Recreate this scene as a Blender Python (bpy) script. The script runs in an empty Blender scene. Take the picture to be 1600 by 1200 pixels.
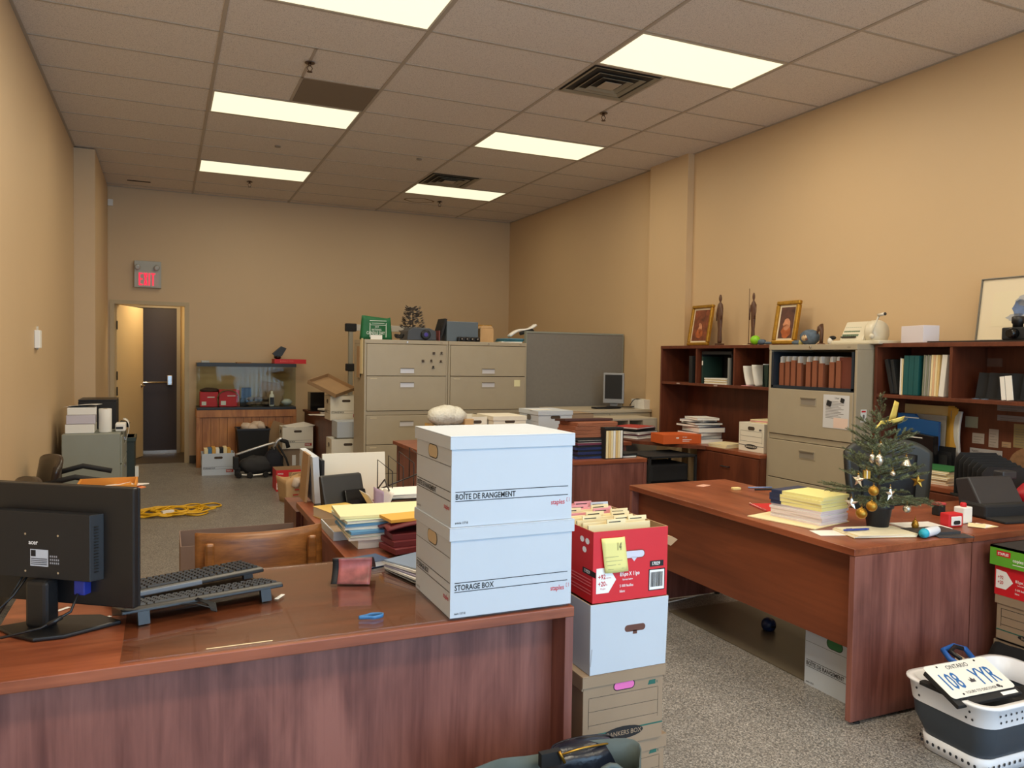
import bpy, bmesh, math, random
from mathutils import Matrix, Vector
random.seed(7)
SC = bpy.context.scene
COL = SC.collection
H = 3.56            # ceiling height
# ------------------------------------------------------------------ camera
FPX = 1215.889
YAW, PITCH, ROLL = 0.420382825, -0.0337545962, 0.0157800806
CAM = Vector((-0.338757, -4.872775, H - 2.093549))
_cy, _sy, _cp, _sp = math.cos(YAW), math.sin(YAW), math.cos(PITCH), math.sin(PITCH)
_f = Vector((_sy*_cp, _cy*_cp, _sp)); _r = Vector((_cy, -_sy, 0)); _u = _r.cross(_f)
_r, _u = math.cos(ROLL)*_r + math.sin(ROLL)*_u, -math.sin(ROLL)*_r + math.cos(ROLL)*_u
cam = bpy.data.objects.new('camera', bpy.data.cameras.new('camera')); COL.objects.link(cam)
cam.data.sensor_width = 36; cam.data.lens = FPX/1600*36; cam.data.clip_start = .05
cam.matrix_world = Matrix(((_r.x, _u.x, -_f.x, CAM.x), (_r.y, _u.y, -_f.y, CAM.y), (_r.z, _u.z, -_f.z, CAM.z), (0, 0, 0, 1)))
SC.camera = cam
# measuring helpers: where a line of sight meets a real plane of the room
def _hit(px, py, ax, v):
    d = _f + _r*((px-800)/FPX) + _u*((600-py)/FPX)
    return CAM + d*((v - CAM[ax])/d[ax])
def FZ(px, py, z=0.): return _hit(px, py, 2, z)
def FX(px, py, x): return _hit(px, py, 0, x)
def FY(px, py, y): return _hit(px, py, 1, y)
# ------------------------------------------------------------------ view, world, daylight
SC.view_settings.view_transform = 'Standard'; SC.view_settings.look = 'None'
SC.view_settings.exposure = 0.0; SC.view_settings.gamma = 1.0; SC.view_settings.use_curve_mapping = False
W = bpy.data.worlds.new('world'); SC.world = W; W.use_nodes = True
bg = W.node_tree.nodes['Background']; bg.inputs[0].default_value = (.62, .78, 1, 1); bg.inputs[1].default_value = 1.2
def area(name, loc, sx, sy, power, col, rot):
    l = bpy.data.lights.new(name, 'AREA'); l.shape = 'RECTANGLE'; l.size = sx; l.size_y = sy; l.energy = power; l.color = col
    o = bpy.data.objects.new(name, l); COL.objects.link(o); o.location = loc; o.rotation_euler = rot; return o
# daylight entering by the shop window behind the camera
area('daylight_shop_window', (1.55, -6.55, 1.4), 5.0, 2.7, 235, (.44, .70, 1), (math.radians(90), 0, 0))
LAMP_POWER = 14
LAMP_COL = (1.0, .86, .62)
DIFFUSER = 1.0
# ------------------------------------------------------------------ materials
def s2l(c):
    return tuple(((v/255)/12.92 if v/255 <= .04045 else ((v/255+.055)/1.055)**2.4) for v in c)
_mats = {}
def M(name, rgb=None, rough=.6, metal=0, var=0, scale=8, emit=0, bump=0, coat=0, stretch=None, spec=.5):
    if name in _mats: return _mats[name]
    m = bpy.data.materials.new(name); m.use_nodes = True; _mats[name] = m
    nt = m.node_tree; b = nt.nodes['Principled BSDF']; c = s2l(rgb)
    b.inputs['Base Color'].default_value = (*c, 1); b.inputs['Roughness'].default_value = rough; b.inputs['Metallic'].default_value = metal
    b.inputs['Specular IOR Level'].default_value = spec
    if coat: b.inputs['Coat Weight'].default_value = coat; b.inputs['Coat Roughness'].default_value = .12
    if emit: b.inputs['Emission Color'].default_value = (*c, 1); b.inputs['Emission Strength'].default_value = emit
    if var or bump:
        tc = nt.nodes.new('ShaderNodeTexCoord'); mp = nt.nodes.new('ShaderNodeMapping'); no = nt.nodes.new('ShaderNodeTexNoise')
        nt.links.new(tc.outputs['Object'], mp.inputs[0]); nt.links.new(mp.outputs[0], no.inputs['Vector'])
        if stretch: mp.inputs['Scale'].default_value = stretch
        no.inputs['Scale'].default_value = scale; no.inputs['Detail'].default_value = 5
        if var:
            r = nt.nodes.new('ShaderNodeValToRGB'); nt.links.new(no.outputs[0], r.inputs[0])
            r.color_ramp.elements[0].position = .32; r.color_ramp.elements[1].position = .68
            r.color_ramp.elements[0].color = (*[v*(1-var) for v in c], 1); r.color_ramp.elements[1].color = (*[min(1, v*(1+var)) for v in c], 1)
            nt.links.new(r.outputs[0], b.inputs['Base Color'])
        if bump:
            bu = nt.nodes.new('ShaderNodeBump'); bu.inputs['Strength'].default_value = bump; bu.inputs['Distance'].default_value = .01
            nt.links.new(no.outputs[0], bu.inputs['Height']); nt.links.new(bu.outputs[0], b.inputs['Normal'])
    return m
def wood(name, lo, hi, grain='Z', rough=.42, sc=1.0):
    """laminate / timber: coarse figure stretched along the grain plus fine streaks"""
    m = bpy.data.materials.new(name); m.use_nodes = True; _mats[name] = m
    nt = m.node_tree; b = nt.nodes['Principled BSDF']; L = nt.links.new; N = nt.nodes.new
    tc = N('ShaderNodeTexCoord')
    def noise(scale, st, det):
        mp = N('ShaderNodeMapping'); no = N('ShaderNodeTexNoise'); L(tc.outputs['Object'], mp.inputs[0]); L(mp.outputs[0], no.inputs['Vector'])
        v = [1, 1, 1]; v['XYZ'.index(grain)] = st; mp.inputs['Scale'].default_value = v
        no.inputs['Scale'].default_value = scale*sc; no.inputs['Detail'].default_value = det; no.inputs['Distortion'].default_value = .6
        return no
    a = noise(9, .22, 6); c = noise(70, .04, 3)
    mx = N('ShaderNodeMath'); mx.operation = 'MULTIPLY_ADD'; L(c.outputs[0], mx.inputs[0]); mx.inputs[1].default_value = .35; L(a.outputs[0], mx.inputs[2])
    r = N('ShaderNodeValToRGB'); L(mx.outputs[0], r.inputs[0]); r.color_ramp.elements[0].position = .48; r.color_ramp.elements[1].position = .88
    r.color_ramp.elements[0].color = (*s2l(lo), 1); r.color_ramp.elements[1].color = (*s2l(hi), 1)
    L(r.outputs[0], b.inputs['Base Color']); b.inputs['Roughness'].default_value = rough
    return m
def thin_glass(name, tint=(.9, .95, .93), refl=1.0, rough=.02):
    """thin pane: clear transmission plus a reflection that grows towards grazing angles, equal on both faces"""
    m = bpy.data.materials.new(name); m.use_nodes = True; _mats[name] = m
    nt = m.node_tree; nt.nodes.clear(); N = nt.nodes.new; L = nt.links.new
    o = N('ShaderNodeOutputMaterial'); t = N('ShaderNodeBsdfTransparent'); g = N('ShaderNodeBsdfGlossy'); mx = N('ShaderNodeMixShader'); ge = N('ShaderNodeNewGeometry')
    t.inputs[0].default_value = (*tint, 1); g.inputs['Roughness'].default_value = rough
    dt = N('ShaderNodeVectorMath'); dt.operation = 'DOT_PRODUCT'; L(ge.outputs['Normal'], dt.inputs[0]); L(ge.outputs['Incoming'], dt.inputs[1])
    def mth(op, a, b=None):
        n = N('ShaderNodeMath'); n.operation = op; L(a, n.inputs[0])
        if b is not None: n.inputs[1].default_value = b
        return n.outputs[0]
    x = mth('ABSOLUTE', dt.outputs['Value']); x = mth('MULTIPLY', x, -1); x = mth('ADD', x, 1); x = mth('POWER', x, 5); x = mth('MULTIPLY', x, .9*refl); x = mth('ADD', x, .035*refl)
    L(x, mx.inputs[0]); L(t.outputs[0], mx.inputs[1]); L(g.outputs[0], mx.inputs[2]); L(mx.outputs[0], o.inputs[0])
    return m
WV = wood('cherry_laminate_upright', (98, 54, 46), (146, 92, 80), 'Z', .44)
WX = wood('cherry_laminate_along', (112, 56, 34), (158, 88, 58), 'X', .33)
WY = wood('cherry_laminate_across', (112, 56, 34), (158, 88, 58), 'Y', .33)
WP = wood('cherry_panel_orange', (90, 41, 20), (126, 65, 36), 'Y', .42, .6)
WD = wood('cherry_hutch', (84, 40, 24), (112, 58, 36), 'Z', .45)
WE = M('cherry_edge', (132, 66, 54), .35)
OAK = wood('oak_chair', (100, 58, 24), (158, 100, 48), 'X', .35, 2.2)
PINE = wood('pine_stand', (150, 92, 46), (192, 130, 72), 'Z', .45, 1.4)
GLS = thin_glass('desk_glass', (.94, .955, .94), 1.4, .03)
TGL = thin_glass('tank_glass', (.93, .96, .945), .26, .015)
BEI = M('beige_steel', (168, 156, 134), .42, var=.02)
BEI2 = M('beige_steel_dark', (120, 110, 94), .5)
GRYM = M('grey_steel', (138, 142, 132), .45, var=.02)
CHR = M('chrome', (205, 205, 205), .22, 1)
BLK = M('black_plastic', (22, 22, 24), .4)
BLM = M('black_matte', (26, 26, 28), .75)
BLG = M('black_gloss', (14, 15, 18), .16)
WHT = M('white_paper', (232, 230, 224), .75)
WHC = M('white_cardboard', (190, 198, 208), .7, var=.015, scale=3)
CRM = M('cream_paper', (232, 216, 172), .75)
YEL = M('yellow_pad', (236, 226, 150), .75)
TAN = M('brown_cardboard', (166, 134, 98), .8, var=.05, scale=6)
TAN2 = M('dull_cardboard', (150, 128, 104), .8, var=.05, scale=5)
KRA = M('kraft_paper', (196, 158, 112), .8, var=.06, scale=9)
INK = M('black_ink', (22, 22, 24), .7)
RINK = M('red_ink', (190, 32, 44), .6)
RED = M('red_cardboard', (204, 26, 36), .5, var=.04, scale=4)
GRN = M('green_card', (44, 110, 60), .6)
GINK = M('green_ink', (34, 96, 84), .6)
ORG = M('orange_card', (206, 92, 34), .6)
BLU = M('blue_folder', (30, 92, 156), .45)
NVY = M('navy_cover', (30, 44, 92), .5)
MAN = M('manila_folder', (216, 186, 126), .7)
REDR = M('rust_folder', (140, 82, 56), .7, var=.06)
PNK = M('pink_folder', (222, 150, 158), .7)
TEAL = M('teal_cover', (18, 82, 84), .5)
GLD = M('gold_leaf', (176, 132, 48), .35, .7, var=.15, scale=30)
SIL = M('silver_ornament', (214, 206, 190), .25, .8)
# ------------------------------------------------------------------ mesh builder
def tag(o, label=None, cat=None, group=None, kind=None):
    if label: o['label'] = label
    if cat: o['category'] = cat
    if group: o['group'] = group
    if kind: o['kind'] = kind
    return o
class MB:
    def __init__(s): s.v = []; s.f = []; s.mi = []; s.mats = []; s.X = Matrix.Identity(4); s.sm = []
    def m(s, mat):
        if mat not in s.mats: s.mats.append(mat)
        return s.mats.index(mat)
    def add(s, vs, fs, mat, smooth=False):
        k = len(s.v); s.v += [tuple(s.X @ Vector(p)) for p in vs]; i = s.m(mat)
        for f in fs: s.f.append([k+j for j in f]); s.mi.append(i); s.sm.append(smooth)
        return s
    def box(s, x0, x1, y0, y1, z0, z1, mat):
        vs = [(x, y, z) for z in (z0, z1) for y in (y0, y1) for x in (x0, x1)]
        return s.add(vs, [(0, 2, 3, 1), (4, 5, 7, 6), (0, 1, 5, 4), (2, 6, 7, 3), (0, 4, 6, 2), (1, 3, 7, 5)], mat)
    def frust(s, x0, x1, y0, y1, z0, z1, e, mat, cap=True):
        """box whose top is larger by e on each side"""
        vs = [(x0, y0, z0), (x1, y0, z0), (x1, y1, z0), (x0, y1, z0), (x0-e, y0-e, z1), (x1+e, y0-e, z1), (x1+e, y1+e, z1), (x0-e, y1+e, z1)]
        fs = [(0, 3, 2, 1), (0, 1, 5, 4), (1, 2, 6, 5), (2, 3, 7, 6), (3, 0, 4, 7)]
        return s.add(vs, fs + ([(4, 5, 6, 7)] if cap else []), mat)
    def prism(s, pts, z0, z1, mat, ax=2, smooth=False):
        n = len(pts)
        def P(a, b, c): return [(c, a, b), (a, c, b), (a, b, c)][ax]
        vs = [P(a, b, z0) for a, b in pts] + [P(a, b, z1) for a, b in pts]
        fs = [tuple(range(n))[::-1], tuple(range(n, 2*n))]
        s.add(vs, fs, mat); k = len(s.v)-2*n; i = s.m(mat)
        for j in range(n): s.f.append([k+j, k+(j+1) % n, k+n+(j+1) % n, k+n+j]); s.mi.append(i); s.sm.append(smooth)
        return s
    def quad(s, a, b, c, d, mat): return s.add([a, b, c, d], [(0, 1, 2, 3)], mat)
    def tube(s, pts, r, mat, seg=8, closed=False, cap=True):
        pts = [Vector(p) for p in pts]; n = len(pts); rr = r if isinstance(r, (list, tuple)) else [r]*n; vs = []; fs = []
        up = None
        for i, p in enumerate(pts):
            if closed: d = pts[(i+1) % n]-pts[i-1]
            else: d = pts[min(i+1, n-1)]-pts[max(i-1, 0)]
            d.normalize()
            if up is None:
                a = Vector((0, 0, 1)) if abs(d.z) < .9 else Vector((1, 0, 0)); up = d.cross(a).normalized()
            else: up = (up - d*up.dot(d)).normalized()
            w = d.cross(up)
            for k in range(seg):
                t = 2*math.pi*k/seg; vs.append(p + (up*math.cos(t)+w*math.sin(t))*rr[i])
        for i in range(n if closed else n-1):
            j = (i+1) % n
            for k in range(seg): fs.append((i*seg+k, i*seg+(k+1) % seg, j*seg+(k+1) % seg, j*seg+k))
        if cap and not closed: fs += [tuple(range(seg))[::-1], tuple(range((n-1)*seg, n*seg))]
        return s.add(vs, fs, mat, True)
    def lathe(s, prof, mat, seg=20, c=(0, 0, 0), flat=False):
        vs = []; fs = []; n = len(prof)
        for r, z in prof:
            for k in range(seg):
                t = 2*math.pi*k/seg; vs.append((c[0]+r*math.cos(t), c[1]+r*math.sin(t), c[2]+z))
        for i in range(n-1):
            for k in range(seg): fs.append((i*seg+k, i*seg+(k+1) % seg, (i+1)*seg+(k+1) % seg, (i+1)*seg+k))
        s.add(vs, fs, mat, not flat)
        k0 = len(s.v)-n*seg; i = s.m(mat)
        s.f.append([k0+k for k in range(seg)][::-1]); s.mi.append(i); s.sm.append(False)
        s.f.append([k0+(n-1)*seg+k for k in range(seg)]); s.mi.append(i); s.sm.append(False)
        return s
    def ball(s, c, r, mat, seg=14, sz=None, noise=0, seed=0):
        rx, ry, rz = sz or (r, r, r); vs = []; fs = []; R = random.Random(seed); n = max(6, seg//2)
        for i in range(n+1):
            ph = math.pi*i/n
            for k in range(seg):
                t = 2*math.pi*k/seg; q = 1+(R.random()-.5)*noise if 0 < i < n else 1
                vs.append((c[0]+rx*q*math.sin(ph)*math.cos(t), c[1]+ry*q*math.sin(ph)*math.sin(t), c[2]+rz*q*math.cos(ph)))
        for i in range(n):
            for k in range(seg): fs.append((i*seg+k, (i+1)*seg+k, (i+1)*seg+(k+1) % seg, i*seg+(k+1) % seg))
        return s.add(vs, fs, mat, True)
    def sheet(s, fn, nu, nv, mat, th=.0012):
        """a curved sheet with thickness; fn(u, v) -> point"""
        g = [[Vector(fn(i/nu, j/nv)) for j in range(nv+1)] for i in range(nu+1)]; top = []; bot = []
        for i in range(nu+1):
            for j in range(nv+1):
                du = g[min(i+1, nu)][j]-g[max(i-1, 0)][j]; dv = g[i][min(j+1, nv)]-g[i][max(j-1, 0)]; n = du.cross(dv)
                n = n.normalized() if n.length > 1e-12 else Vector((0, 0, 1))
                top.append(g[i][j]+n*th/2); bot.append(g[i][j]-n*th/2)
        w = nv+1; fs = []; o = len(top)
        for i in range(nu):
            for j in range(nv):
                a = i*w+j; fs.append((a, a+w, a+w+1, a+1)); fs.append((o+a, o+a+1, o+a+w+1, o+a+w))
        for i in range(nu):
            a = i*w; fs.append((a, o+a, o+a+w, a+w)); a = i*w+nv; fs.append((a, a+w, o+a+w, o+a))
        for j in range(nv):
            a = j; fs.append((a, a+1, o+a+1, o+a)); a = nu*w+j; fs.append((a, o+a, o+a+1, a+1))
        return s.add(top+bot, fs, mat, True)
    # ---- flat print on a face: p = lower left corner, u right, v up
    def patch(s, p, u, v, w, h, mat, off=.0007):
        p, u, v = Vector(p), Vector(u).normalized(), Vector(v).normalized(); n = u.cross(v)*off
        a = p+n; return s.quad(a, a+u*w, a+u*w+v*h, a+v*h, mat)
    def poly(s, p, u, v, pts, mat, off=.0007):
        p, u, v = Vector(p), Vector(u).normalized(), Vector(v).normalized(); n = u.cross(v)*off
        return s.add([p+n+u*a+v*b for a, b in pts], [tuple(range(len(pts)))], mat)
    def slot(s, c, u, v, w, h, mat, off=.001, rim=None):
        def ring(w, h):
            r = min(w, h)/2*.98; pts = []
            for qx, qy, a0 in ((1, 1, 0), (-1, 1, 90), (-1, -1, 180), (1, -1, 270)):
                for k in range(5):
                    t = math.radians(a0+k*22.5); pts.append((qx*(w/2-r)+r*math.cos(t), qy*(h/2-r)+r*math.sin(t)))
            return pts
        if rim: s.poly(c, u, v, ring(w+.006, h+.006), rim, off*.7)
        return s.poly(c, u, v, ring(w, h), mat, off)
    def text(s, t, p, u, v, h, mat, sx=.8, bold=0, off=.0008, shear=0):
        c = bpy.data.curves.new('t', 'FONT'); c.body = t; c.size = 1; c.offset = bold; c.shear = shear; c.resolution_u = 2
        o = bpy.data.objects.new('t', c); me = bpy.data.meshes.new_from_object(o)
        p, u, v = Vector(p), Vector(u).normalized(), Vector(v).normalized(); n = u.cross(v)*off; k = h/.7
        vs = [p+n+u*(q.co.x*k*sx)+v*(q.co.y*k) for q in me.vertices]
        if vs: s.add(vs, [tuple(f.vertices) for f in me.polygons], mat)
        bpy.data.objects.remove(o); bpy.data.curves.remove(c); bpy.data.meshes.remove(me)
        return s
    def build(s, name, parent=None, loc=None, rz=0, bevel=0, seg=2, label=None, cat=None, group=None, kind=None, rot=None):
        me = bpy.data.meshes.new(name); me.from_pydata(s.v, [], s.f)
        for m in s.mats: me.materials.append(m)
        me.polygons.foreach_set('material_index', s.mi); me.polygons.foreach_set('use_smooth', s.sm); me.update()
        o = bpy.data.objects.new(name, me); COL.objects.link(o)
        if loc is not None: o.location = loc
        if rz: o.rotation_euler = (0, 0, rz)
        if rot: o.rotation_euler = rot
        if parent is not None: o.parent = parent
        if bevel:
            b = o.modifiers.new('edge', 'BEVEL'); b.width = bevel; b.segments = seg; b.limit_method = 'ANGLE'; b.angle_limit = math.radians(50)
        return tag(o, label, cat, group, kind)
def B(*a): return MB().box(*a)
def thing(name, label, cat, loc=(0, 0, 0), rz=0, group=None, rot=None):
    o = bpy.data.objects.new(name, None); COL.objects.link(o); o.location = loc; o.rotation_euler = rot or (0, 0, rz)
    o.empty_display_size = .05
    return tag(o, label, cat, group)
def clone(src, loc, rz=None, label=None, group=None, parent=None, rot=None):
    """a copy of a thing with its parts and their sub-parts"""
    r = src.copy(); COL.objects.link(r)
    if parent is not None: r.parent = parent
    else:
        r.location = loc
        if rz is not None: r.rotation_euler = (0, 0, rz)
        if rot: r.rotation_euler = rot
        if label: r['label'] = label
        if group: r['group'] = group
    for ch in [c for c in bpy.data.objects if c.parent == src]:
        clone(ch, None, parent=r)
    return r
UX, UY, UZ = Vector((1, 0, 0)), Vector((0, 1, 0)), Vector((0, 0, 1))
R90 = -math.pi/2   # local front (-y) turned to face the -x side, for furniture along the right wall
# ================================================================== the room
XL, XR, YB, YF = -1.19, 4.57, 6.28, -6.3
PAINT = M('tan_wall_paint', (206, 178, 140), .55, var=.015, scale=1.2, bump=.03)
def floor_mat():
    m = bpy.data.materials.new('speckled_vinyl_floor'); m.use_nodes = True; nt = m.node_tree; N = nt.nodes.new; L = nt.links.new; b = nt.nodes['Principled BSDF']
    tc = N('ShaderNodeTexCoord')
    v = N('ShaderNodeTexVoronoi'); v.inputs['Scale'].default_value = 210; L(tc.outputs['Object'], v.inputs[0])
    r = N('ShaderNodeValToRGB'); L(v.outputs['Color'], r.inputs[0]); e = r.color_ramp.elements
    e[0].position = .15; e[0].color = (*s2l((92, 91, 90)), 1); e[1].position = .9; e[1].color = (*s2l((184, 179, 173)), 1)
    x = r.color_ramp.elements.new(.5); x.color = (*s2l((132, 128, 123)), 1)
    n = N('ShaderNodeTexNoise'); n.inputs['Scale'].default_value = 6; L(tc.outputs['Object'], n.inputs['Vector'])
    mx = N('ShaderNodeMix'); mx.data_type = 'RGBA'; mx.blend_type = 'MULTIPLY'; mx.inputs[0].default_value = .35; L(r.outputs[0], mx.inputs[6]); L(n.outputs[0], mx.inputs[7])
    L(mx.outputs[2], b.inputs['Base Color']); b.inputs['Roughness'].default_value = .38
    return m
def tile_mat():
    m = bpy.data.materials.new('ceiling_tile'); m.use_nodes = True; nt = m.node_tree; N = nt.nodes.new; L = nt.links.new; b = nt.nodes['Principled BSDF']
    tc = N('ShaderNodeTexCoord'); n = N('ShaderNodeTexNoise'); n.inputs['Scale'].default_value = 240; n.inputs['Detail'].default_value = 2; L(tc.outputs['Object'], n.inputs['Vector'])
    r = N('ShaderNodeValToRGB'); L(n.outputs[0], r.inputs[0]); r.color_ramp.elements[0].position = .34; r.color_ramp.elements[0].color = (*s2l((176, 166, 154)), 1)
    r.color_ramp.elements[1].position = .46; r.color_ramp.elements[1].color = (*s2l((226, 216, 204)), 1)
    L(r.outputs[0], b.inputs['Base Color']); b.inputs['Roughness'].default_value = .85
    return m
FLOORM, TILE = floor_mat(), tile_mat()
VBR = M('vestibule_floor_brown', (74, 62, 52), .5)
B(XL-.2, XR+.2, YF-.2, YB+.06, -.1, 0, FLOORM).build('floor', kind='structure')
B(XL-.2, XR+.2, YF-.2, YB+.1, H, H+.1, TILE).build('ceiling', kind='structure')
DX0, DX1, DZ = -.945, -.065, 2.105
# left wall: thicker bay at the back
w = MB().box(XL-.12, XL, YF, 4.31, 0, H, PAINT); w.build('wall_left', kind='structure'); B(XL-.12, -.995, 4.31, YB, 0, H-.012, PAINT).build('wall_left_bay', kind='structure')
w = MB().box(XR, XR+.12, YF, YB, 0, H, PAINT).box(XR-.075, XR, 1.66, 2.33, 0, H, PAINT); w.build('wall_right', kind='structure')
w = MB().box(XL-.12, DX0, YB, YB+.12, 0, H, PAINT).box(DX1, XR+.12, YB, YB+.12, 0, H, PAINT).box(DX0, DX1, YB, YB+.12, DZ, H, PAINT); w.build('wall_back', kind='structure')
# shop front behind the camera: low sill, pillars, head, window panes
w = MB().box(XL-.12, XR+.12, YF-.12, YF, 0, .08, PAINT).box(XL-.12, XR+.12, YF-.12, YF, 2.8, H, PAINT)
w.box(XL-.12, -1.0, YF-.12, YF, .08, 2.8, PAINT).box(4.1, XR+.12, YF-.12, YF, .08, 2.8, PAINT); w.build('wall_front', kind='structure')
ALU = M('window_aluminium', (150, 150, 148), .35, .6)
wf = thing('window_1', None, None, (0, YF-.06, 0)); wf['kind'] = 'structure'
f = MB()
for x in (-1.0, .7, 2.4, 4.05): f.box(x, x+.05, -.03, .03, .08, 2.8, ALU)
f.box(-1, 4.1, -.03, .03, .08, .12, ALU).box(-1, 4.1, -.03, .03, 2.75, 2.8, ALU); f.build('window_frame', wf)
B(-.98, 4.08, -.004, .004, .12, 2.75, thin_glass('shop_glass', (.95, .97, .97), 1, .01)).build('pane', wf)
# white vertical blinds, gathered open in bunches across the shop window
BL = M('blind_vane', (224, 224, 218), .7)
bl = thing('vertical_blind', 'white vertical blind with open vanes hanging inside the shop window', 'blind', (0, YF+.08, 0))
B(-1, 4.1, -.02, .02, 2.72, 2.77, BL).build('head_rail', bl)
f = MB(); x = -.95
while x < 4.05:
    f.X = Matrix.Translation((x, 0, 0)) @ Matrix.Rotation(.5, 4, 'Z'); f.box(0, .004, -.045, .045, .14, 2.72, BL); x += .12
f.build('vanes', bl)
# ---------- suspended ceiling grid
TW, TD = 1.2192, .6096
GRID = M('ceiling_grid_bar', (176, 164, 148), .5)
g = MB(); gz0, gz1 = H-.006, H+.001
for k in range(-1, 5):
    if XL < k*TW < XR: g.box(k*TW-.012, k*TW+.012, YF, YB, gz0, gz1, GRID)
for j in range(-10, 11): g.box(XL, XR, j*TD-.0095, j*TD+.0095, gz0+.002, gz1, GRID)
for k, j0, j1 in ((2.5, 0, 2), (.5, 1, 3), (2.5, 6, 7)): g.box(k*TW-.0095, k*TW+.0095, j0*TD, j1*TD, gz0+.002, gz1, GRID)
g.box(XL, XL+.02, YF, YB, gz0+.001, gz1, GRID).box(XR-.02, XR, YF, YB, gz0+.001, gz1, GRID).box(XL, XR, YB-.02, YB, gz0+.001, gz1, GRID)
g.build('trim_1', kind='structure')
# dark brown replacement tile, stained tile ring, slot
tag(B(.5*TW+.014, TW-.014, 2*TD+.012, 3*TD-.012, H-.004, H-.0005, M('brown_tile', (128, 114, 96), .8)).build('ceiling_tile'), 'darker brown square ceiling tile beside the second fluorescent panel', 'tile')
st = MB(); c = FZ(655, 313, H); ring = [(c.x+.17*math.cos(t)+.03*math.cos(3*t), c.y+.15*math.sin(t), H-.0025) for t in [i*math.tau/24 for i in range(24)]]
st.tube(ring, .012, M('water_stain', (158, 136, 96), .9), 4, closed=True)
st.X = Matrix.Translation((0, 0, (H-.0025)*.96)) @ Matrix.Diagonal((1, 1, .04, 1)); st2 = MB(); st2.X = st.X
st2.tube([(a, b, H-.0025) for a, b, _ in ring], .013, M('water_stain'), 4, closed=True); st2.build('water_stain', label='brown ring shaped water stain on a ceiling tile at the back', cat='stain')
c = FZ(217, 283, H); B(c.x-.13, c.x+.13, c.y-.022, c.y+.022, H-.004, H+.0, M('slot_dark', (34, 26, 20), .8)).build('ceiling_slot', label='narrow dark slot in the ceiling near the back wall', cat='slot')
# ---------- troffer lights
DIF = M('lit_diffuser', (255, 250, 214), .5, emit=DIFFUSER)
FRM = M('light_frame', (206, 198, 180), .5)
lamp0 = None
spots = {(0, 3): 'recessed fluorescent ceiling panel beside the brown tile', (0, 7): 'recessed fluorescent ceiling panel nearest the exit doorway', (0, -1): 'recessed fluorescent ceiling panel cut by the top edge of the picture',
         (2, -1): 'large recessed fluorescent ceiling panel touching the nearer air vent', (2, 3): 'recessed fluorescent ceiling panel in the middle of the row by the long tan wall', (2, 7): 'recessed fluorescent ceiling panel touching the farther air vent',
         (0, -5): 'recessed fluorescent ceiling panel above and behind the near desk', (2, -5): 'recessed fluorescent ceiling panel above the shop floor by the desk with the tree', (0, -9): 'recessed fluorescent ceiling panel nearest the shop window on the exit side', (2, -9): 'recessed fluorescent ceiling panel nearest the shop window on the long wall side'}
for (k, j), lab in spots.items():
    loc = ((k+.5)*TW, (j+.5)*TD, H)
    if lamp0 is None:
        lamp0 = thing('ceiling_light', lab, 'light', loc, group='fluorescent ceiling panels')
        a, b2 = TW/2-.013, TD/2-.012
        MB().box(-a, a, -b2, -b2+.018, -.005, -.0005, FRM).box(-a, a, b2-.018, b2, -.005, -.0005, FRM).box(-a, -a+.014, -b2, b2, -.005, -.0005, FRM).box(a-.014, a, -b2, b2, -.005, -.0005, FRM).build('frame', lamp0)
        B(-a+.014, a-.014, -b2+.018, b2-.018, -.0035, -.0005, DIF).build('diffuser', lamp0)
    else: clone(lamp0, loc, label=lab)
    area('fluorescent_lamp', (loc[0], loc[1], H-.012), TW-.08, TD-.08, LAMP_POWER*{-9: 2.9, -5: 1.9, -1: 2.1, 3: 1.25, 7: .5}[j]*(1.42 if k == 0 else .88), LAMP_COL if j > 0 else (1, .87, .66), (0, 0, 0))
# ---------- sprinklers, vents, detectors
def sprinkler(px, py, lab, src=[None]):
    c = FZ(px, py, H-.03)
    if src[0] is None:
        t = src[0] = thing('fire_sprinkler', lab, 'sprinkler', (c.x, c.y, H), group='fire sprinklers under the ceiling'); BR = M('sprinkler_metal', (96, 78, 62), .35, .8)
        MB().lathe([(.035, -.012), (.035, -.008), (.02, -.001)], BR, 16).build('escutcheon', t)
        MB().lathe([(.011, -.03), (.011, -.012)], BR, 10).tube([(.008, 0, -.03), (.02, 0, -.045), (.006, 0, -.068)], .003, BR, 6).tube([(-.008, 0, -.03), (-.02, 0, -.045), (-.006, 0, -.068)], .003, BR, 6).build('body', t)
        MB().lathe([(.019, -.073), (.019, -.07), (.006, -.066)], BR, 12).build('deflector', t)
    else: clone(src[0], (c.x, c.y, H), label=lab)
sprinkler(484, 103, 'small metal fire sprinkler beside the brown ceiling tile')
sprinkler(943, 181, 'small metal fire sprinkler next to the nearer air vent')
sprinkler(390, 287, 'small metal fire sprinkler behind the light nearest the exit doorway')
sprinkler(687, 318, 'small metal fire sprinkler between the far air vent light and the back wall')
VNT = M('vent_metal', (150, 142, 122), .45, .1); VDK = M('vent_dark', (46, 42, 36), .8)
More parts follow.
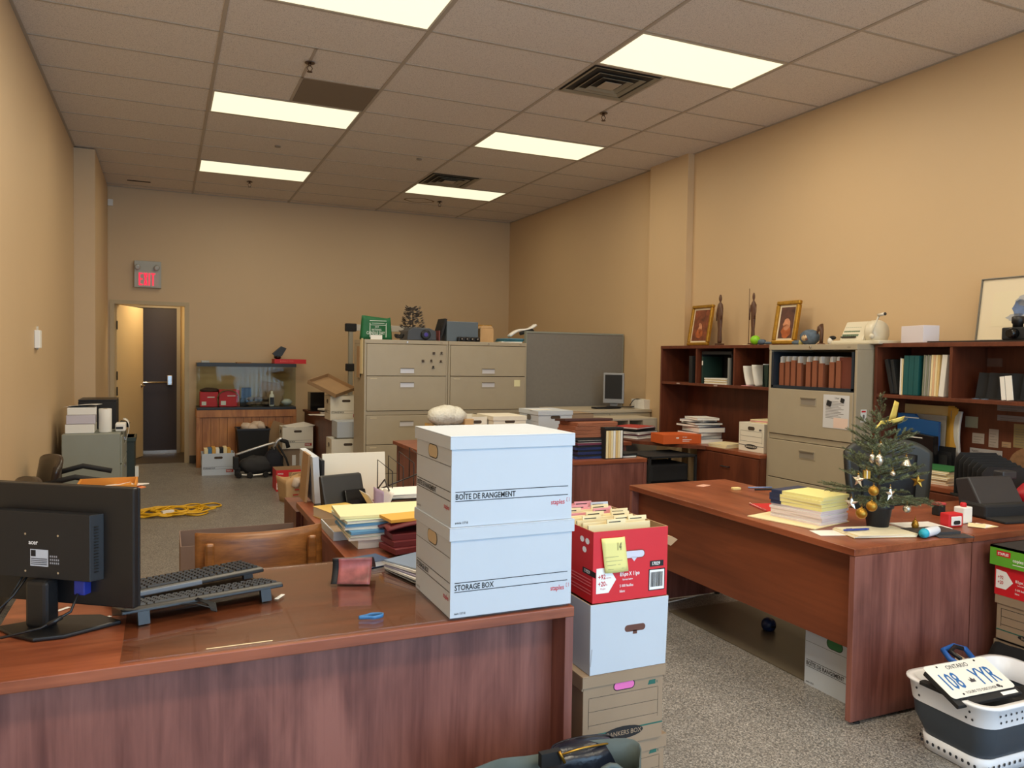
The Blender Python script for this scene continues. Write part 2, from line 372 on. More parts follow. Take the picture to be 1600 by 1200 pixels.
def vent(x0, y0, lab, src=[None]):
    if src[0] is None:
        t = src[0] = thing('air_vent', lab, 'vent', (x0+.305, y0+.305, H), group='square ceiling air vents')
        B(-.285, .285, -.285, .285, -.0025, -.0004, VDK).build('backing', t)
        for a, zz in ((.275, -.012), (.2, -.018), (.135, -.022)):
            q = MB(); i, zt = a-.03, -.003
            for k in range(4):
                q.X = Matrix.Rotation(k*math.pi/2, 4, 'Z'); q.add([(-a, -a, zz), (a, -a, zz), (i, -i, zt), (-i, -i, zt), (-a, -a, zz+.002), (a, -a, zz+.002), (i, -i, zt+.002), (-i, -i, zt+.002)], [(0, 3, 2, 1), (4, 5, 6, 7), (0, 1, 5, 4), (2, 3, 7, 6)], VNT)
            q.build('louver', t)
        B(-.07, .07, -.07, .07, -.022, -.018, M('vent_centre', (176, 164, 148), .5)).build('centre_plate', t)
    else: clone(src[0], (x0+.305, y0+.305, H), label=lab)
vent(2*TW, 0, 'square air vent beside the nearest large ceiling light'); vent(2*TW, 6*TD, 'square air vent in front of the farthest ceiling light')
for px, py, lab in ((434, 228, 'tiny round cover on a tile between the two lights of the exit row'), (655, 248, 'tiny round cover on a tile in front of the far air vent')):
    c = FZ(px, py, H); MB().lathe([(.03, -.012), (.028, -.002), (.03, -.0005)], M('cover_grey', (150, 140, 124), .6), 14).build('round_cover', loc=(c.x, c.y, H), label=lab, cat='cover')
# ---------- exit doorway and vestibule
VW = M('vestibule_paint', (214, 188, 140), .6)
w = MB().box(-1.07, -.95, YB+.12, 7.6, 0, 2.6, VW).box(-.03, .09, YB+.12, 7.6, 0, 2.6, VW).box(-1.07, .09, 7.48, 7.6, 0, 2.6, VW).box(-1.07, .09, YB+.12, 7.6, 2.4, 2.5, VW)
w.build('wall_vestibule', kind='structure')
B(-1.07, .09, YB+.06, 7.6, -.1, .004, VBR).build('floor_vestibule', kind='structure')
JMB = M('door_jamb', (186, 166, 130), .5)
w = MB().box(DX0-.03, DX0+.025, YB-.015, YB+.13, .001, DZ-.0305, JMB).box(DX1-.03, DX1+.025, YB-.015, YB+.13, .001, DZ-.0305, JMB).box(DX0-.03, DX1+.025, YB-.015, YB+.13, DZ-.03, DZ+.02, JMB)
w.build('trim_2', kind='structure')
area('vestibule_lamp', (-.35, 6.75, 2.36), .3, .3, 9, (1, .85, .55), (0, 0, 0))
d = thing('door_1', None, None, (DX0+.03, YB+.06, 0), math.radians(70)); d['kind'] = 'structure'
DLF = M('door_leaf_tan', (212, 184, 138), .45)
B(0, .84, -.02, .02, .012, DZ-.035, DLF).build('door_leaf', d, bevel=.002)
for z in (.9, 1.75, 1.1, ): B(-.012, .01, -.028, -.02, z, z+.11, BLM).build('hinge', d)
MB().lathe([(.028, 0), (.028, .008), (.01, .012), (.01, .05)], CHR, 14).build('door_handle', d, loc=(.78, -.02, 1.0), rot=(math.pi/2, 0, 0))
B(.74, .84, -.016, .016, 0, .02, CHR).build('latch', d, loc=(0, 0, 1.0))
# dark exit door in the vestibule's far wall with push bar
a, b2 = FY(218, 600, 7.47).x, FY(276, 600, 7.47).x
d = thing('door_2', None, None, (0, 7.44, 0)); d['kind'] = 'structure'
B(a-.4, b2, 0, .035, .05, 2.1, M('dark_door', (52, 40, 40), .5)).build('door_leaf', d)
f = MB().box(b2, b2+.05, -.02, .04, .005, 2.0995, M('steel_frame', (160, 146, 122), .45)).box(a-.45, b2+.05, -.02, .04, 2.1, 2.16, M('steel_frame')).box(a-.45, b2-.001, -.02, .034, .005, .05, CHR)
f.build('door_frame', d)
q = FY(265, 597, 7.36); q0 = FY(216, 602, 7.36)
f = MB().tube([(a-.35, -.075, q.z-.02), (q.x, -.075, q.z)], .013, CHR, 10); f.build('push_bar', d)
f = MB().box(q.x-.035, q.x+.04, -.09, 0, q.z-.05, q.z+.1, CHR); f.build('bar_housing', d, bevel=.012)
B(-.4, -.3, 0, .05, 2.36, 2.4, WHT).build('trim_3', loc=(0, 6.9, 0), kind='structure')
# baseboard
BB = M('baseboard_dark', (78, 72, 62), .6)
B(DX1+.03, XR, YB-.012, YB, 0, .1, BB).build('baseboard_back', kind='structure')
B(XL, XL+.012, YF, 4.31, 0, .1, BB).build('baseboard_left', kind='structure')
B(XR-.012, XR, YF, 1.66, 0, .1, BB).build('baseboard_right', kind='structure')
# ---------- exit sign
p0, p1 = FY(210, 449, YB), FY(252, 410, YB); wx, hz = p1.x-p0.x, p1.z-p0.z
t = thing('exit_sign', 'grey exit sign with glowing red letters above the doorway', 'sign', (p0.x, YB, p0.z))
GS = M('sign_grey', (176, 176, 168), .5)
B(0, wx, -.07, 0, 0, hz, GS).build('housing', t, bevel=.004)
B(.04*wx/.3, wx*.9, -.074, -.07, .015, hz*.6, M('sign_face', (190, 176, 172), .5)).build('face_panel', t)
EX = M('exit_red_glow', (255, 28, 60), .5, emit=1.6)
lt = MB(); lh = hz*.46; lw = wx*.13; ls = wx*.045; z0_ = .028; x_ = wx*.17
lt.box(x_, x_+ls, -.078, -.0742, z0_, z0_+lh, EX)
for q_ in (0, .5, 1): lt.box(x_+ls, x_+lw, -.078, -.0742, z0_+(lh-ls)*q_, z0_+(lh-ls)*q_+ls, EX)
x_ += lw+wx*.05
for s_ in (0, 1):
    xa, xb = (x_, x_+lw-ls) if s_ == 0 else (x_+lw-ls, x_)
    lt.add([(xa, -.078-.0003*s_, z0_), (xa+ls*1.1, -.078-.0003*s_, z0_), (xb+ls*1.1, -.078-.0003*s_, z0_+lh), (xb, -.078-.0003*s_, z0_+lh)], [(0, 1, 2, 3)], EX)
x_ += lw+wx*.05; lt.box(x_, x_+ls, -.078, -.0742, z0_, z0_+lh, EX)
x_ += ls+wx*.045; lt.box(x_, x_+lw+ls*.4, -.078, -.0742, z0_+lh-ls, z0_+lh, EX).box(x_+lw/2-ls*.3, x_+lw/2+ls*.7, -.078, -.0742, z0_, z0_+lh-ls, EX)
lt.build('letters', t)
for k in (.13, .84):
    MB().lathe([(.02, 0), (.032, .012), (.034, .05), (.024, .055)], M('lamp_head', (190, 190, 184), .3, .4), 14).build('lamp_head', t, loc=(wx*k, -.07, hz*.78), rot=(math.pi/2+.25, 0, 0))
# ---------- small fixtures on the walls
c = FX(55, 531, XL); t = thing('wall_controller', 'small white box with a thin lead on the long tan wall near the exit doorway', 'controller', (XL, c.y, c.z-.06))
B(0, .035, -.05, .05, 0, .13, WHT).build('housing', t, bevel=.005); B(.0, .012, .055, .085, -.01, .16, M('old_white', (206, 196, 176), .5)).build('side_plate', t)
c = FY(171, 316, YB-.03); B(-.03, .03, -.04, 0, -.04, .04, WHT).build('motion_sensor', loc=(c.x+.01, YB, c.z), bevel=.006, label='tiny white motion sensor high in the corner of the back wall', cat='sensor')
# ================================================================== furniture
DT = .72           # desk top height
def desk(label, x0, x1, y0, y1, front='-y', legw=.028, mat=WX, pm=WV, loc=(0, 0, 0), recess=.09, pz=.22):
    """panel-ended office desk; front = side of the modesty panel"""
    t = thing('office_desk', label, 'desk', ((x0+x1)/2, (y0+y1)/2, 0)); a, b = (x1-x0)/2, (y1-y0)/2
    B(-a, a, -b, b, DT-.03, DT, mat).build('desktop', t, bevel=.0025)
    if front == '-y':
        for s in (-1, 1): B(min(s*a, s*(a-legw)), max(s*a, s*(a-legw)), -b+.004, b-.01, .012, DT-.031, pm).build('side_panel', t, bevel=.002)
        B(-a+legw, a-legw, -b+recess, -b+recess+.02, pz, DT-.031, pm).build('modesty_panel', t)
        for sx in (-1, 1):
            for sy in (-1, 1): MB().lathe([(.016, 0), (.018, .004), (.01, .006), (.01, .013)], BLM, 10).build('glide', t, loc=(sx*(a-legw/2), sy*(b-.05), 0))
    else:
        for s in (-1, 1): B(-a+.004, a-.01, min(s*b, s*(b-legw)), max(s*b, s*(b-legw)), .012, DT-.031, pm).build('side_panel', t, bevel=.002)
        B(-a+recess, -a+recess+.02, -b+legw, b-legw, pz, DT-.031, WP).build('modesty_panel', t)
        for sx in (-1, 1):
            for sy in (-1, 1): MB().lathe([(.016, 0), (.018, .004), (.01, .006), (.01, .013)], BLM, 10).build('glide', t, loc=(sx*(a-.05), sy*(b-legw/2), 0))
    return t
desk('cherry office desk nearest the camera, holding a monitor, two keyboards and two white storage boxes', -.745, .79, -2.835, -2.07)
desk('long cherry office desk carrying the small decorated tree and notepad stacks', 2.19, 2.90, -2.61, -.95, front='-x', mat=WY, recess=.05, pz=.29)
# return and bridge beside it towards the wall
t = thing('desk_return', 'cherry desk return joining the tree desk to the wall cabinets', 'desk', (2.905, -2.61, 0))
B(0, 1.05, 0, .62, DT-.03, DT, WX).build('desktop', t, bevel=.002)
B(0, 1.05, .008, .03, .012, DT-.031, WV).build('end_panel', t)
B(1.02, 1.05, .03, .6, .012, DT-.031, WV).build('side_panel', t)
# return running away from the near desk (the cluttered one)
t = thing('desk_return', 'cherry desk return behind the near desk, heaped with folders, trays and books', 'desk', (.27, -2.06, 0))
B(0, .56, 0, 1.2, DT-.03, DT, WY).build('desktop', t, bevel=.002)
B(.03, .05, .02, 1.18, .3, DT-.031, WV).build('side_panel', t); B(.02, .54, 1.16, 1.18, .012, DT-.031, WV).build('end_panel', t); B(.51, .53, .02, 1.16, .012, DT-.031, WV).build('side_panel', t)
# third desk in the middle
desk('cherry office desk in the middle of the room under the blue and rust folders', 1.47, 3.01, .08, .84, mat=WX, pz=.1, recess=.012)
# low table behind it carrying the white file boxes
t = thing('work_table', 'cherry work table behind the middle desk, carrying white file boxes', 'table', (1.5, 1.1, 0))
B(0, 2.03, 0, .7, DT-.03, DT, WX).build('tabletop', t, bevel=.002)
for x in (.03, 1.96): B(x, x+.03, .03, .67, 0, DT-.031, WV).build('side_panel', t)
# ---------- glass sheet on the near desk
gl = B(-.435, .778, -2.824, -2.085, DT+.0005, DT+.0065, GLS).build('glass_sheet', label='clear glass sheet covering the top of the near cherry desk', cat='glass', bevel=.001)
GZ = DT+.007
# ---------- lateral filing cabinets
def file_cabinet(label, loc, rz=0, w=.895, d=.46, open_top=False, group=None, hand=.5, z=(1.26, 1.555, 1.6)):
    t = thing('filing_cabinet', label, 'cabinet', loc, rz, group)
    body = MB(); h = z[2]
    body.box(0, .022, 0, d, .03, h-.04, BEI).box(w-.022, w, 0, d, .03, h-.04, BEI).box(0, w, d-.01, d, .03, h-.04, BEI).box(0, w, -.004, d, h-.04, h, BEI)
    body.box(.022, w-.022, .01, d-.01, .03, .05, BEI2).box(.022, w-.022, .02, d-.01, z[0]-.01, z[0]-.004, BEI2).box(.02, w-.02, .03, d-.02, 0, .03, BLM)
    body.box(.022, w-.022, .004, .03, .862, .903, BEI)
    body.text('HON', (w*.9, -.004, h-.026), UX, UZ, .008, INK, 1)
    body.build('body', t, bevel=.003)
    MB().lathe([(.009, 0), (.008, .006)], CHR, 12).build('lock', t, loc=(w*.5, -.004, h-.02), rot=(math.pi/2, 0, 0))
    rows = [(z[0]+.003, z[1]), (.907, z[0]-.003), (.563, .858), (.263, .557), (.035, .257)]
    for i, (a, b) in enumerate(rows):
        if open_top and i == 0: continue
        dr = B(.024, w-.024, -.008, .02, a, b, BEI).build('drawer', t, bevel=.003)
        hz = a+.055 if i == 0 else b-.085
        hd = MB().box(w*hand-.080, w*hand+.080, -.0105, -.008, hz-.034, hz+.034, BEI).box(w*hand-.072, w*hand+.072, -.0125, -.0105, hz-.026, hz+.018, M('handle_recess', (150, 142, 130), .4, .2) if open_top else M('handle_light', (214, 212, 214), .35, .2))
        hd.box(w*hand-.072, w*hand+.072, -.019, -.0105, hz+.018, hz+.027, BEI2); hd.build('handle', dr)
        if not open_top and i: B(.06, .13, -.0105, -.008, b-.03, b-.02, M('label_strip', (196, 184, 156), .5)).build('label_holder', dr)
    return t
c1, c2 = FY(569, 600, 2.88).x, FY(700, 600, 2.88).x
file_cabinet('beige lateral filing cabinet with small magnets on its top drawer', (c1, 2.88, 0), w=c2-c1-.004, group=None, z=(1.26, 1.585, 1.63))
c3 = FY(822, 600, 2.88).x
file_cabinet('beige lateral filing cabinet with a yellow note at its edge, next to the grey divider', (c2, 2.88, 0), w=c3-c2, z=(1.26, 1.585, 1.63))
cr = file_cabinet('tall beige filing cabinet with its top drawer open showing rust folders', (4.06, -.045, 0), R90, w=.865, d=.46, open_top=True, z=(1.262, 1.552, 1.60))
DKB = M('slide_blue_black', (44, 54, 66), .4, .3)
def cl(x, y, z): return Vector((4.06+y, -.045-x, z))     # local point of that cabinet -> world
MB().box(.03, .05, .0, .44, 1.268, 1.545, DKB).box(.815, .835, .0, .44, 1.268, 1.545, DKB).box(.03, .835, 0, .02, 1.262, 1.285, DKB).box(.03, .835, .43, .44, 1.268, 1.55, BLM).box(.03, .835, .02, .43, 1.262, 1.27, BLM).build('open_drawer', cr)
# rust folders standing in it
for i in range(9):
    x = .075+i*.062+(.03 if i > 3 else 0)+(.04 if i > 6 else 0); rr = .0 + random.uniform(-.1, .1)
    f = MB().box(-.022, .022, 0, .02, 0, .19+.01*(i % 3), REDR).box(-.018, .018, .018, .3, .0, .18, REDR)
    for k in range(2): f.box(-.017+.012*k, -.013+.012*k, .004, .28, .1, .235+.006*k, WHT)
    p = cl(x+.02, .04, 1.271)
    f.build('file_folder', loc=p, rz=R90+rr*.3, label='rust expanding file folder standing in the open cabinet drawer', cat='folder', group='rust folders in the open cabinet drawer')
p = cl(.66, .05, 1.271); MB().box(0, .15, 0, .02, 0, .235, M('rust_dark', (110, 54, 40), .6)).box(0, .15, .02, .3, 0, .225, M('rust_dark')).build('file_box', loc=p, rz=R90, label='wide dark rust file box filling the end of the open cabinet drawer', cat='file')
# ---------- hutches on credenzas by the long wall
def hutch(label, loc, w, divs, rz=R90, d=.35, h=1.608, sh=1.255):
    t = thing('bookcase_hutch', label, 'shelf', loc, rz)
    z0 = DT+.001
    B(0, w, 0, d, h-.028, h, WD).build('top_panel', t, bevel=.002)
    for x in (0, w-.022): B(x, x+.022, .002, d, z0, h-.028, WD).build('side_panel', t, bevel=.0015)
    B(.022, w-.022, d-.012, d, z0, h-.028, WD).build('back_panel', t)
    B(.022, w-.022, .004, d-.012, sh-.024, sh, WD).build('shelf', t, bevel=.0015)
    for x in divs: B(x-.01, x+.01, .008, d-.012, sh, h-.028, WD).build('divider', t)
    return t
HX = 4.205
y1 = FX(1032, 560, HX).y; y2 = -.04
hutch('cherry hutch with three open bays beside the wall pillar', (HX, y1, 0), y1-y2, [y1-FX(1087, 560, HX).y, y1-FX(1146, 560, HX).y])
hutch('cherry hutch with notes stuck to its back panel beneath the large framed picture', (HX, -.925, 0), 1.55, [FX(1366, 560, HX).y-FX(1484, 570, HX).y])
# credenza under hutch one: lateral drawer unit plus worktop with corner
t = thing('credenza', 'cherry credenza with file drawers under the three bay hutch', 'cabinet', (3.99, .758, 0), R90)
B(0, .80, .012, .56, .03, DT-.031, WD).build('body', t); B(.02, .78, .03, .54, 0, .03, BLM).build('plinth', t)
B(-.845, .80, 0, .575, DT-.03, DT, WX).build('worktop', t, bevel=.002)
for a, b in ((.365, .68), (.04, .355)):
    dr = B(.008, .792, -.004, .012, a, b, WD).build('drawer', t, bevel=.002)
    MB().tube([(.36, -.006, b-.1), (.36, -.028, b-.1), (.45, -.028, b-.1), (.45, -.006, b-.1)], .005, BLM, 6).build('handle', dr)
t = thing('corner_worktop', 'cherry corner worktop carrying the red folders and orange box', 'desk', (3.984, .62, 0))
MB().prism([(0, 0), (0, 1.05), (-.42, 1.15), (-.44, .86), (-.37, .62), (-.24, .38), (-.1, .14)], DT-.03, DT-.0005, WD).build('worktop', t)
B(-.4, -.38, .7, 1.1, 0, DT-.031, WD).build('side_panel', t)
# credenza under hutch two
t = thing('credenza', 'cherry credenza with a file drawer under the hutch with notes', 'cabinet', (3.97, -.925, 0), R90)
B(0, 1.0, .012, .58, .03, DT-.031, WD).build('body', t); B(.02, .98, .03, .56, 0, .03, BLM).build('plinth', t); B(0, 1.6, 0, .59, DT-.03, DT, WX).build('worktop', t, bevel=.002)
for a, b in ((.365, .68), (.04, .355)):
    dr = B(.008, .992, -.004, .012, a, b, WD).build('drawer', t, bevel=.002)
    MB().tube([(.44, -.006, b-.1), (.44, -.028, b-.1), (.54, -.028, b-.1), (.54, -.006, b-.1)], .005, BLM, 6).build('handle', dr)
# ---------- grey divider panel and the beige units before it
GRF = M('grey_divider_fabric', (122, 118, 112), .9, var=.04, scale=30)
t = thing('divider_panel', 'grey fabric office divider panel standing between the filing cabinets and the long wall', 'divider', (c3+.01, 2.9, 0))
pw = XR-.03-c3-.01
B(0, pw, 0, .05, .02, 1.745, GRF).build('fabric_panel', t, bevel=.004); MB().box(-.008, pw+.008, -.004, .054, 1.745, 1.762, GRYM).box(pw, pw+.01, -.004, .054, 0, 1.745, GRYM).box(-.008, 0, -.004, .054, 0, 1.745, GRYM).build('metal_trim', t)
LAT = M('light_laminate', (186, 176, 156), .5)
a = FY(884, 640, 2.2).x
t = thing('storage_unit', 'long beige storage unit carrying the small monitor in front of the grey divider', 'cabinet', (a, 2.2, 0))
w_ = XR-.085-a
B(0, w_, 0, .62, .9, .93, LAT).build('worktop', t, bevel=.003); B(.01, w_-.01, .02, .6, 0, .9, LAT).build('body', t)
B(.015, w_*.5, .004, .02, .5, .885, M('light_laminate_2', (178, 166, 142), .5)).build('door', t); B(w_*.5+.01, w_-.015, .004, .02, .5, .885, M('light_laminate_2')).build('door', t)
p = FY(956, 650, 1.75); q = FY(1027, 660, 1.75)
t = thing('pigeonhole_unit', 'low grey unit with dark pigeonholes beside the small monitor', 'shelf', (p.x, 1.75, DT-.0)); t.location.z = 0
ww = min(q.x, XR-.02)-p.x; zt = FY(985, 654, 1.75).z
MB().box(0, ww, 0, .4, 0, DT+.02, LAT).box(0, ww, 0, .4, zt-.02, zt, LAT).box(0, .02, 0, .4, DT, zt-.02, LAT).box(ww*.36, ww*.36+.015, 0, .4, DT, zt-.02, LAT).box(ww*.68, ww, 0, .4, DT, zt-.02, LAT).box(0, ww, .38, .4, DT, zt-.02, BLM).build('body', t, bevel=.002)
B(ww*.68, ww-.01, -.005, 0, DT+.03, zt-.03, LAT).build('door', t)
# ---------- grey cabinet by the left wall
t = thing('filing_cabinet', 'grey steel filing cabinet by the exit side wall, stacked with paper and a black printer', 'cabinet', (-1.11, 2.45, 0))
B(0, .43, 0, .93, .02, .775, GRYM).build('body', t, bevel=.005); B(.02, .41, .02, .91, 0, .02, BLM).build('plinth', t)
for a, b in ((.52, .75), (.28, .51), (.04, .27)):
    dr = B(.43, .445, .015, .915, a, b, GRYM).build('drawer', t, bevel=.003); B(.445, .456, .4, .53, b-.07, b-.04, CHR).build('handle', dr)
t = thing('waste_bin', 'dark green open bin behind the grey filing cabinet', 'bin', (-.76, 3.46, 0))
B(0, .16, 0, .35, 0, .64, M('dark_green_plastic', (40, 50, 46), .5)).build('body', t, bevel=.01); B(-.008, .17, -.008, .36, .6, .64, M('dark_green_rim', (50, 62, 56), .4)).build('rim', t, bevel=.004)
# ---------- aquarium on its pine stand
TX0, TX1, TY0, TY1 = .045, 1.262, 5.78, 6.22
t = thing('aquarium_stand', 'pine tongue and groove aquarium stand against the back wall', 'stand', (TX0, TY0, 0)); L_ = TX1-TX0
body = MB().box(.0, L_, .02, TY1-TY0, .08, .64, PINE); GV = M('groove_dark', (70, 36, 16), .8)
for k in range(12): body.box(.06+k*L_*.082, .064+k*L_*.082, .0185, .021, .1, .63, GV)
body.build('body', t)
B(-.012, L_+.012, -.004, TY1-TY0+.01, .64, .733, PINE).build('top_rail', t, bevel=.003); B(-.012, .03, -.004, .1, 0, .64, PINE).build('corner_post', t); B(L_-.03, L_+.012, -.004, .1, 0, .64, PINE).build('corner_post', t); B(-.006, L_+.006, .004, .03, 0, .11, PINE).build('plinth', t)
t = thing('aquarium', 'empty glass aquarium with black rims, used to hold boxes and bags', 'aquarium', (TX0, TY0, .734)); D_ = TY1-TY0; h_ = .605
MB().box(-.005, L_+.005, -.005, D_+.005, 0, .035, BLK).build('bottom_rim', t, bevel=.003)
MB().box(-.005, L_+.005, -.005, .02, h_-.045, h_, BLK).box(-.005, L_+.005, D_-.02, D_+.005, h_-.045, h_, BLK).box(-.005, .02, .02, D_-.02, h_-.045, h_, BLK).box(L_-.02, L_+.005, .02, D_-.02, h_-.045, h_, BLK).box(L_*.5-.02, L_*.5+.02, .02, D_-.02, h_-.03, h_-.01, BLK).build('top_rim', t)
for a in ((0, L_, 0, .006), (0, L_, D_-.006, D_), (0, .006, .006, D_-.006), (L_-.006, L_, .006, D_-.006)): B(*a, .035, h_-.045, TGL).build('glass_panel', t)
TZ = .771
# inside the tank
def redcase(name, label, loc, w, d, h, rz=0, cat='box', col=RED):
    f = MB().box(-w/2, w/2, -d/2, d/2, 0, h, col); f.patch((-w/2+.02, -d/2, .02), UX, UZ, w*.25, h*.25, WHT); f.patch((-w*.1, -d/2, h*.62), UX, UZ, w*.4, .012, WHT)
    return f.build(name, loc=loc, rz=rz, label=label, cat=cat, bevel=.003)
redcase('paper_carton', 'red carton with a white arrow label inside the aquarium, nearest its end glass', (.19, 6.0, TZ), .22, .22, .19)
redcase('paper_carton', 'larger red carton inside the aquarium beside the wicker hoop', (.43, 6.02, TZ), .25, .25, .215, .05)
HOOP = M('wicker', (120, 92, 58), .8); pts = [(.13*math.cos(i*math.pi/16), 0, .13*math.sin(i*math.pi/16)*.8) for i in range(17)]
MB().tube(pts, .009, HOOP, 6).tube([(.13, 0, 0), (.12, 0, -.1)], .009, HOOP, 6).tube([(-.13, 0, 0), (-.12, 0, -.1)], .009, HOOP, 6).build('wicker_basket_handle', loc=(.42, 5.86, TZ+.11), label='arched wicker handle standing in front of the larger red carton in the aquarium', cat='basket')
MB().ball((0, 0, 0), .1, M('brown_cloth', (70, 50, 42), .9), 14, (.11, .08, .035), .3, 3).build('cloth_bundle', loc=(.2, 5.98, TZ+.21), label='dark brown cloth heap on top of the smaller red carton in the aquarium', cat='cloth')
MB().box(-.06, .06, -.05, .05, 0, .24, M('blue_towel', (52, 74, 110), .9, var=.2, scale=20)).box(-.08, -.0, -.06, .02, 0, .1, M('navy_towel', (30, 34, 44), .9)).build('towel', loc=(.66, 6.05, TZ), label='folded blue towel standing in the middle of the aquarium', cat='towel', bevel=.01)
for i in range(6): MB().ball((0, 0, 0), .1, M('wrapped_grey', (106, 92, 78), .6, var=.25, scale=30), 14, (.06, .07, .028), .25, i).build('wrapped_bundle', loc=(.71+.09*(i % 3), 5.93+.02*(i % 2), TZ+.035+.06*(i//3)), label='crinkled grey brown wrapped bundle in the aquarium heap', cat='bundle', group='wrapped bundles in the aquarium')
for i, (x, a, s, lab) in enumerate(((.93, .12, .3, 'upright sheet of brown cardboard in the aquarium with a steep lean'), (1.06, -.25, .27, 'tilted piece of brown cardboard nearest the aquarium end glass'), (.98, .35, .24, 'short piece of brown cardboard leaning behind the white bottle'))):
    B(-.1, .1, 0, .006, 0, s, TAN2).build('cardboard_piece', loc=(x, 6.1-.05*i, TZ+.02), rot=(-.12, a, 0), label=lab, cat='cardboard')
p = FY(425, 637, 5.85)
MB().lathe([(.03, 0), (.033, .01), (.033, .13), (.026, .155), (.014, .165), (.014, .2), (.0, .2)], WHT, 18).box(-.026, .026, -.0345, -.03, .02, .12, M('dark_label', (40, 36, 50), .5)).build('bottle', loc=(p.x, 5.88, TZ), label='white bottle with a dark label standing in the aquarium', cat='bottle')
MB().ball((0, 0, 0), .05, M('clear_wrap', (190, 196, 192), .3), 12, (.07, .055, .045), .25, 5).build('plastic_wrap', loc=(1.165, 5.90, TZ+.052), label='crumpled pale plastic wrap in the corner of the aquarium', cat='wrap')
# on top of the tank
TT = .734+h_
p = FY(452, 566, 5.8); t = thing('flat_box', 'flat red box lying on the aquarium rim', 'box', (1.235, 5.98, TT+.001)); rb = MB().box(-.24, .17, -.15, .15, 0, .058, RED)
rb.text('BUFFALO TOYS', (-.17, -.15, .02), UX, UZ, .022, M('red_box_print', (236, 120, 110), .6), .8); rb.build('body', t, bevel=.003)
q = MB().ball((0, 0, 0), .1, BLG, 14, (.05, .07, .03)).prism([(-.02, 0), (.05, .02), (.1, .13), (.03, .15), (-.07, .04)], -.05, .05, BLK, 1); q.build('shoe', loc=(1.05, 5.98, TT+.085), rot=(0, .1, 0), label='black pointed shoe standing on the flat red box', cat='shoe')
B(-.09, .09, -.035, .035, 0, .012, M('wood_slip', (150, 108, 64), .6)).build('wood_slip', loc=(.6, 5.82, TT+.001), rz=.2, label='thin wooden slip lying on the middle of the aquarium rim', cat='stick')
B(-.05, .05, -.03, .03, 0, .03, M('pale_metal', (176, 176, 168), .4)).build('small_case', loc=(.14, 5.84, TT+.001), label='small pale case on the corner of the aquarium rim', cat='case', bevel=.005)
# ---------- dark credenza between the tank and the cabinets
t = thing('side_table', 'dark cherry side table between the aquarium and the filing cabinets', 'table', (1.39, 4.0, 0))
B(0, .385, 0, 2.0, .69, .72, WD).build('tabletop', t, bevel=.002); B(.02, .05, .03, 1.97, 0, .69, WD).build('side_panel', t); B(.34, .37, .03, 1.97, 0, .69, WD).build('side_panel', t); B(.05, .34, .04, .06, .1, .69, WD).build('front_panel', t)
B(0, .18, 0, .22, 0, .25, BLG).build('speaker_box', loc=(1.41, 5.5, .721), label='black boxy speaker on the dark side table beside the aquarium', cat='speaker')
B(0, .14, 0, .16, 0, .22, BLM).build('black_case', loc=(1.61, 5.35, .721), label='narrower black case beside the black boxy speaker', cat='case')
for i in range(3): B(0, .16, 0, .12, 0, .02, [WHT, BLM, WHT][i]).build('booklet', loc=(1.47+.01*i, 5.05, .721+.021*i), rz=.2*i, label=['white booklet at the bottom of the little heap beside the open topped carton', 'black booklet in the middle of the little heap beside the open topped carton', 'white booklet on top of the little heap beside the open topped carton'][i], cat='booklet')
for i in range(3): B(-.1, .1, -.07, .07, 0, .004, WHT).build('loose_paper', loc=(1.39+.05*i, 4.9-.12*i, .721+.0045*i), rz=.5*i, label='loose white sheet lying on the dark side table', cat='paper', group='loose sheets on the dark side table')
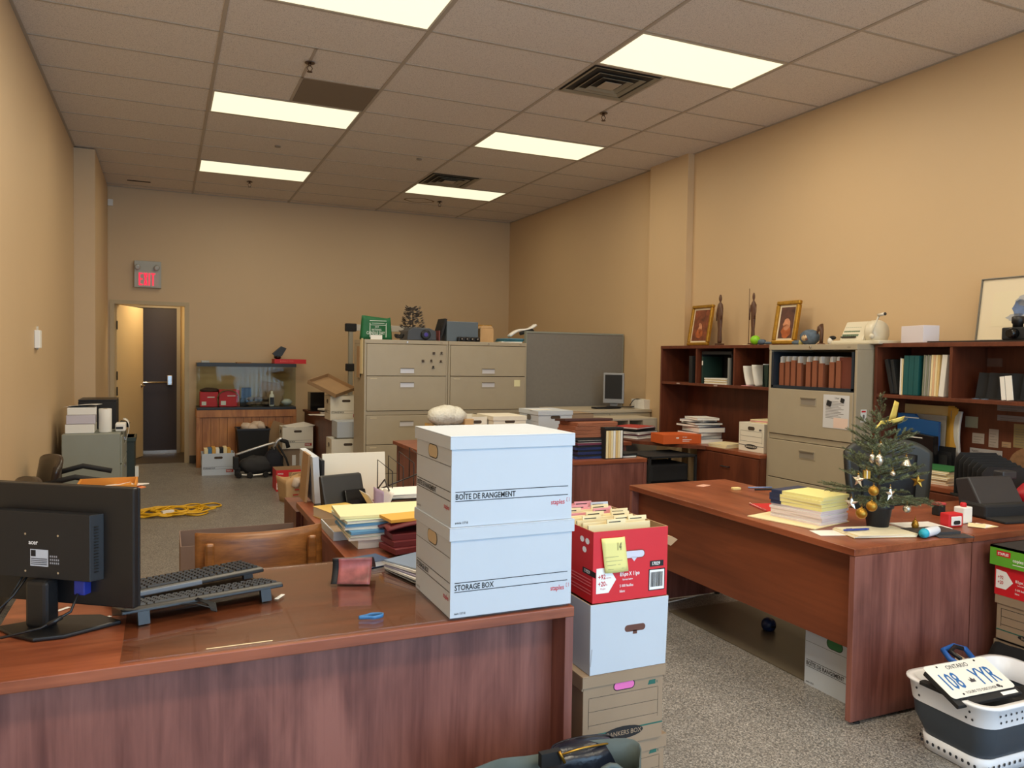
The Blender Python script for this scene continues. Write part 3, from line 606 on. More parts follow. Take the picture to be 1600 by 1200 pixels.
# ================================================================== cartons and boxes
def slotx(mb, c, u, w, h, col, rim=INK): return mb.slot(c, u, UZ, w, h, col, .0012, rim)
HOLE = M('handle_hole', (196, 176, 142), .7)
def storage_box(label, loc, rz=0, w=.386, d=.328, h=.258, lid=.038, title='STORAGE BOX', item='item 13718', lidded=True, hole=HOLE, brand='staples', detail=True, tw=.145, group=None, wall=WHC):
    t = thing('storage_box', label, 'box', loc, rz, group); a, b = w/2, d/2; bh = h-(.004 if lidded else 0)
    k = MB()
    if lidded: k.box(-a, a, -b, b, 0, bh, wall)
    else:
        th = .004; k.box(-a, a, -b, -b+th, 0, bh, wall).box(-a, a, b-th, b, 0, bh, wall).box(-a, -a+th, -b+th, b-th, 0, bh, wall).box(a-th, a, -b+th, b-th, 0, bh, wall).box(-a+th, a-th, -b+th, b-th, 0, th, wall)
    nx = -UX; sc = h/.258
    def face(p, u, w, title, tw, lw):
        k.patch(p+UZ*.098*sc, u, UZ, w-.015, .0022, INK); k.patch(p+UZ*.072*sc, u, UZ, w-.015, .0022, INK)
        k.text(title, p+UZ*.078*sc, u, UZ, .0155*sc, INK, tw, .02)
        k.text(item, p+UZ*.0085*sc, u, UZ, .0065*sc, INK, .8, .01) if detail else None
        if brand:
            q = p+u*(w-lw-.02)+UZ*.046*sc; k.text(brand, q, u, UZ, .0145*sc, RINK, .82, .012); e = q+u*(lw+.001)+UZ*.006*sc
            k.patch(e, u, UZ, .001, .012, RINK).patch(e+u*.008, u, UZ, .001, .012, RINK).patch(e+UZ*.011, u, UZ, .004, .001, RINK).patch(e, u, UZ, .004, .001, RINK)
    face(Vector((-a+.012, -b, 0)), UX, w-.01, title, .80 if detail else .9, .052)
    face(Vector((-a, b-.01, 0)), -UY, d, title, .80 if detail else .9, .05)
    k.patch((-a, b-.004, .17*sc), -UY, UZ, d-.008, .0014, INK)
    slotx(k, Vector((-a, 0, .198*sc)), -UY, .085, .036*sc, hole)
    k.build('body', t, bevel=.002)
    if lidded:
        L = MB(); o = .006; L.box(-a-o, a+o, -b-o, b+o, h-.003, h, wall).box(-a-o, a+o, -b-o, -b-.002, h-lid, h-.003, wall).box(-a-o, a+o, b+.002, b+o, h-lid, h-.003, wall).box(-a-o, -a-.002, -b-.002, b+.002, h-lid, h-.003, wall).box(a+.002, a+o, -b-.002, b+.002, h-lid, h-.003, wall)
        L.build('lid', t, bevel=.002)
    return t
bx = .398+.193; by = -2.821+.164
storage_box('white storage box printed in English, lower of the two on the near desk', (bx, by, GZ), w=.386, d=.328, h=.258, title='STORAGE BOX', item='item 13718', tw=.1)
storage_box('white storage box printed in French, upper of the two on the near desk', (bx-.002, by, GZ+.259), w=.384, d=.328, h=.258, title='BOÎTE DE RANGEMENT', item='article 13718')
# ---------- the tall stack on the floor beside the near desk
sx, sy, sw = 1.01, -2.58, .285
def bankers(label, loc, w, d, h, rz=0, lid=True, col=TAN2, ink=GINK, front='-y', pink=False, logo=True, group=None, small=False):
    t = thing('archive_box', label, 'box', loc, rz, group); a, b = w/2, d/2; k = MB().box(-a, a, -b, b, 0, h-.003, col)
    p = Vector((-a, -b, 0)); lm = .001 if not small else .002
    for z in (.70, .52, .34): k.patch(p+UX*.02+UZ*h*z, UX, UZ, w-.04, lm, INK)
    k.patch(p+UX*.02+UZ*h*.3, UX, UZ, lm, h*.4, INK).patch(p+UX*(w-.02)+UZ*h*.3, UX, UZ, lm, h*.4, INK)
    k.patch(p+UX*.0+UZ*h*.2, UX, UZ, w, .005, ink)
    if logo:
        k.poly(p+UX*w*.5+UZ*h*.17, UX, UZ, [(w*.25*math.cos(q), h*.085*math.sin(q)) for q in [i*math.tau/20 for i in range(20)]], INK, .0012)
        k.text('BANKERS BOX', p+UX*w*.29+UZ*h*.14, UX, UZ, h*.06, col, .95, .01, .0018)
    k.poly(p+UX*w*.8+UZ*h*.745, UX, UZ, [(0, 0), (w*.1, 0), (w*.1, h*.06), (w*.02, h*.06)], ink).text('R', p+UX*w*.91+UZ*h*.75, UX, UZ, h*.04, ink)
    k.slot(p+UX*w*.5+UZ*h*.80, UX, UZ, .075, .024, M('pink_folder_seen', (222, 110, 178), .6) if pink else M('hole_dark', (70, 56, 44), .8), .0014, INK)
    k.build('body', t, bevel=.002)
    if lid:
        L = MB(); o = .006; lh = h*.19; zs = h-lh
        L.box(-a-o, a+o, -b-o, b+o, h-.003, h, col).box(-a-o, a+o, b+.001, b+o, zs, h-.003, col).box(-a-o, -a-.001, -b-.001, b+.001, zs, h-.003, col).box(a+.001, a+o, -b-.001, b+.001, zs, h-.003, col)
        if pink: L.box(-a-o, a+o, -b-o, -b-.001, h-lh*.8, h-.003, col)
        else: L.box(-a-o, a+o, -b-o, -b-.001, zs, h-.003, col)
        L.build('lid', t, bevel=.0015)
    return t
bankers('brown archive box at the very bottom of the tall stack beside the near desk', (sx+.005, sy+.01, 0), .315, .39, .225, rz=.06)
bankers('brown archive box with a pink folder at its handle hole, under the white carton', (sx-.0, sy, .226), .30, .39, .245, rz=0, pink=True)
# white carton, open top
def carton(name, label, loc, w, d, h, col, rz=0, th=.004, flare=0, inner=None, cat='box', rot=None):
    t = thing(name, label, cat, loc, rz, rot=rot); a, b = w/2, d/2; k = MB(); e = flare
    k.add([(-a, -b, 0), (a, -b, 0), (a, b, 0), (-a, b, 0), (-a-e, -b-e, h), (a+e, -b-e, h), (a+e, b+e, h), (-a-e, b+e, h),
           (-a+th, -b+th, th), (a-th, -b+th, th), (a-th, b-th, th), (-a+th, b-th, th), (-a-e+th, -b-e+th, h), (a+e-th, -b-e+th, h), (a+e-th, b+e-th, h), (-a-e+th, b+e-th, h)],
          [(0, 3, 2, 1), (0, 1, 5, 4), (1, 2, 6, 5), (2, 3, 7, 6), (3, 0, 4, 7)], col)
    n = len(k.v)-16; i = k.m(inner or TAN)
    for f in [(8, 9, 10, 11), (8, 12, 13, 9), (9, 13, 14, 10), (10, 14, 15, 11), (11, 15, 12, 8), (4, 5, 13, 12), (5, 6, 14, 13), (6, 7, 15, 14), (7, 4, 12, 15)]: k.f.append([n+q for q in f]); k.mi.append(i); k.sm.append(False)
    return t, k
t, k = carton('white_carton', 'plain white carton with a dark handle hole in the tall stack by the near desk', (sx+.012, sy, .472), .285, .40, .226, WHC, flare=.004)
p = Vector((.02, -.2005, .135)); k.slot(p, UX, UZ, .078, .022, M('hole_brown', (98, 62, 52), .8), .0022, M('hole_edge', (60, 40, 34), .8)).patch(p+UX*-.008-UZ*.02, UX, UZ, .016, .012, M('hole_brown'), .0022)
k.poly((-.1425, -.2005, .03), UX, UZ, [(0, .0), (.002, 0), (.018, .19), (.012, .19)], M('crease_grey', (150, 150, 154), .8), .001)
k.build('body', t, bevel=.0015)
# red paper carton numbered 17029
t, k = carton('paper_carton', 'red paper carton full of file folders on top of the tall stack', (sx+.015, sy, .70), .277, .40, .226, RED, rz=-.01)
b = -.2; W_ = .277; F0 = Vector((-W_/2, b, 0))
WP_ = M('print_white', (240, 238, 236), .6)
k.slot(F0+UX*.15+UZ*.145, UX, UZ, .075, .022, M('pale_hole', (206, 206, 220), .7), .0012, M('hole_tan', (140, 50, 40), .8)); k.poly(F0+UX*.15+UZ*.13, UX, UZ, [(-.012, .006), (.0, -.008), (.012, .006)], M('pale_hole'), .0012)
k.patch(F0+UX*.21+UZ*.098, UX, UZ, .052, .019, INK, .001).text('17029', F0+UX*.216+UZ*.103, UX, UZ, .0105, WP_, .85, .02, .0018)
k.patch(F0+UX*.206+UZ*.02, UX, UZ, .062, .07, INK, .001).patch(F0+UX*.209+UZ*.023, UX, UZ, .056, .064, WP_, .0016)
xx = .213; r_ = random.Random(3)
while xx < .258:
    ww = r_.choice((.0008, .0014, .002)); k.patch(F0+UX*xx+UZ*.032, UX, UZ, ww, .048, INK, .0022); xx += ww+r_.choice((.0008, .0014))
k.poly(F0+UX*.012+UZ*.03, UX, UZ, [(0, 0), (.045, 0), (.072, .04), (.045, .08), (0, .08)], WP_, .0012)
k.text('+92', F0+UX*.018+UZ*.075, UX, UZ, .015, RINK, .8, .02, .002).text('brightness', F0+UX*.044+UZ*.076, UX, UZ, .004, RINK, .9, 0, .002).text('+20', F0+UX*.018+UZ*.053, UX, UZ, .015, RINK, .8, .02, .002).text('lb', F0+UX*.046+UZ*.054, UX, UZ, .006, RINK, 1, 0, .002).text('75 g/m', F0+UX*.026+UZ*.042, UX, UZ, .005, RINK, 1, 0, .002)
k.text('8½po X 11po', F0+UX*.098+UZ*.078, UX, UZ, .0125, WP_, .72, .02).text('format lettre', F0+UX*.108+UZ*.064, UX, UZ, .006, WP_, .85, .01).text('5 000 feuilles', F0+UX*.098+UZ*.043, UX, UZ, .0085, WP_, .78, .01).text('blanc', F0+UX*.098+UZ*.026, UX, UZ, .0085, WP_, .78, .01)
S0 = Vector((-W_/2, .2, 0)); k.patch(S0-UY*.335+UZ*.085, -UY, UZ, .085, .018, INK, .001).text('17029', S0-UY*.345+UZ*.09, -UY, UZ, .01, WP_, 1.1, .02, .0018)
for z in (.07, .06, .05, .035, .025): k.patch(S0-UY*.25+UZ*z, -UY, UZ, .14, .0035, M('faint_print', (226, 110, 112), .6))
for q in range(3):
    an = q*math.tau/3+.5; c = S0-UY*.345+UZ*.18; k.poly(c-UY*.02*math.cos(an)+UZ*.02*math.sin(an), -UY, UZ, [(.014*math.cos(an+i*math.tau/8)*1.0, .01*math.sin(an+i*math.tau/8)) for i in range(8)], WP_)
k.build('body', t)
q = MB().prism([(-.04, 0), (.03, .0), (.045, .03), (.02, .03), (.0, .022)], -.17, .17, TAN, 1); q.X = Matrix.Identity(4); q.build('flap', t, loc=(.16, .02, .16), rot=(0, .5, 0))
note = MB(); note.sheet(lambda u, v: (-.11+.085*u+.035*(1-v)*.4+.012*(1-u)*0, -.2035-.004*math.sin(u*3)-.004*(1-v), .095+.11*v+.012*u*0), 6, 6, M('sticky_yellow', (226, 218, 140), .7), .0008)
note.text('14', (-.058, -.2105, .165), UX, UZ, .026, INK, .5, -.01, .0005)
for i in range(4): note.patch((-.1+.004*i, -.2105, .145-.013*i), UX, UZ, .05+.01*(i % 2), .0012, M('pencil', (150, 146, 110), .8), .0004)
note.build('sticky_note', loc=(sx+.01, sy, .70), label='curled yellow paper note reading 14 stuck on the red carton', cat='note')
fx = 0
FOL = [(PNK, .15), (PNK, .145), (MAN, .13), (CRM, .12), (PNK, .13), (CRM, .12), (CRM, .115), (CRM, .11), (CRM, .105)]
labs = {0: 'pink', 1: 'cream'}
for i in range(14):
    yy = sy+.175-i*.026; mt = [PNK, PNK, WHC, PNK, CRM, CRM, PNK, CRM, CRM, CRM, CRM, CRM, CRM, CRM][i]; pk = mt is PNK
    f = MB().box(-.12, .115, -.004, .004, 0, .232-.002*(i % 3), mt); tx = [-.1, .0, .05, -.05, .03][i % 5]; f.box(tx, tx+.07, -.0036, .0005, .23, .244, mt); f.patch((tx+.006, -.0036, .234), UX, UZ, .045, .003, INK)
    f.build('file_folder', loc=(sx+.008, yy, .705), rot=(math.radians(-8+(i % 4)*1.5), 0, random.uniform(-.02, .02)), label=('pink' if pk else 'white' if mt is WHC else 'cream')+' file folder standing in the red carton on the tall stack', cat='folder', group=('pink' if pk else 'white' if mt is WHC else 'cream')+' folders in the red carton')
# ---------- leather bag, tote and paper at the foot of the near desk
OLV = M('olive_tote_fabric', (72, 84, 84), .6, var=.15, scale=14); LTH = M('black_leather', (22, 26, 38), .28, bump=.3, scale=26)
t = thing('tote_bag', 'grey green fabric tote bag on the floor in front of the near desk', 'bag', (.60, -3.10, 0))
k = MB(); k.sheet(lambda u, v: (.26*math.cos(u*math.tau)*(1+.05*math.sin(5*u*math.tau)), .11*math.sin(u*math.tau)*(1+.06*math.sin(7*u*math.tau)), (.01+.385*v)+.012*math.sin(u*math.tau*3)*v), 40, 5, OLV, .003); k.box(-.24, .24, -.09, .09, .004, .012, OLV); k.build('body', t)
MB().tube([(.1+.06*math.cos(q), -.1, .33+.1*math.sin(q)) for q in [i*math.pi/10 for i in range(11)]], .008, OLV, 6).build('strap', t)
t = thing('leather_bag', 'shiny black leather bag with a zip leaning in the tote bag', 'bag', (.73, -3.0, .02))
k = MB(); k.sheet(lambda u, v: ((.15+.01*math.sin(9*u))*math.cos(u*math.tau)*(1-.35*v*v), (.07)*math.sin(u*math.tau)*(1-.5*v**2)+.0, .2+.17*v), 28, 6, LTH, .004); k.ball((0, 0, .36), .1, LTH, 18, (.1, .036, .02), .05, 2).box(-.12, .12, -.05, .05, .19, .21, LTH); k.build('body', t)
MB().tube([(-.11, -.03, .365), (-.02, -.045, .382), (.08, -.03, .37)], .003, GLD, 5).build('zip', t)
MB().box(-.15, -.09, -.05, -.03, .352, .39, BLM).tube([(-.1, -.055, .392), (-.085, -.06, .36)], .004, GLD, 5).build('buckle', t)
B(0, .42, 0, .3, 0, .28, WHC).build('white_box', loc=(.30, -2.66, 0), label='pale white box on the floor under the modesty panel of the near desk', cat='box', bevel=.003)
B(-.14, .1, -.2, .13, 0, .018, M('tan_sheet', (206, 182, 150), .7)).build('folded_carton', loc=(1.16, -2.98, .0), rz=.35, label='flattened pale carton on the floor at the foot of the tall stack', cat='cardboard')
# ---------- cartons under desk two and beside its end
storage_box('white storage box with a green handle hole on the floor under the tree desk', (2.475, -2.385, .0), rz=.0, w=.27, d=.34, h=.30, title='BOÎTE DE RANGEMENT', item='article 13718', hole=GRN, lidded=False, brand=None)
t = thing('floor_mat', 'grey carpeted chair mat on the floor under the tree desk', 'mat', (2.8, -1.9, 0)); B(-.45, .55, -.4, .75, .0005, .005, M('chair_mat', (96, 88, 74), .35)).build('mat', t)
p = FZ(1190, 998, 0); t = thing('floor_ball', 'small blue ball on the floor under the tree desk', 'ball', (p.x+.12, p.y+.08, .035)); MB().ball((0, 0, 0), .04, M('ball_blue', (36, 52, 96), .3), 20).build('ball', t)
B(-.018, .012, -.0405, -.037, -.006, .004, INK).build('mark', t)
cb = bpy.data.objects
MB().tube([(2.62, -1.95, .3), (2.6, -2.0, .12), (2.58, -2.06, .03), (2.62, -2.15, .011), (2.75, -2.22, .011)], .005, BLM, 6).build('power_cable', loc=(0, 0, 0), label='black power cable hanging behind the tree desk to the floor', cat='cable')
MB().tube([(2.3, -1.05, .009), (2.6, -1.0, .009), (3.0, -.92, .009)], .004, WHT, 6).build('power_cable', label='thin white cable along the floor beyond the tree desk', cat='cable')
# right stack: dark draped box, brown archive box, red carton, green lid
gx, gy = 3.115, -2.865
t = thing('covered_box', 'box under a black cloth at the bottom of the stack by the tree desk end', 'box', (gx+.03, gy-.055, 0), R90); B(-.26, .26, -.16, .16, 0, .27, TAN2).build('body', t)
k = MB(); k.sheet(lambda u, v: (-.3+.62*u, -.2+.36*v, .276 if .12 < v and .08 < u < .95 else .276-.16*max(0, (.12-v)/.12)-.12*max(0, (.08-u)/.08)-.0+.004*math.sin(u*30)), 40, 30, M('black_cloth', (28, 27, 30), .9), .004); k.build('cloth', t)
bankers('brown archive box beneath the red carton by the tree desk end', (gx, gy, .281), .38, .28, .19, rz=R90, small=True)
t, k = carton('paper_carton', 'red paper carton with a green lid, beside the end of the tree desk', (gx, gy, .472), .40, .29, .2, RED, rz=R90); F0 = Vector((-.2, -.145, 0))
k.poly(F0+UX*.006+UZ*.03, UX, UZ, [(0, 0), (.045, 0), (.075, .035), (.045, .075), (0, .08)], WP_, .0015).text('+92', F0+UX*.014+UZ*.072, UX, UZ, .014, RINK, .8, .02, .0022).text('+20', F0+UX*.014+UZ*.05, UX, UZ, .014, RINK, .8, .02, .0022).text('8½po X 11po', F0+UX*.09+UZ*.07, UX, UZ, .0125, WP_, .75, .02).text('format lettre', F0+UX*.1+UZ*.058, UX, UZ, .005, WP_, .85, .01).text('5 000 feuilles', F0+UX*.09+UZ*.036, UX, UZ, .0085, WP_, .78, .01).text('blanc', F0+UX*.09+UZ*.02, UX, UZ, .008, WP_, .78, .01)
k.build('body', t)
tl = bpy.data.objects.new('lid_holder', None); bpy.data.objects.remove(tl); GL = M('green_lid', (96, 168, 46), .5)
k = MB().box(-.215, .215, -.16, .16, .075, .085, M('black_top', (34, 34, 38), .6)).box(-.215, .215, -.16, -.154, 0, .085, GL).box(-.215, .215, .154, .16, 0, .08, GL).box(-.215, -.209, -.154, .154, 0, .085, TAN2).box(.209, .215, -.154, .154, 0, .085, GL)
G0 = Vector((-.215, -.16, 0)); k.patch(G0+UX*.03+UZ*.042, UX, UZ, .06, .024, RED, .001).text('STAPLES', G0+UX*.035+UZ*.048, UX, UZ, .011, WP_, .82, .03, .002).text('copies', G0+UX*.1+UZ*.03, UX, UZ, .014, WP_, .9, .02).patch(G0+UX*.1+UZ*.016, UX, UZ, .09, .003, WP_)
k.build('lid', t, loc=(0, 0, .13), label='green cardboard lid')
# ---------- laundry basket
RZ = .265
A_, B_, = FZ(1401, 1052, RZ), FZ(1545, 1117, RZ)
un = (B_-A_); un.z = 0; wl = un.length; un.normalize(); vn = Vector((-un.y, un.x, 0)); yawb = math.atan2(un.y, un.x)
bl_, bd_ = wl, .58
cen = A_+un*bl_/2+vn*bd_/2; t = thing('laundry_basket', 'collapsible white and dark grey laundry basket on the floor by the tree desk', 'basket', (cen.x, cen.y, 0), yawb)
PLW = M('white_plastic', (228, 230, 236), .35); DGR = M('grey_rubber', (58, 66, 76), .55)
def rr(a, b, r, z, n=7):
    P = []
    for qx, qy, a0 in ((1, 1, 0), (-1, 1, 90), (-1, -1, 180), (1, -1, 270)):
        for i in range(n): w = math.radians(a0+i*90/(n-1)); P.append((qx*(a-r)+r*math.cos(w), qy*(b-r)+r*math.sin(w), z))
    return P
def wallring(mb, rings, mat):
    n = len(rings[0]); vs = [p for r in rings for p in r]; fs = []
    for i in range(len(rings)-1):
        for k in range(n): fs.append((i*n+k, i*n+(k+1) % n, (i+1)*n+(k+1) % n, (i+1)*n+k))
    mb.add(vs, fs, mat, True)
ba, bb = bl_/2, bd_/2
k = MB(); wallring(k, [rr(ba-.02, bb-.02, .07, RZ-.075), rr(ba-.012, bb-.012, .07, RZ-.01), rr(ba, bb, .08, RZ), rr(ba, bb, .08, RZ+.006), rr(ba-.028, bb-.028, .06, RZ+.006), rr(ba-.034, bb-.034, .06, RZ-.075)], PLW); k.build('rim', t)
k = MB(); wallring(k, [rr(ba-.022, bb-.022, .07, RZ-.07), rr(ba-.03, bb-.03, .06, RZ-.13), rr(ba-.055, bb-.055, .06, RZ-.2), rr(ba-.06, bb-.06, .06, .05), rr(ba-.064, bb-.064, .05, .05), rr(ba-.058, bb-.058, .05, RZ-.2), rr(ba-.034, bb-.034, .05, RZ-.13), rr(ba-.026, bb-.026, .06, RZ-.07)], DGR); k.build('folding_wall', t)
k = MB(); wallring(k, [rr(ba-.066, bb-.066, .05, 0), rr(ba-.056, bb-.056, .06, .004), rr(ba-.05, bb-.05, .06, .06), rr(ba-.06, bb-.06, .05, .062), rr(ba-.066, bb-.066, .05, .01)], PLW); k.prism([(x, y) for x, y, z in rr(ba-.066, bb-.066, .05, 0)], .001, .008, PLW); k.build('base', t)
HL = M('hole_shadow', (40, 44, 52), .8); k = MB()
for s, n_, a_, b_ in ((1, 15, ba, bb), (0, 10, bb, ba)):
    L_ = (b_ if s else b_)
for side in range(4):
    a_, b_ = (ba, bb) if side % 2 == 0 else (bb, ba); k.X = Matrix.Rotation(side*math.pi/2, 4, 'Z'); nn = int(a_*2/.036)
    for i in range(nn):
        x = -a_+.08+i*(2*a_-.16)/(nn-1)
        k.slot(Vector((x, -b_+.051, .034)), UX, UZ, .011, .013, HL, .0015)
        for rw in range(2):
            if side == 0 and abs(x+(.009*rw)) < .085: continue
            z = RZ-.026-.026*rw; k.slot(Vector((x+.009*rw, -b_+(.014 if rw == 0 else .0175), z)), UX, UZ, .009, .009, HL, .0015)
k.build('holes', t)
k = MB(); k.X = Matrix.Identity(4)
k.sheet(lambda u, v: (-.085+.17*u, -bb-.003+.036*v, RZ+.009-.0*v+.003*math.sin(v*math.pi)), 10, 6, BLM, .003); k.box(-.085, .085, -bb-.003, -bb+.003, RZ-.002, RZ+.008, BLM); k.build('grip', t, bevel=.002)
# what lies in the basket
t2 = thing('licence_plate', 'blue on white licence plate lying in the laundry basket', 'plate', (0, 0, 0))
P1, P2, P3 = FZ(1442, 1064, .29), FZ(1562, 1041, .30), FZ(1588, 1073, .285)
uu = (P2-P1).normalized(); vv = (P2-P3); vv = (vv-uu*vv.dot(uu)).normalized(); vv = (vv+UZ*.35).normalized(); vv = (vv-uu*vv.dot(uu)).normalized(); nn_ = uu.cross(vv)
mt = Matrix((( uu.x, vv.x, nn_.x, 0), (uu.y, vv.y, nn_.y, 0), (uu.z, vv.z, nn_.z, 0), (0, 0, 0, 1)))
pw_, ph_ = .305, .152; org = P3-uu*pw_
t2.matrix_world = Matrix.Translation(org) @ mt
PB = M('plate_blue', (30, 96, 160), .5); PLT = M('plate_white', (224, 222, 214), .4)
k = MB().prism([(x+pw_/2, y+ph_/2) for x, y, z in rr(pw_/2, ph_/2, .016, 0)], 0, .0012, PLT)
o = Vector((0, 0, .0012)); k.text('108', o+Vector((.02, .036, 0)), UX, UY, .072, PB, .56, .012).text('YYR', o+Vector((.172, .036, 0)), UX, UY, .072, PB, .56, .012).text('ONTARIO', o+Vector((.095, .122, 0)), UX, UY, .018, M('plate_ink', (60, 60, 66), .5), .92, .005).text('YOURS TO DISCOVER', o+Vector((.075, .01, 0)), UX, UY, .011, M('plate_ink'), .95, .005)
k.poly(o+Vector((.152, .062, 0)), UX, UY, [(-.012, -.01), (.012, -.01), (.014, .006), (.007, 0), (0, .013), (-.007, 0), (-.014, .006)], M('plate_ink')); k.poly(o+Vector((.235, .018, 0)), UX, UY, [(.009*math.cos(i), .008*math.sin(i)) for i in range(6)], M('plate_ink'))
k.build('plate', t2)
for x, y in ((.06, .14), (.245, .14), (.06, .012), (.245, .012)): MB().lathe([(.004, 0), (.004, .0016)], BLM, 8).build('bolt_hole', t2, loc=(x, y, .0012))
t3 = thing('plate_frame', 'black plate frame with a white sticker under the licence plate', 'frame', (0, 0, 0)); t3.matrix_world = Matrix.Translation(org-nn_*.022) @ mt
MB().box(-.0, pw_+.004, -.026, ph_*.9, 0, .018, BLM).build('frame', t3, bevel=.003); k = MB().box(pw_-.085, pw_-.01, -.02, -.006, .018, .0186, WHT); k.build('sticker', t3)
MB().box(.12, pw_-.03, .03, ph_*.7, 0, .04, M('black_bag_fabric', (30, 30, 32), .9)).build('black_case', loc=org-nn_*.085-Vector((0, 0, .0)), rot=mt.to_euler(), label='black soft case under the plate frame in the laundry basket', cat='case', bevel=.01)
c = FZ(1512, 1026, .29); t = thing('scrub_brush', 'packaged brush with a blue and black looped handle in the laundry basket', 'brush', (c.x-.08, c.y-.02, .27), .2)
k = MB(); k.tube([(.01, -.01, .0), (.0, .035, .018), (.04, .08, .03), (.13, .08, .03), (.165, .05, .02), (.12, .0, .006), (.05, -.03, .0)], .011, M('brush_blue', (24, 88, 170), .45), 10, closed=True); k.build('handle', t)
MB().tube([(.03, .005, .02), (.035, .05, .036), (.1, .062, .04), (.13, .045, .03)], .009, BLK, 8).build('grip', t)
k = MB().box(-.07, .13, -.11, .02, -.004, .0, M('kraft_card', (196, 172, 140), .7)).patch((-.0, -.08, .0), UX, UY, .02, .02, INK).patch((.03, -.08, .0), UX, UY, .03, .035, M('card_print', (120, 96, 76), .7)); k.build('card', t, rot=(.45, .0, .35), loc=(0, 0, .0))
k = MB(); r0 = random.Random(5)
k.sheet(lambda u, v: (-ba+.06+(2*ba-.12)*u, -bb+.25+(bb*2-.33)*v, .15+.09*math.sin(u*3.1)*math.sin(v*3.1)+.02*math.sin(u*13+v*7)+.015*math.sin(v*17-u*5)), 26, 26, M('black_bag_fabric'), .004)
k.build('black_garment', loc=(cen.x, cen.y, 0), rz=yawb, label='black crumpled garment filling the laundry basket', cat='garment')
# ================================================================== things on and around the near desk
def fold(name, label, cat, loc, w, d, h, mat, rz=0, group=None, edge=None, bevel=.0008, rot=None):
    """closed flat thing: cover plus visible page block"""
    k = MB()
    if edge: k.box(-w/2, w/2, -d/2, d/2, h-.0012, h, mat).box(-w/2, w/2, -d/2, d/2, 0, .0012, mat).box(-w/2+.003, w/2-.003, -d/2+.003, d/2-.003, .0012, h-.0012, edge).box(w/2-.003, w/2, -d/2, d/2, .0012, h-.0012, mat)
    else: k.box(-w/2, w/2, -d/2, d/2, 0, h, mat)
    return k.build(name, loc=loc, rz=rz, label=label, cat=cat, group=group, bevel=bevel if not edge else 0, rot=rot)
# monitor seen from behind
ma = math.atan2(-.57, .82); mc = Vector((-.408, -2.60, 0)) + Vector((-.82, .57, 0))*.25
t = thing('computer_monitor', 'black flat monitor seen from behind on the corner of the near desk', 'monitor', (mc.x, mc.y, DT), ma)
MW, MZ0, MZ1 = .244, .062, .384
k = MB().box(-MW, MW, 0, .02, MZ0, MZ1, BLK).box(-MW, MW, .02, .03, MZ0, MZ1, BLK); k.build('bezel', t, bevel=.004)
B(-MW+.014, MW-.014, .0302, .032, MZ0+.016, MZ1-.016, BLG).build('screen', t)
MBK = M('monitor_back', (24, 25, 28), .5)
k = MB().prism([(-.17, 0), (.155, 0), (.14, -.035), (-.155, -.035)], MZ0+.075, MZ1-.07, MBK)
for i in range(16): k.box(.1445, .1455+.006, -.026, -.014, .17+.008*i-.01, .173+.008*i-.01, INK)
q = Vector((-.04, -.0352, .0)); 
k.text('acer', (-.045, -.035, .228), UX, UZ, .012, WP_, .95, .02).patch((-.04, -.035, .17), UX, UZ, .055, .045, M('sticker_grey', (196, 200, 208), .6)).patch((-.038, -.035, .196), UX, UZ, .015, .017, INK, .001)
for i in range(4): k.patch((-.038, -.035, .174+.005*i), UX, UZ, .05, .0022, INK, .001)
for i in range(14): k.patch((.02+.006*(i % 5), -.035, .178+.009*(i//5)), UX, UZ, .004, .005, M('tiny_print', (150, 150, 156), .6))
for x in (-.055, .045):
    for z in (.155, .255): k.slot(Vector((x, -.035, z)), UX, UZ, .006, .006, CHR)
k.build('housing', t, bevel=.008)
k = MB().prism([(-.035, -.012), (.03, -.012), (.03, -.062), (-.035, -.062)], .01, MZ0+.075, BLK); k.build('stand_neck', t, bevel=.01)
a0 = -ma; Rm = Matrix.Rotation(a0, 4, 'Z')
pl = [Rm @ (Vector((x, y, 0))-Vector((mc.x, mc.y, 0))) for x, y in ((-.745, -2.45), (-.70, -2.53), (-.645, -2.588), (-.575, -2.588), (-.445, -2.518), (-.50, -2.44), (-.60, -2.41))]
MB().prism([(p.x, p.y) for p in pl], .001, .012, BLK).build('base', t, bevel=.004)
B(.085, .117, -.028, .0, MZ0+.035, MZ0+.075, M('vga_blue', (30, 44, 130), .4)).build('cable_plug', t, bevel=.003)
k = MB(); pts = [(.1, -.03, MZ0+.04), (.095, -.05, .06), (.05, -.1, .03), (-.03, -.14, .012), (-.12, -.16, .008), (-.25, -.13, .007)]
k.tube(pts, .0035, BLK, 6).tube([(.083, -.065, .05), (.06, -.09, .035)], .006, BLK, 8); k.build('video_cable', t)
MB().tube([(-.06, -.02, .14), (-.08, -.05, .09), (-.12, -.1, .03), (-.17, -.11, .008), (-.25, -.06, .007)], .0032, BLK, 6).build('power_cable', t)
MB().tube([(-.075, -.02, .14), (-.1, -.04, .08), (-.15, -.03, .02), (-.2, .03, .007)], .003, BLK, 6).build('power_cable', t)
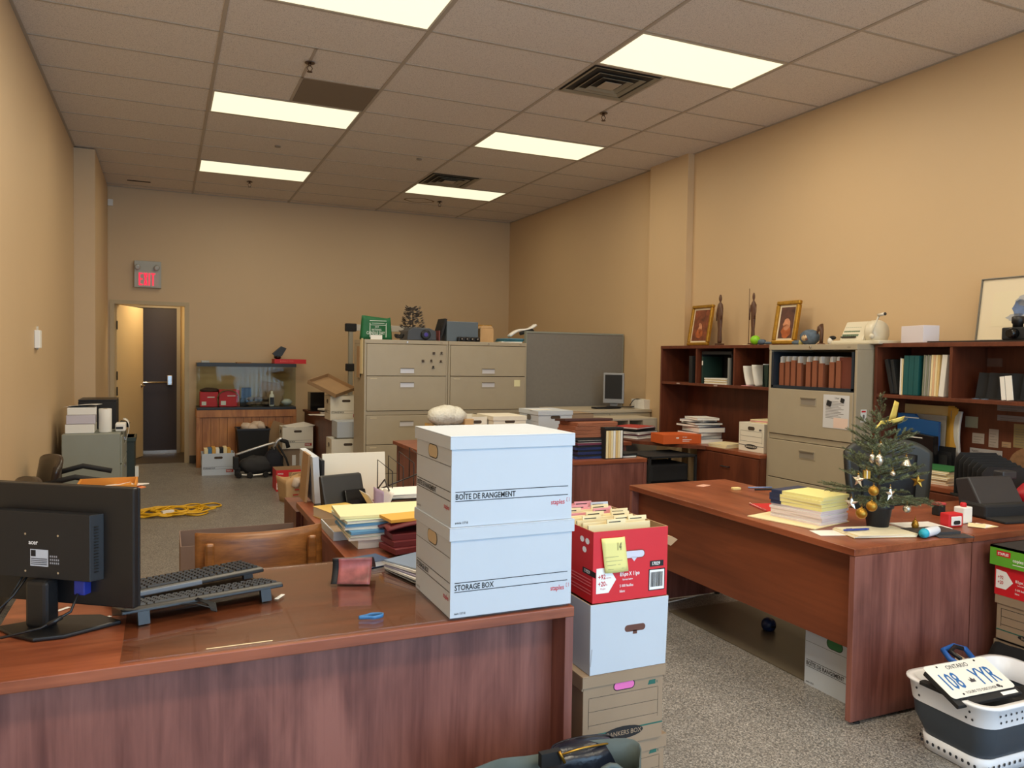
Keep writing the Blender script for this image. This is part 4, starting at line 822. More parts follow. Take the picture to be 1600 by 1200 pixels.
# keyboards
KEY = M('keycap', (34, 34, 38), .45)
def keyboard(label, p0, p1, z, dpt=.12, tilt=.07, palm=None, lift=.0):
    p0, p1 = Vector(p0), Vector(p1); L_ = .45; d = p1-p0; rz = math.atan2(d.y, d.x)
    t = thing('keyboard', label, 'keyboard', (p0.x, p0.y, z), rot=(tilt, lift, rz))
    MB().prism([(0, 0), (dpt, 0), (dpt, .028), (.012, .016), (0, .01)], 0, L_, BLK, 0).build('base', t, bevel=.003)
    for fx_ in (.04, .38): B(fx_, fx_+.03, .0, .015, -(.033 if tilt < -.2 else .012), .002, BLK).build('foot', t)
    def zt(y): return .016+.012*(y-.012)/(dpt-.012)
    for name, x0, n in (('key_block', .012, 15), ('number_pad', .365, 4), ('arrow_keys', .302, 3)):
        k = MB(); pitch = .019
        for r in range(6):
            y = .022+.0205*r+(.004 if r == 5 else 0)
            if name == 'arrow_keys' and r == 2: continue
            i = 0
            while i < n:
                ww = 5 if (r == 0 and name == 'key_block' and i == 4) else 1
                x = x0+i*pitch; k.frust(x+.0015, x+pitch*ww-.0015, y+.0012, y+.0175, zt(y)-.001, zt(y)+.006, -.0018, KEY); i += ww
        k.build(name, t)
    if palm: B(.015, .24, -.012, .006, .0, .014, M('palm_grey', (104, 112, 124), .4)).build('palm_strip', t, bevel=.003)
    return t
dd = Vector((.841, .541, 0))
keyboard('black keyboard lying nearest the front of the glass sheet, a coiled cable across it', FZ(190, 964, .757), FZ(440, 919, .757), GZ+.033, tilt=-.27)
keyboard('black keyboard with a grey palm strip, resting behind the other keyboard', FZ(185, 940, .75)+Vector((0, .015, 0)), FZ(408, 896, .75)+Vector((0, .015, 0)), GZ+.022, palm=True, tilt=-.16)
k = MB(); kc = FZ(316, 940, .762)
for i in range(7): k.tube([(kc.x-.04+.004*i, kc.y+.03-.002*i, .763), (kc.x-.012, kc.y+.0, .768+.001*i), (kc.x+.015+.003*i, kc.y-.03, .762), (kc.x+.022+.002*i, kc.y-.06-.002*i, .752)], .0018, BLM, 5)
k.tube([(kc.x-.055, kc.y-.015, .764), (kc.x-.02, kc.y-.02, .765), (kc.x+.03, kc.y-.055, .755)], .002, BLM, 5); k.build('keyboard_cable', label='coiled black keyboard cable tied across the nearer keyboard', cat='cable')
p = FZ(263, 939, .763); t = thing('usb_plug', 'small metal usb plug lying on the nearer keyboard', 'plug', (p.x, p.y, .7625), .3); B(-.012, .004, -.006, .006, 0, .006, M('plug_metal', (216, 206, 170), .3, .5)).build('plug', t); B(.004, .02, -.007, .007, -.001, .007, BLK).build('grip', t)
for i, (px, py, z, rz, lab) in enumerate(((437, 933, GZ, .5, 'white slip of paper on the glass beside the tip of the nearer keyboard'), (160, 967, DT, .1, 'white slip of paper on the bare cherry top beside the monitor foot'), (97, 953, DT, .3, 'pale folded slip of paper behind the monitor neck'))):
    p = FZ(px, py, z); B(-.024, .024, -.006, .006, .0006, .0014, WHT).build('paper_slip', loc=(p.x, p.y, z+.0005), rz=rz+.5, label=lab, cat='paper')
# blue rubber band
p = FZ(580, 966, GZ); pts = [(p.x+.03*math.cos(a)+.006*math.cos(3*a), p.y+.014*math.sin(a)+.004*math.sin(2*a), GZ+.006) for a in [i*math.tau/22 for i in range(22)]]
k = MB(); n = 22
for dz in (0,): k.add([(x, y, z-.005) for x, y, z in pts]+[(x, y, z+.005) for x, y, z in pts]+[(p.x+(x-p.x)*.93, p.y+(y-p.y)*.9, z-.005) for x, y, z in pts]+[(p.x+(x-p.x)*.93, p.y+(y-p.y)*.9, z+.005) for x, y, z in pts], [(i, (i+1) % n, n+(i+1) % n, n+i) for i in range(n)]+[(2*n+i, 3*n+i, 3*n+(i+1) % n, 2*n+(i+1) % n) for i in range(n)]+[(n+i, n+(i+1) % n, 3*n+(i+1) % n, 3*n+i) for i in range(n)]+[(i, 2*n+i, 2*n+(i+1) % n, (i+1) % n) for i in range(n)], M('rubber_blue', (58, 116, 168), .5), True)
k.build('rubber_band', label='blue rubber band lying on the glass sheet', cat='rubber band')
p = FZ(400, 1006, GZ); q = FZ(330, 1019, GZ)
B(0, (Vector(p)-Vector(q)).length+.05, -.004, .0, .0006, .0013, CRM).build('reflection_strip', loc=(q.x-.01, -2.812, GZ), rz=.0, label='long narrow cream strip drawn as reflected light along the front edge of the glass sheet', cat='paper')  # bright reflection at the glass front edge, modelled as a thin cream strip
# curled photographic leaflet
c0, c1_ = Vector((.150, -2.375, GZ)), Vector((.270, -2.425, GZ)); PH = M('leaflet_photo', (150, 84, 84), .35, var=.55, scale=16)
k = MB(); ud = (c1_-c0).normalized(); nd = Vector((-ud.y, ud.x, 0)); Lw = .125
k.sheet(lambda u, v: tuple(c0+ud*Lw*(.16+.84*u)+nd*(.03*math.sin(v*2.2)+.02*u*v)+UZ*(.003+.075*v)), 10, 10, PH, .0012)
k.sheet(lambda u, v: tuple(c0+ud*Lw*.16*u+nd*(.03*math.sin(v*2.2))+UZ*(.003+.075*v)), 2, 10, INK, .0012)
k.sheet(lambda u, v: tuple(c0+ud*Lw*u+nd*(.03*math.sin(2.2)+.02*u+.09*v)+UZ*(.078-.055*v*v)), 8, 6, M('leaflet_dark', (70, 62, 66), .3), .0012)
k.build('leaflet', label='curled glossy leaflet with a photograph, standing on the glass sheet', cat='leaflet')
for i, (w_, h_, c) in enumerate(((.2, .006, BLM), (.21, .006, WHT), (.2, .004, M('cover_lilac', (170, 166, 190), .4)), (.2, .008, WHT), (.19, .006, M('cover_blue_grey', (120, 140, 170), .4)))):
    fold('magazine', ['black', 'white', 'lilac', 'thick white', 'blue grey'][i]+' magazine in the heap behind the two storage boxes', 'magazine', (.49, -2.34+.012*i, GZ+.001+sum((.0075,)*i)), .23, .2-.01*i, h_, c, rz=.25+.05*i, edge=WHT)
fold('booklet', 'dark blue booklet behind the curled leaflet', 'booklet', (.31, -2.18, GZ+.001), .14, .1, .02, M('booklet_blue', (44, 70, 110), .4), rz=.3, edge=WHT)
# ---------- wooden chair tucked behind the near desk
t = thing('wooden_chair', 'oak chair with a curved backrest tucked behind the near desk', 'chair', (.01, -1.86, 0), .03)
cyb = .16; 
def arc(x): return cyb-.05+.75*x*x
k = MB(); k.sheet(lambda u, v: (-.235+.47*u, arc(-.235+.47*u)+.03*(v-.5), .575+(.20+.006*(2*u-1)**2)*v), 24, 6, OAK, .024); k.build('backrest', t, bevel=0)
for s in (-1, 1):
    MB().box(-.017, .017, -.014, .014, .30, .75, OAK).build('back_post', t, loc=(s*.19, arc(.19)-.034, 0), bevel=.009)
    B(-.018, .018, -.018, .018, 0, .46, OAK).build('leg', t, loc=(s*.19, arc(.19)-.034, 0), bevel=.004); B(-.018, .018, -.018, .018, 0, .44, OAK).build('leg', t, loc=(s*.19, .48, 0), bevel=.004)
MB().prism([(-.22, .16), (.22, .16), (.2, .50), (.0, .52), (-.2, .50)], .44, .47, OAK).build('seat', t, bevel=.006)
t = thing('carton', 'dull brown open carton on the floor behind the oak chair', 'carton', (.035, -1.25, 0)); k = MB(); TN3 = M('purple_brown_card', (128, 106, 96), .8, var=.04)
k.box(-.33, .33, -.17, -.165, 0, .62, TN3).box(-.33, .33, .165, .17, 0, .62, TN3).box(-.33, -.325, -.165, .165, 0, .62, TN3).box(.0, .005, -.0, .0, 0, .01, TN3).box(-.325, .33, -.165, .165, 0, .01, TN3); k.X = Matrix.Translation((0, 0, 0)); k.build('body', t)
t.location = (-.01, -1.05, 0); 
for c in [c for c in bpy.data.objects if c.parent == t]: c.scale = (.80, 1, 1.0)
# ---------- things heaped on the cluttered return
fold('book', 'thick paperback with a yellow cover on the corner of the cluttered return', 'book', (.40, -1.33, DT+.001), .17, .24, .045, M('book_yellow', (216, 180, 92), .45), rz=.25, edge=M('page_block', (206, 198, 180), .8))
t = thing('document_tray', 'shallow white cardboard tray on the cluttered return in front of the yellow book', 'tray', (.40, -1.62, DT+.001), .0)
MB().box(-.12, .22, -.14, -.135, 0, .035, WHC).box(-.12, -.115, -.135, .14, 0, .035, WHC).box(-.12, .22, .135, .14, 0, .035, TAN2).box(-.115, .22, -.135, .135, 0, .004, TAN2).build('tray', t)
cols = [WHT, M('pale_green_folder', (186, 200, 176), .6), M('sky_folder', (98, 152, 196), .6), WHT, M('sky_folder'), M('pale_green_folder'), M('pale_yellow_folder', (226, 220, 176), .7)]
nm = ['white', 'pale green', 'sky blue', 'white', 'sky blue', 'pale green', 'pale yellow']
for i, c in enumerate(cols):
    hh = .012; fold('file_folder', nm[i]+' file folder in the slanted pile on the cluttered return', 'folder', (.56-.004*i, -1.83+.008*i, DT+.037+.0125*i), .5, .24, hh, c, rz=.06*(i % 3-1), group=nm[i]+' folders in the slanted pile on the return', edge=WHT if i % 2 else None)
B(-.2, .2, -.1, .1, 0, .033, WHT).build('paper_box', loc=(.54, -1.82, DT+.001), rz=.02, label='flat white box beneath the slanted pile of folders', cat='box')
WAL = M('burgundy_wallet', (112, 40, 46), .6, var=.1); GE = M('gold_envelope', (222, 168, 66), .6)
for i in range(3): fold('file_wallet', 'burgundy file wallet in the low heap at the desk end of the return', 'wallet', (.56+.01*i, -2.02+.015*i, GZ+.008+.021*i), .28, .14, .02, WAL, rz=.2-.1*i, group='burgundy wallets at the desk end of the return')
k = MB(); k.sheet(lambda u, v: (.42+.3*u, -2.06+.16*v+.02*u, .80+.03*math.sin(u*2.5+.4)+.01*math.sin(v*6)), 14, 8, WAL, .006); k.build('file_wallet', label='limp burgundy wallet draped over the low heap at the desk end', cat='wallet')
fold('envelope', 'thick golden yellow envelope on the burgundy wallets', 'envelope', (.62, -1.96, .838), .38, .12, .012, GE, rz=.12)
fold('booklet', 'blue booklet beside the burgundy wallets behind the storage boxes', 'booklet', (.62, -2.16, GZ+.001), .16, .12, .03, NVY, rz=.4, edge=WHT)
# wire file rack, stacked letter trays with papers
WIR = M('wire_black', (44, 36, 32), .4, .3)
t = thing('wire_file_rack', 'black wire step file rack standing on the cluttered return', 'rack', (.60, -1.20, .815), 0)
g0 = Vector((0, 0, 0)); rb = Vector((.30, .12, .075))
for i in range(6):
    o = rb*(i/5.)
    pts = [o+Vector((0, 0, .0)), o+Vector((.0, 0, .15)), o+Vector((.055, -.07, .10)), o+Vector((.055, -.07, -.03))]
    MB().tube(pts, .0028, WIR, 6).build('divider', t)
MB().tube([Vector((-.01, 0, 0)), rb+Vector((.02, 0, .005))], .0035, WIR, 6).tube([Vector((.055-.01, -.07, -.03)), rb+Vector((.07, -.07, -.03))], .0035, WIR, 6).tube([Vector((-.01, 0, .005)), Vector((.045, -.07, -.03))], .003, WIR, 6).tube([rb+Vector((0, 0, 0)), rb+Vector((.055, -.07, -.03))], .003, WIR, 6).build('base_rails', t)
t = thing('letter_tray', 'black letter tray on end supports holding printed sheets', 'tray', (.60, -1.45, DT+.001), .04)
k = MB(); 
for x in (0, .26):
    for y in (0, .2): k.tube([(x, y, .0), (x, y, .115)], .004, WIR, 6)
k.tube([(0, 0, .115), (-.0, .1, .17), (0, .2, .115)], .004, WIR, 6).tube([(.26, 0, .115), (.26, .2, .115)], .004, WIR, 6).tube([(0, 0, .09), (.26, 0, .09), (.26, .2, .09), (0, .2, .09)], .004, WIR, 6, closed=True); k.build('wire_frame', t)
B(.0, .26, .0, .2, .04, .046, BLM).build('shelf', t); B(.0, .26, .0, .2, .088, .093, BLM).build('shelf', t)
for i in range(8): fold('printed_sheet', 'printed white sheet lying in the letter tray', 'paper', (.73, -1.345+.002*(i % 3), DT+.0955+.0025*i), .27, .2, .002, WHT, rz=.04*((i*7) % 5-2)/2, group='printed sheets in the letter tray', bevel=0)
for i, c in enumerate((RED, RED, M('dark_red', (120, 30, 34), .5), RED)): fold('red_folder', 'glossy red folder under the letter tray papers', 'folder', (.735, -1.345, DT+.003+.0095*i), .25, .19, .009, c, rz=.02*(i-1), group='red folders in the letter tray', edge=CRM if i == 2 else None)
# open booklet fanned upright at the tray end
k = MB()
for s, c in ((-.028, WHT), (0, M('lilac_page', (176, 156, 190), .6)), (.02, WHT)):
    k.sheet(lambda u, v: (.555+s*2*v*1.2-.01*u, -1.49+.14*u, DT+.01+.13*v-.02*abs(s)*40*v*v*.5), 4, 8, c, .0015)
k.build('open_booklet', label='white and lilac booklet fanned upright at the end of the letter tray', cat='booklet')
# black holder lying open, white mounts behind
t = thing('desk_organiser', 'black angular desk organiser leaning behind the yellow book', 'organiser', (.40, -1.12, DT+.001), .25)
k = MB().prism([(-.03, 0), (.035, .17), (.06, .17), (.03, 0)], -.12, .10, BLK, 0); k.build('body', t, bevel=.010)
MB().prism([(-.06, 0), (-.035, 0), (.0, .1), (-.02, .1)], -.02, .09, BLG, 0).build('flap', t, bevel=.004)
MB().box(-.12, .1, .03, .1, 0, .03, BLK).build('foot', t, bevel=.004)
t.location = (.46, -1.16, DT+.001); t.rotation_euler = (0, 0, .28)
for i, (px0, px1, py0, y, lab, c) in enumerate(((505, 603, 710, -.93, 'large off white board leaning upright at the end of the return', M('off_white_board', (228, 220, 200), .6)),)):
    a, b_ = FY(px0, 760, y), FY(px1, 760, y); zt = FY(px0, py0, y).z
    B(0, b_.x-a.x, 0, .02, 0, zt-DT, c).build('mount_board', loc=(a.x, y, DT+.001), rot=(-.12, 0, 0), label=lab, cat='board', bevel=.001)
    B(0, .03, -.05, .35, 0, zt-DT-.01, WHC).build('binder', loc=(a.x-.045, y+.02, DT+.001), label='white binder standing edge on beside the off white board', cat='binder', rot=(0, -.06, 0))
    B(0, .014, -.05, .35, 0, zt-DT-.03, BLM).build('binder', loc=(a.x-.012, y+.03, DT+.001), label='black binder standing between the white binder and the off white board', cat='binder')
    B(0, .012, -.02, .16, 0, .24, TAN).build('cardboard_divider', loc=(a.x-.085, y+.06, DT+.001), rot=(0, .08, 0), label='brown cardboard sheet standing beside the white binder', cat='cardboard')
t = thing('side_shelf', 'low dark shelf at the far end of the cluttered return, carrying binders', 'shelf', (.27, -.86, 0)); B(0, .56, 0, .42, 0, .67, WD).build('body', t)
# ---------- yellow extension cord on the floor
k = MB(); r0 = random.Random(11); YC = M('cord_yellow', (218, 168, 26), .45)
cc = FZ(268, 802, 0); pts = []
def loop(cx, cy, rx, ry, a0, n, dr, z): return [(cx+(rx+dr*math.sin(3*t+a0))*math.cos(t+a0), cy+(ry+dr*math.cos(2*t))*math.sin(t+a0), z+.008*math.sin(5*t)) for t in [i*math.tau/n for i in range(n)]]
for i in range(9):
    cx_ = cc.x-.22+.035*i*1.2; cy_ = cc.y+.03*math.sin(i*2.1); pts += loop(cx_, cy_, .20+.02*(i % 3), .15+.03*(i % 2), i*1.0, 16, .03, .016+.002*i)
p1 = FZ(345, 792, 0); pts += [(cc.x+.2, cc.y+.22, .012), (cc.x+.35, cc.y+.34, .01), (p1.x-.02, p1.y+.12, .01), (p1.x, p1.y, .01), (cc.x+.3, cc.y+.1, .01), (cc.x+.1, cc.y-.1, .012), (cc.x+.22, cc.y-.22, .01), (cc.x+.3, cc.y-.08, .01), (cc.x+.05, cc.y, .014)]
def smooth(P, n=4):
    out = []
    for i in range(len(P)-1):
        p0_, p1_, p2_, p3_ = [Vector(P[min(max(j, 0), len(P)-1)]) for j in (i-1, i, i+1, i+2)]
        for s in range(n):
            q = s/n; out.append(.5*((2*p1_)+(-p0_+p2_)*q+(2*p0_-5*p1_+4*p2_-p3_)*q*q+(-p0_+3*p1_-3*p2_+p3_)*q**3))
    return out+[Vector(P[-1])]
t = thing('extension_cord', 'coiled yellow extension cord on the open floor', 'cord', (0, 0, 0)); k.tube(smooth(pts), .0075, YC, 6); k.build('cord', t)
p = FZ(262, 801, .03); B(-.05, .05, -.02, .02, 0, .03, WHT).build('socket', t, loc=(p.x, p.y, .02), rz=.4)
# ---------- dark chairs by the exit side wall, orange carton
t = thing('tub_chair', 'dark brown vinyl chair against the exit side wall, mostly behind the monitor', 'chair', (-.88, 1.05, 0)); VN = M('dark_vinyl', (46, 36, 30), .28); 
k = MB(); k.sheet(lambda u, v: (-.2+.13*math.cos(u*math.pi*1.1-.6)*.6-.0+(.05*v), -.26+.52*u, .42+(.30+.06*math.sin(u*math.pi))*v), 16, 8, VN, .035); k.build('backrest', t)
B(-.16, .24, -.23, .23, .40, .46, VN).build('seat', t, bevel=.02)
for x in (-.12, .2):
    for y in (-.2, .2): MB().tube([(x, y, .4), (x*1.1, y*1.1, 0)], .012, BLM, 8).build('leg', t)
MB().tube([(-.14, -.25, .62), (.02, -.27, .66), (.2, -.25, .62)], .018, BLM, 8).build('armrest', t); MB().tube([(-.14, .25, .62), (.02, .27, .66), (.2, .25, .62)], .018, BLM, 8).build('armrest', t)
t2 = clone(t, (-.87, .02, 0), rz=.0, label='second dark brown vinyl chair along the exit side wall, nearly hidden by the monitor')
OC = M('orange_carton', (214, 140, 50), .6)
t, k = carton('carton', 'orange carton with papers in it, its edge showing beside the monitor', (-.66, .55, 0), .33, .34, .655, OC, th=.012, inner=OC); k.build('body', t)
for i in range(4): fold('envelope', 'orange and white envelope poking out of the orange carton', 'envelope', (-.64+.02*i, .52+.03*i, .58+.012*i), .24, .2, .006, [OC, WHT, M('salmon', (220, 130, 80), .6), WHT][i], rot=(.25-.1*i, -.25+.1*i, .3*i), group='envelopes in the orange carton')
# ---------- on the grey cabinet
cz = .776
for i in range(3): fold('paper_ream', ['bottom', 'middle', 'top'][i]+' ream in the white paper stack on the grey cabinet', 'paper', (-.985+.004*i, 2.66, cz+.001+[0, .078, .155][i]), .215, .28, [.075, .075, .06][i], [WHT, M('ream_grey', (196, 190, 200), .6), WHT][i], rz=.03*i, bevel=.004)
k = MB(); k.sheet(lambda u, v: (-1.105+.25*u+.02*v, 2.52+.3*v, cz+.222+.02*math.sin(u*2)-.012*v), 6, 6, WHT, .002); k.build('loose_paper', label='slipped white sheet on top of the paper stack on the grey cabinet', cat='paper')
t = thing('paper_roll', 'upright white roll of paper on the grey cabinet', 'roll', (-.80, 2.60, cz+.001)); MB().lathe([(.05, 0), (.05, .2)], WHT, 22).build('roll', t, bevel=.003); MB().lathe([(.018, .0), (.018, .201)], M('core_brown', (130, 106, 80), .8), 12).build('core', t)
t = thing('desktop_printer', 'black desktop printer at the back of the grey cabinet', 'printer', (-1.03, 2.90, cz+.0)); B(0, .30, 0, .4, 0, .25, BLM).build('body', t, bevel=.008); B(.30, .38, .08, .32, .1, .13, BLM).build('output_tray', t, rot=(0, .25, 0)); B(.0, .3, .0, .4, .25, .262, BLK).build('lid', t, bevel=.004)
t = thing('adding_machine', 'small white adding machine with a black window on the grey cabinet', 'machine', (-.725, 2.62, cz+.001)); B(0, .08, 0, .17, 0, .07, WHT).build('body', t, bevel=.01); B(.005, .06, -.002, .0, .02, .04, BLK).build('window', t)
k = MB(); k.sheet(lambda u, v: (-.70+.0+.05*math.sin(u*3)+.02, 2.9+.18*v, .86-.25*u*u+.0), 10, 2, WHT, .0015); k.build('paper_tape', label='white paper ribbon hanging over the edge of the grey cabinet', cat='paper')
B(0, .03, 0, .06, 0, .1, WHT).build('paper_tag', loc=(-.598, 3.5, .25), label='small white tag on the dark green bin', cat='tag')
# ================================================================== back of the room
def sbox(label, loc, w, d, h, title='STORAGE BOX', wall=None, rz=0, lidded=False, brand=True, hole=None):
    t = storage_box(label, loc, rz, w, d, h, title=title, item='item', lidded=lidded, detail=False, brand=None, hole=hole or M('hole_grey', (110, 104, 96), .8), wall=wall or M('white_cardboard_warm', (226, 220, 204), .7, var=.015, scale=3))
    b = [c for c in bpy.data.objects if c.parent == t and c.name.startswith('body')][0]
    if brand: MB().patch((w/2-.1, -d/2, h*.12), UX, UZ, .085, .035, M('brand_red', (168, 50, 44), .6), .0015).text('STAPLES', (w/2-.095, -d/2, h*.12+.01), UX, UZ, .015, WP_, .75, .02, .0022).build('brand_label', t)
    MB().slot(Vector((0, -d/2, h*.8)), UX, UZ, .09, .022, M('hole_dark'), .0014, INK).build('handle_slot', t)
    return t
p = FZ(316, 742, 0)
sbox('white storage box with books in it, on the floor in front of the aquarium stand', (.255, 5.2, 0), .37, .28, .262, wall=WHC)
for i, c in enumerate((CRM, M('book_blue', (60, 110, 150), .5), M('book_gold', (206, 156, 60), .5), WHT, BLM, CRM, M('book_gold'))):
    B(-.02, .02, -.1, .1, 0, .3+.008*(i % 3), c).build('book', loc=(.12+.043*i, 5.2, .01), label=['first cream book standing in the storage box before the aquarium', 'blue book standing in the storage box before the aquarium', 'golden book beside the blue one in the storage box before the aquarium', 'white book standing in the storage box before the aquarium', 'black book standing in the storage box before the aquarium', 'cream book next to the black one in the storage box before the aquarium', 'golden book at the stroller end of the storage box before the aquarium'][i], cat='book')
# bin with crumpled paper
t = thing('waste_bin', 'black square waste bin full of crumpled paper before the aquarium stand', 'bin', (.68, 5.45, 0)); k = MB().frust(-.15, .15, -.13, .13, 0, .52, .045, BLM, cap=False); k.frust(-.14, .14, -.12, .12, .01, .5, .045, BLM); k.build('body', t)
k = MB().box(-.2, .2, -.18, -.165, .51, .53, BLK).box(-.2, .2, .165, .18, .51, .53, BLK).box(-.2, -.185, -.165, .165, .51, .53, BLK).box(.185, .2, -.165, .165, .51, .53, BLK); k.build('rim', t)
for i, (x, y, r) in enumerate(((-.06, .0, .09), (.06, .04, .08), (0, -.05, .075), (.1, -.04, .06))): MB().ball((0, 0, 0), r, M('crumpled_paper', (206, 186, 166), .8), 12, (r, r*.9, r*.7), .5, i+9).build('crumpled_paper', loc=(.68+x, 5.45+y, .53+.02*(i % 2)), label='crumpled paper ball in the black waste bin', cat='paper', group='crumpled paper balls in the black bin')
B(-.2, .2, 0, .008, 0, .36, TAN).build('cardboard_piece', loc=(1.02, 5.62, .2), rot=(.1, .35, 0), label='slanting cardboard flap between the waste bin and the white box on a carton', cat='cardboard')
# folded stroller / walker
t = thing('stroller', 'folded black stroller with silver tubes lying before the waste bin', 'stroller', (.68, 4.85, 0)); SV = M('tube_silver', (196, 194, 190), .3, .6)
MB().tube(smooth([(-.25, -.05, .27), (-.1, -.06, .32), (.1, -.06, .38), (.2, -.05, .40)]), .014, SV, 8).build('frame_tube', t)
MB().tube(smooth([(.2, .02, .2), (.2, 0, .36), (.26, 0, .44), (.31, 0, .42)]), .02, SV, 8).build('handlebar', t); MB().tube([(.27, -.01, .43), (.34, 0, .40), (.36, 0, .33)], .026, BLM, 8).build('handle_grip', t)
MB().tube(smooth([(-.22, -.1, .04), (-.05, -.13, .03), (.14, -.12, .05)]), .011, SV, 8).build('frame_tube', t)
for x, z, dx in ((.16, .3, .1), (.2, .3, .15), (.24, .32, .2)): MB().tube([(x, -.02, z+.05), (x+.03+dx*.3, -.03, z-.12), (x+dx*.7, -.06, .03)], .012, BLM, 8).build('frame_tube', t)
MB().box(-.28, -.22, -.12, 0, .1, .25, BLM).box(-.26, -.2, -.1, 0, .02, .12, BLM).build('footrest', t, bevel=.01)
k = MB().ball((-.02, -.02, .14), .1, M('dark_mesh_fabric', (52, 52, 54), .85), 20, (.2, .11, .11), .22, 4).ball((.18, .0, .16), .1, M('navy_fabric', (28, 30, 40), .85), 16, (.12, .1, .16), .2, 6); k.build('fabric_seat', t)
for x, y in ((-.22, -.12), (-.1, -.16), (.08, -.15), (.2, -.1), (.26, .06)):
    k = MB(); k.X = Matrix.Rotation(math.pi/2, 4, 'X'); k.lathe([(.028, -.012), (.035, -.006), (.035, .006), (.028, .012)], BLM, 14); k.build('wheel', t, loc=(x, y, .036), rz=x*3)
# cartons before the dark table
t, k = carton('carton', 'brown shipping carton with white labels, under the white box before the dark table', (1.175, 5.22, 0), .38, .32, .29, TAN2)
k.patch((-.06, -.16, .08), UX, UZ, .045, .13, WHT).patch((.03, -.16, .05), UX, UZ, .09, .18, M('shipping_label', (206, 204, 198), .7))
for i in range(7): k.patch((.037, -.16, .07+.02*i), UX, UZ, .07, .006, M('label_grey', (120, 120, 120), .7), .0012)
k.patch((-.01, -.16, .02), UX, UZ, .03, .04, M('label_yellow', (206, 180, 50), .6)).box(-.19, .19, -.16, .16, .286, .29, TAN2); k.build('body', t)
sbox('white storage box with loose paper on top, resting on the labelled brown carton', (1.18, 5.2, .291), .37, .33, .27, title='STORAGE BOX')
for i in range(5): fold('loose_paper', 'loose sheet lying in the top of the box on the labelled carton', 'paper', (1.18+.01*i, 5.2, .535+.008*i), .3, .26, .004, WHT, rz=.08*i, rot=(.05*(i-2), .05*(2-i), .1*i), group='loose sheets in the box on the labelled carton')
t, k = carton('paper_carton', 'red paper carton with a white arrow print on the floor behind the paper bags', (.95, 3.84, 0), .40, .30, .225, RED)
k.patch((-.2, -.15, .0), UX, UZ, .13, .2, RED, .001).poly((-.195, -.15, .02), UX, UZ, [(0, 0), (.06, 0), (.09, .035), (.06, .07), (0, .07)], WP_, .002).patch((-.19, -.15, .045), UX, UZ, .04, .008, RINK, .003).text('STAPLES', (-.185, -.15, .18), UX, UZ, .014, WP_, .8, .02, .002).patch((-.07, -.15, .0), UX, UZ, .27, .2, TAN, .001); k.build('body', t)
# paper shopping bags
def paperbag(label, loc, rz, w, d, h, red=False):
    t = thing('paper_bag', label, 'bag', loc, rz); k = MB(); k.sheet(lambda u, v: ((w/2+.025*v)*max(-1, min(1, 1.5*math.cos(u*math.tau))), (d/2+.03*v)*max(-1, min(1, 1.5*math.sin(u*math.tau))), .005+h*v+.015*math.sin(u*19)*v), 36, 5, KRA, .002); k.box(-w/2, w/2, -d/2, d/2, 0, .004, KRA)
    RD = M('bag_print', (176, 62, 44), .7)
    for i in range(3): k.patch((-.05+.02*i, -d/2-.022, h*.3+.05*i), UX, UZ, .06-.012*i, .014, RD, .008)
    if red: k.patch((-w*.4, -d/2-.024, h*.45), UX, UZ, w*.3, .03, RD, .008).patch((-w*.4, -d/2-.024, h*.25), UX, UZ, w*.4, .04, WHT, .008)
    k.build('body', t); MB().tube([(-.07, -d/2-.01, h), (-.05, -d/2-.02, h+.06), (.05, -d/2-.02, h+.06), (.07, -d/2-.01, h)], .004, KRA, 6).build('handle', t); return t
paperbag('brown paper bag with a red print, standing on the floor before the red carton', (.83, 3.08, 0), .35, .2, .15, .24)
paperbag('second brown paper bag with a red and white patch, nearest the cluttered return', (1.06, 2.86, 0), -.1, .24, .18, .26, True)
for i in range(4): MB().ball((0, 0, 0), .05, M('crumpled_paper'), 10, None, .5, 20+i).build('crumpled_paper', loc=(.85+.08*i, 2.98-.03*i, .2+.01*i), label='crumpled wrapping paper in the mouth of the brown bags', cat='paper', group='crumpled wrapping paper in the brown bags')
# stack of white boxes left of the cabinets
sbox('white storage box with a tipped lid on the corner of the dark side table', (1.56, 4.18, .722), .36, .34, .275, title='STORAGE BOX')
k = MB().box(-.19, .19, -.2, .2, 0, .004, TAN).box(-.19, .19, -.2, -.196, 0, .045, TAN).box(-.19, .19, .196, .2, 0, .045, TAN).box(-.19, -.186, -.196, .196, 0, .045, TAN).box(.186, .19, -.196, .196, 0, .045, TAN)
k.build('box_lid', loc=(1.42, 4.18, 1.095), rot=(Matrix.Rotation(math.radians(24), 3, 'X') @ Matrix.Rotation(math.radians(8), 3, 'Y') @ Matrix.Rotation(.75, 3, 'Z')).to_euler(), label='brown cardboard lid propped open on the box at the corner of the dark side table', cat='lid')
sbox('white storage box handwritten in black, on the floor stack by the filing cabinets', (1.49, 3.72, .245), .36, .30, .31, title='STORAGE BOX')
bpy.data.objects[-1]
sbox('white storage box at the floor under the handwritten box by the filing cabinets', (1.50, 3.72, 0), .36, .30, .244, title='STORAGE BOX', brand=False)
t = thing('storage_box', 'white storage box turned on its side between the two boxes by the filing cabinets', 'box', (1.54, 3.82, .556)); k = MB().box(-.15, .17, -.15, .15, .0, .178, WHC)
k.patch((.02, -.15, 0), UX, UZ, .002, .178, INK).patch((.05, -.15, 0), UX, UZ, .002, .178, INK).patch((.09, -.15, .06), UX, UZ, .018, .08, RINK); k.build('body', t, bevel=.002)
p = Vector((-.02, -.151, .0))
MB().text('OFFICE', (1.41, 3.569, .43), UX, UZ, .03, M('marker_grey', (90, 90, 90), .7), .9).build('handwriting', label='faint handwriting on the white box by the filing cabinets', cat='writing')  if False else None
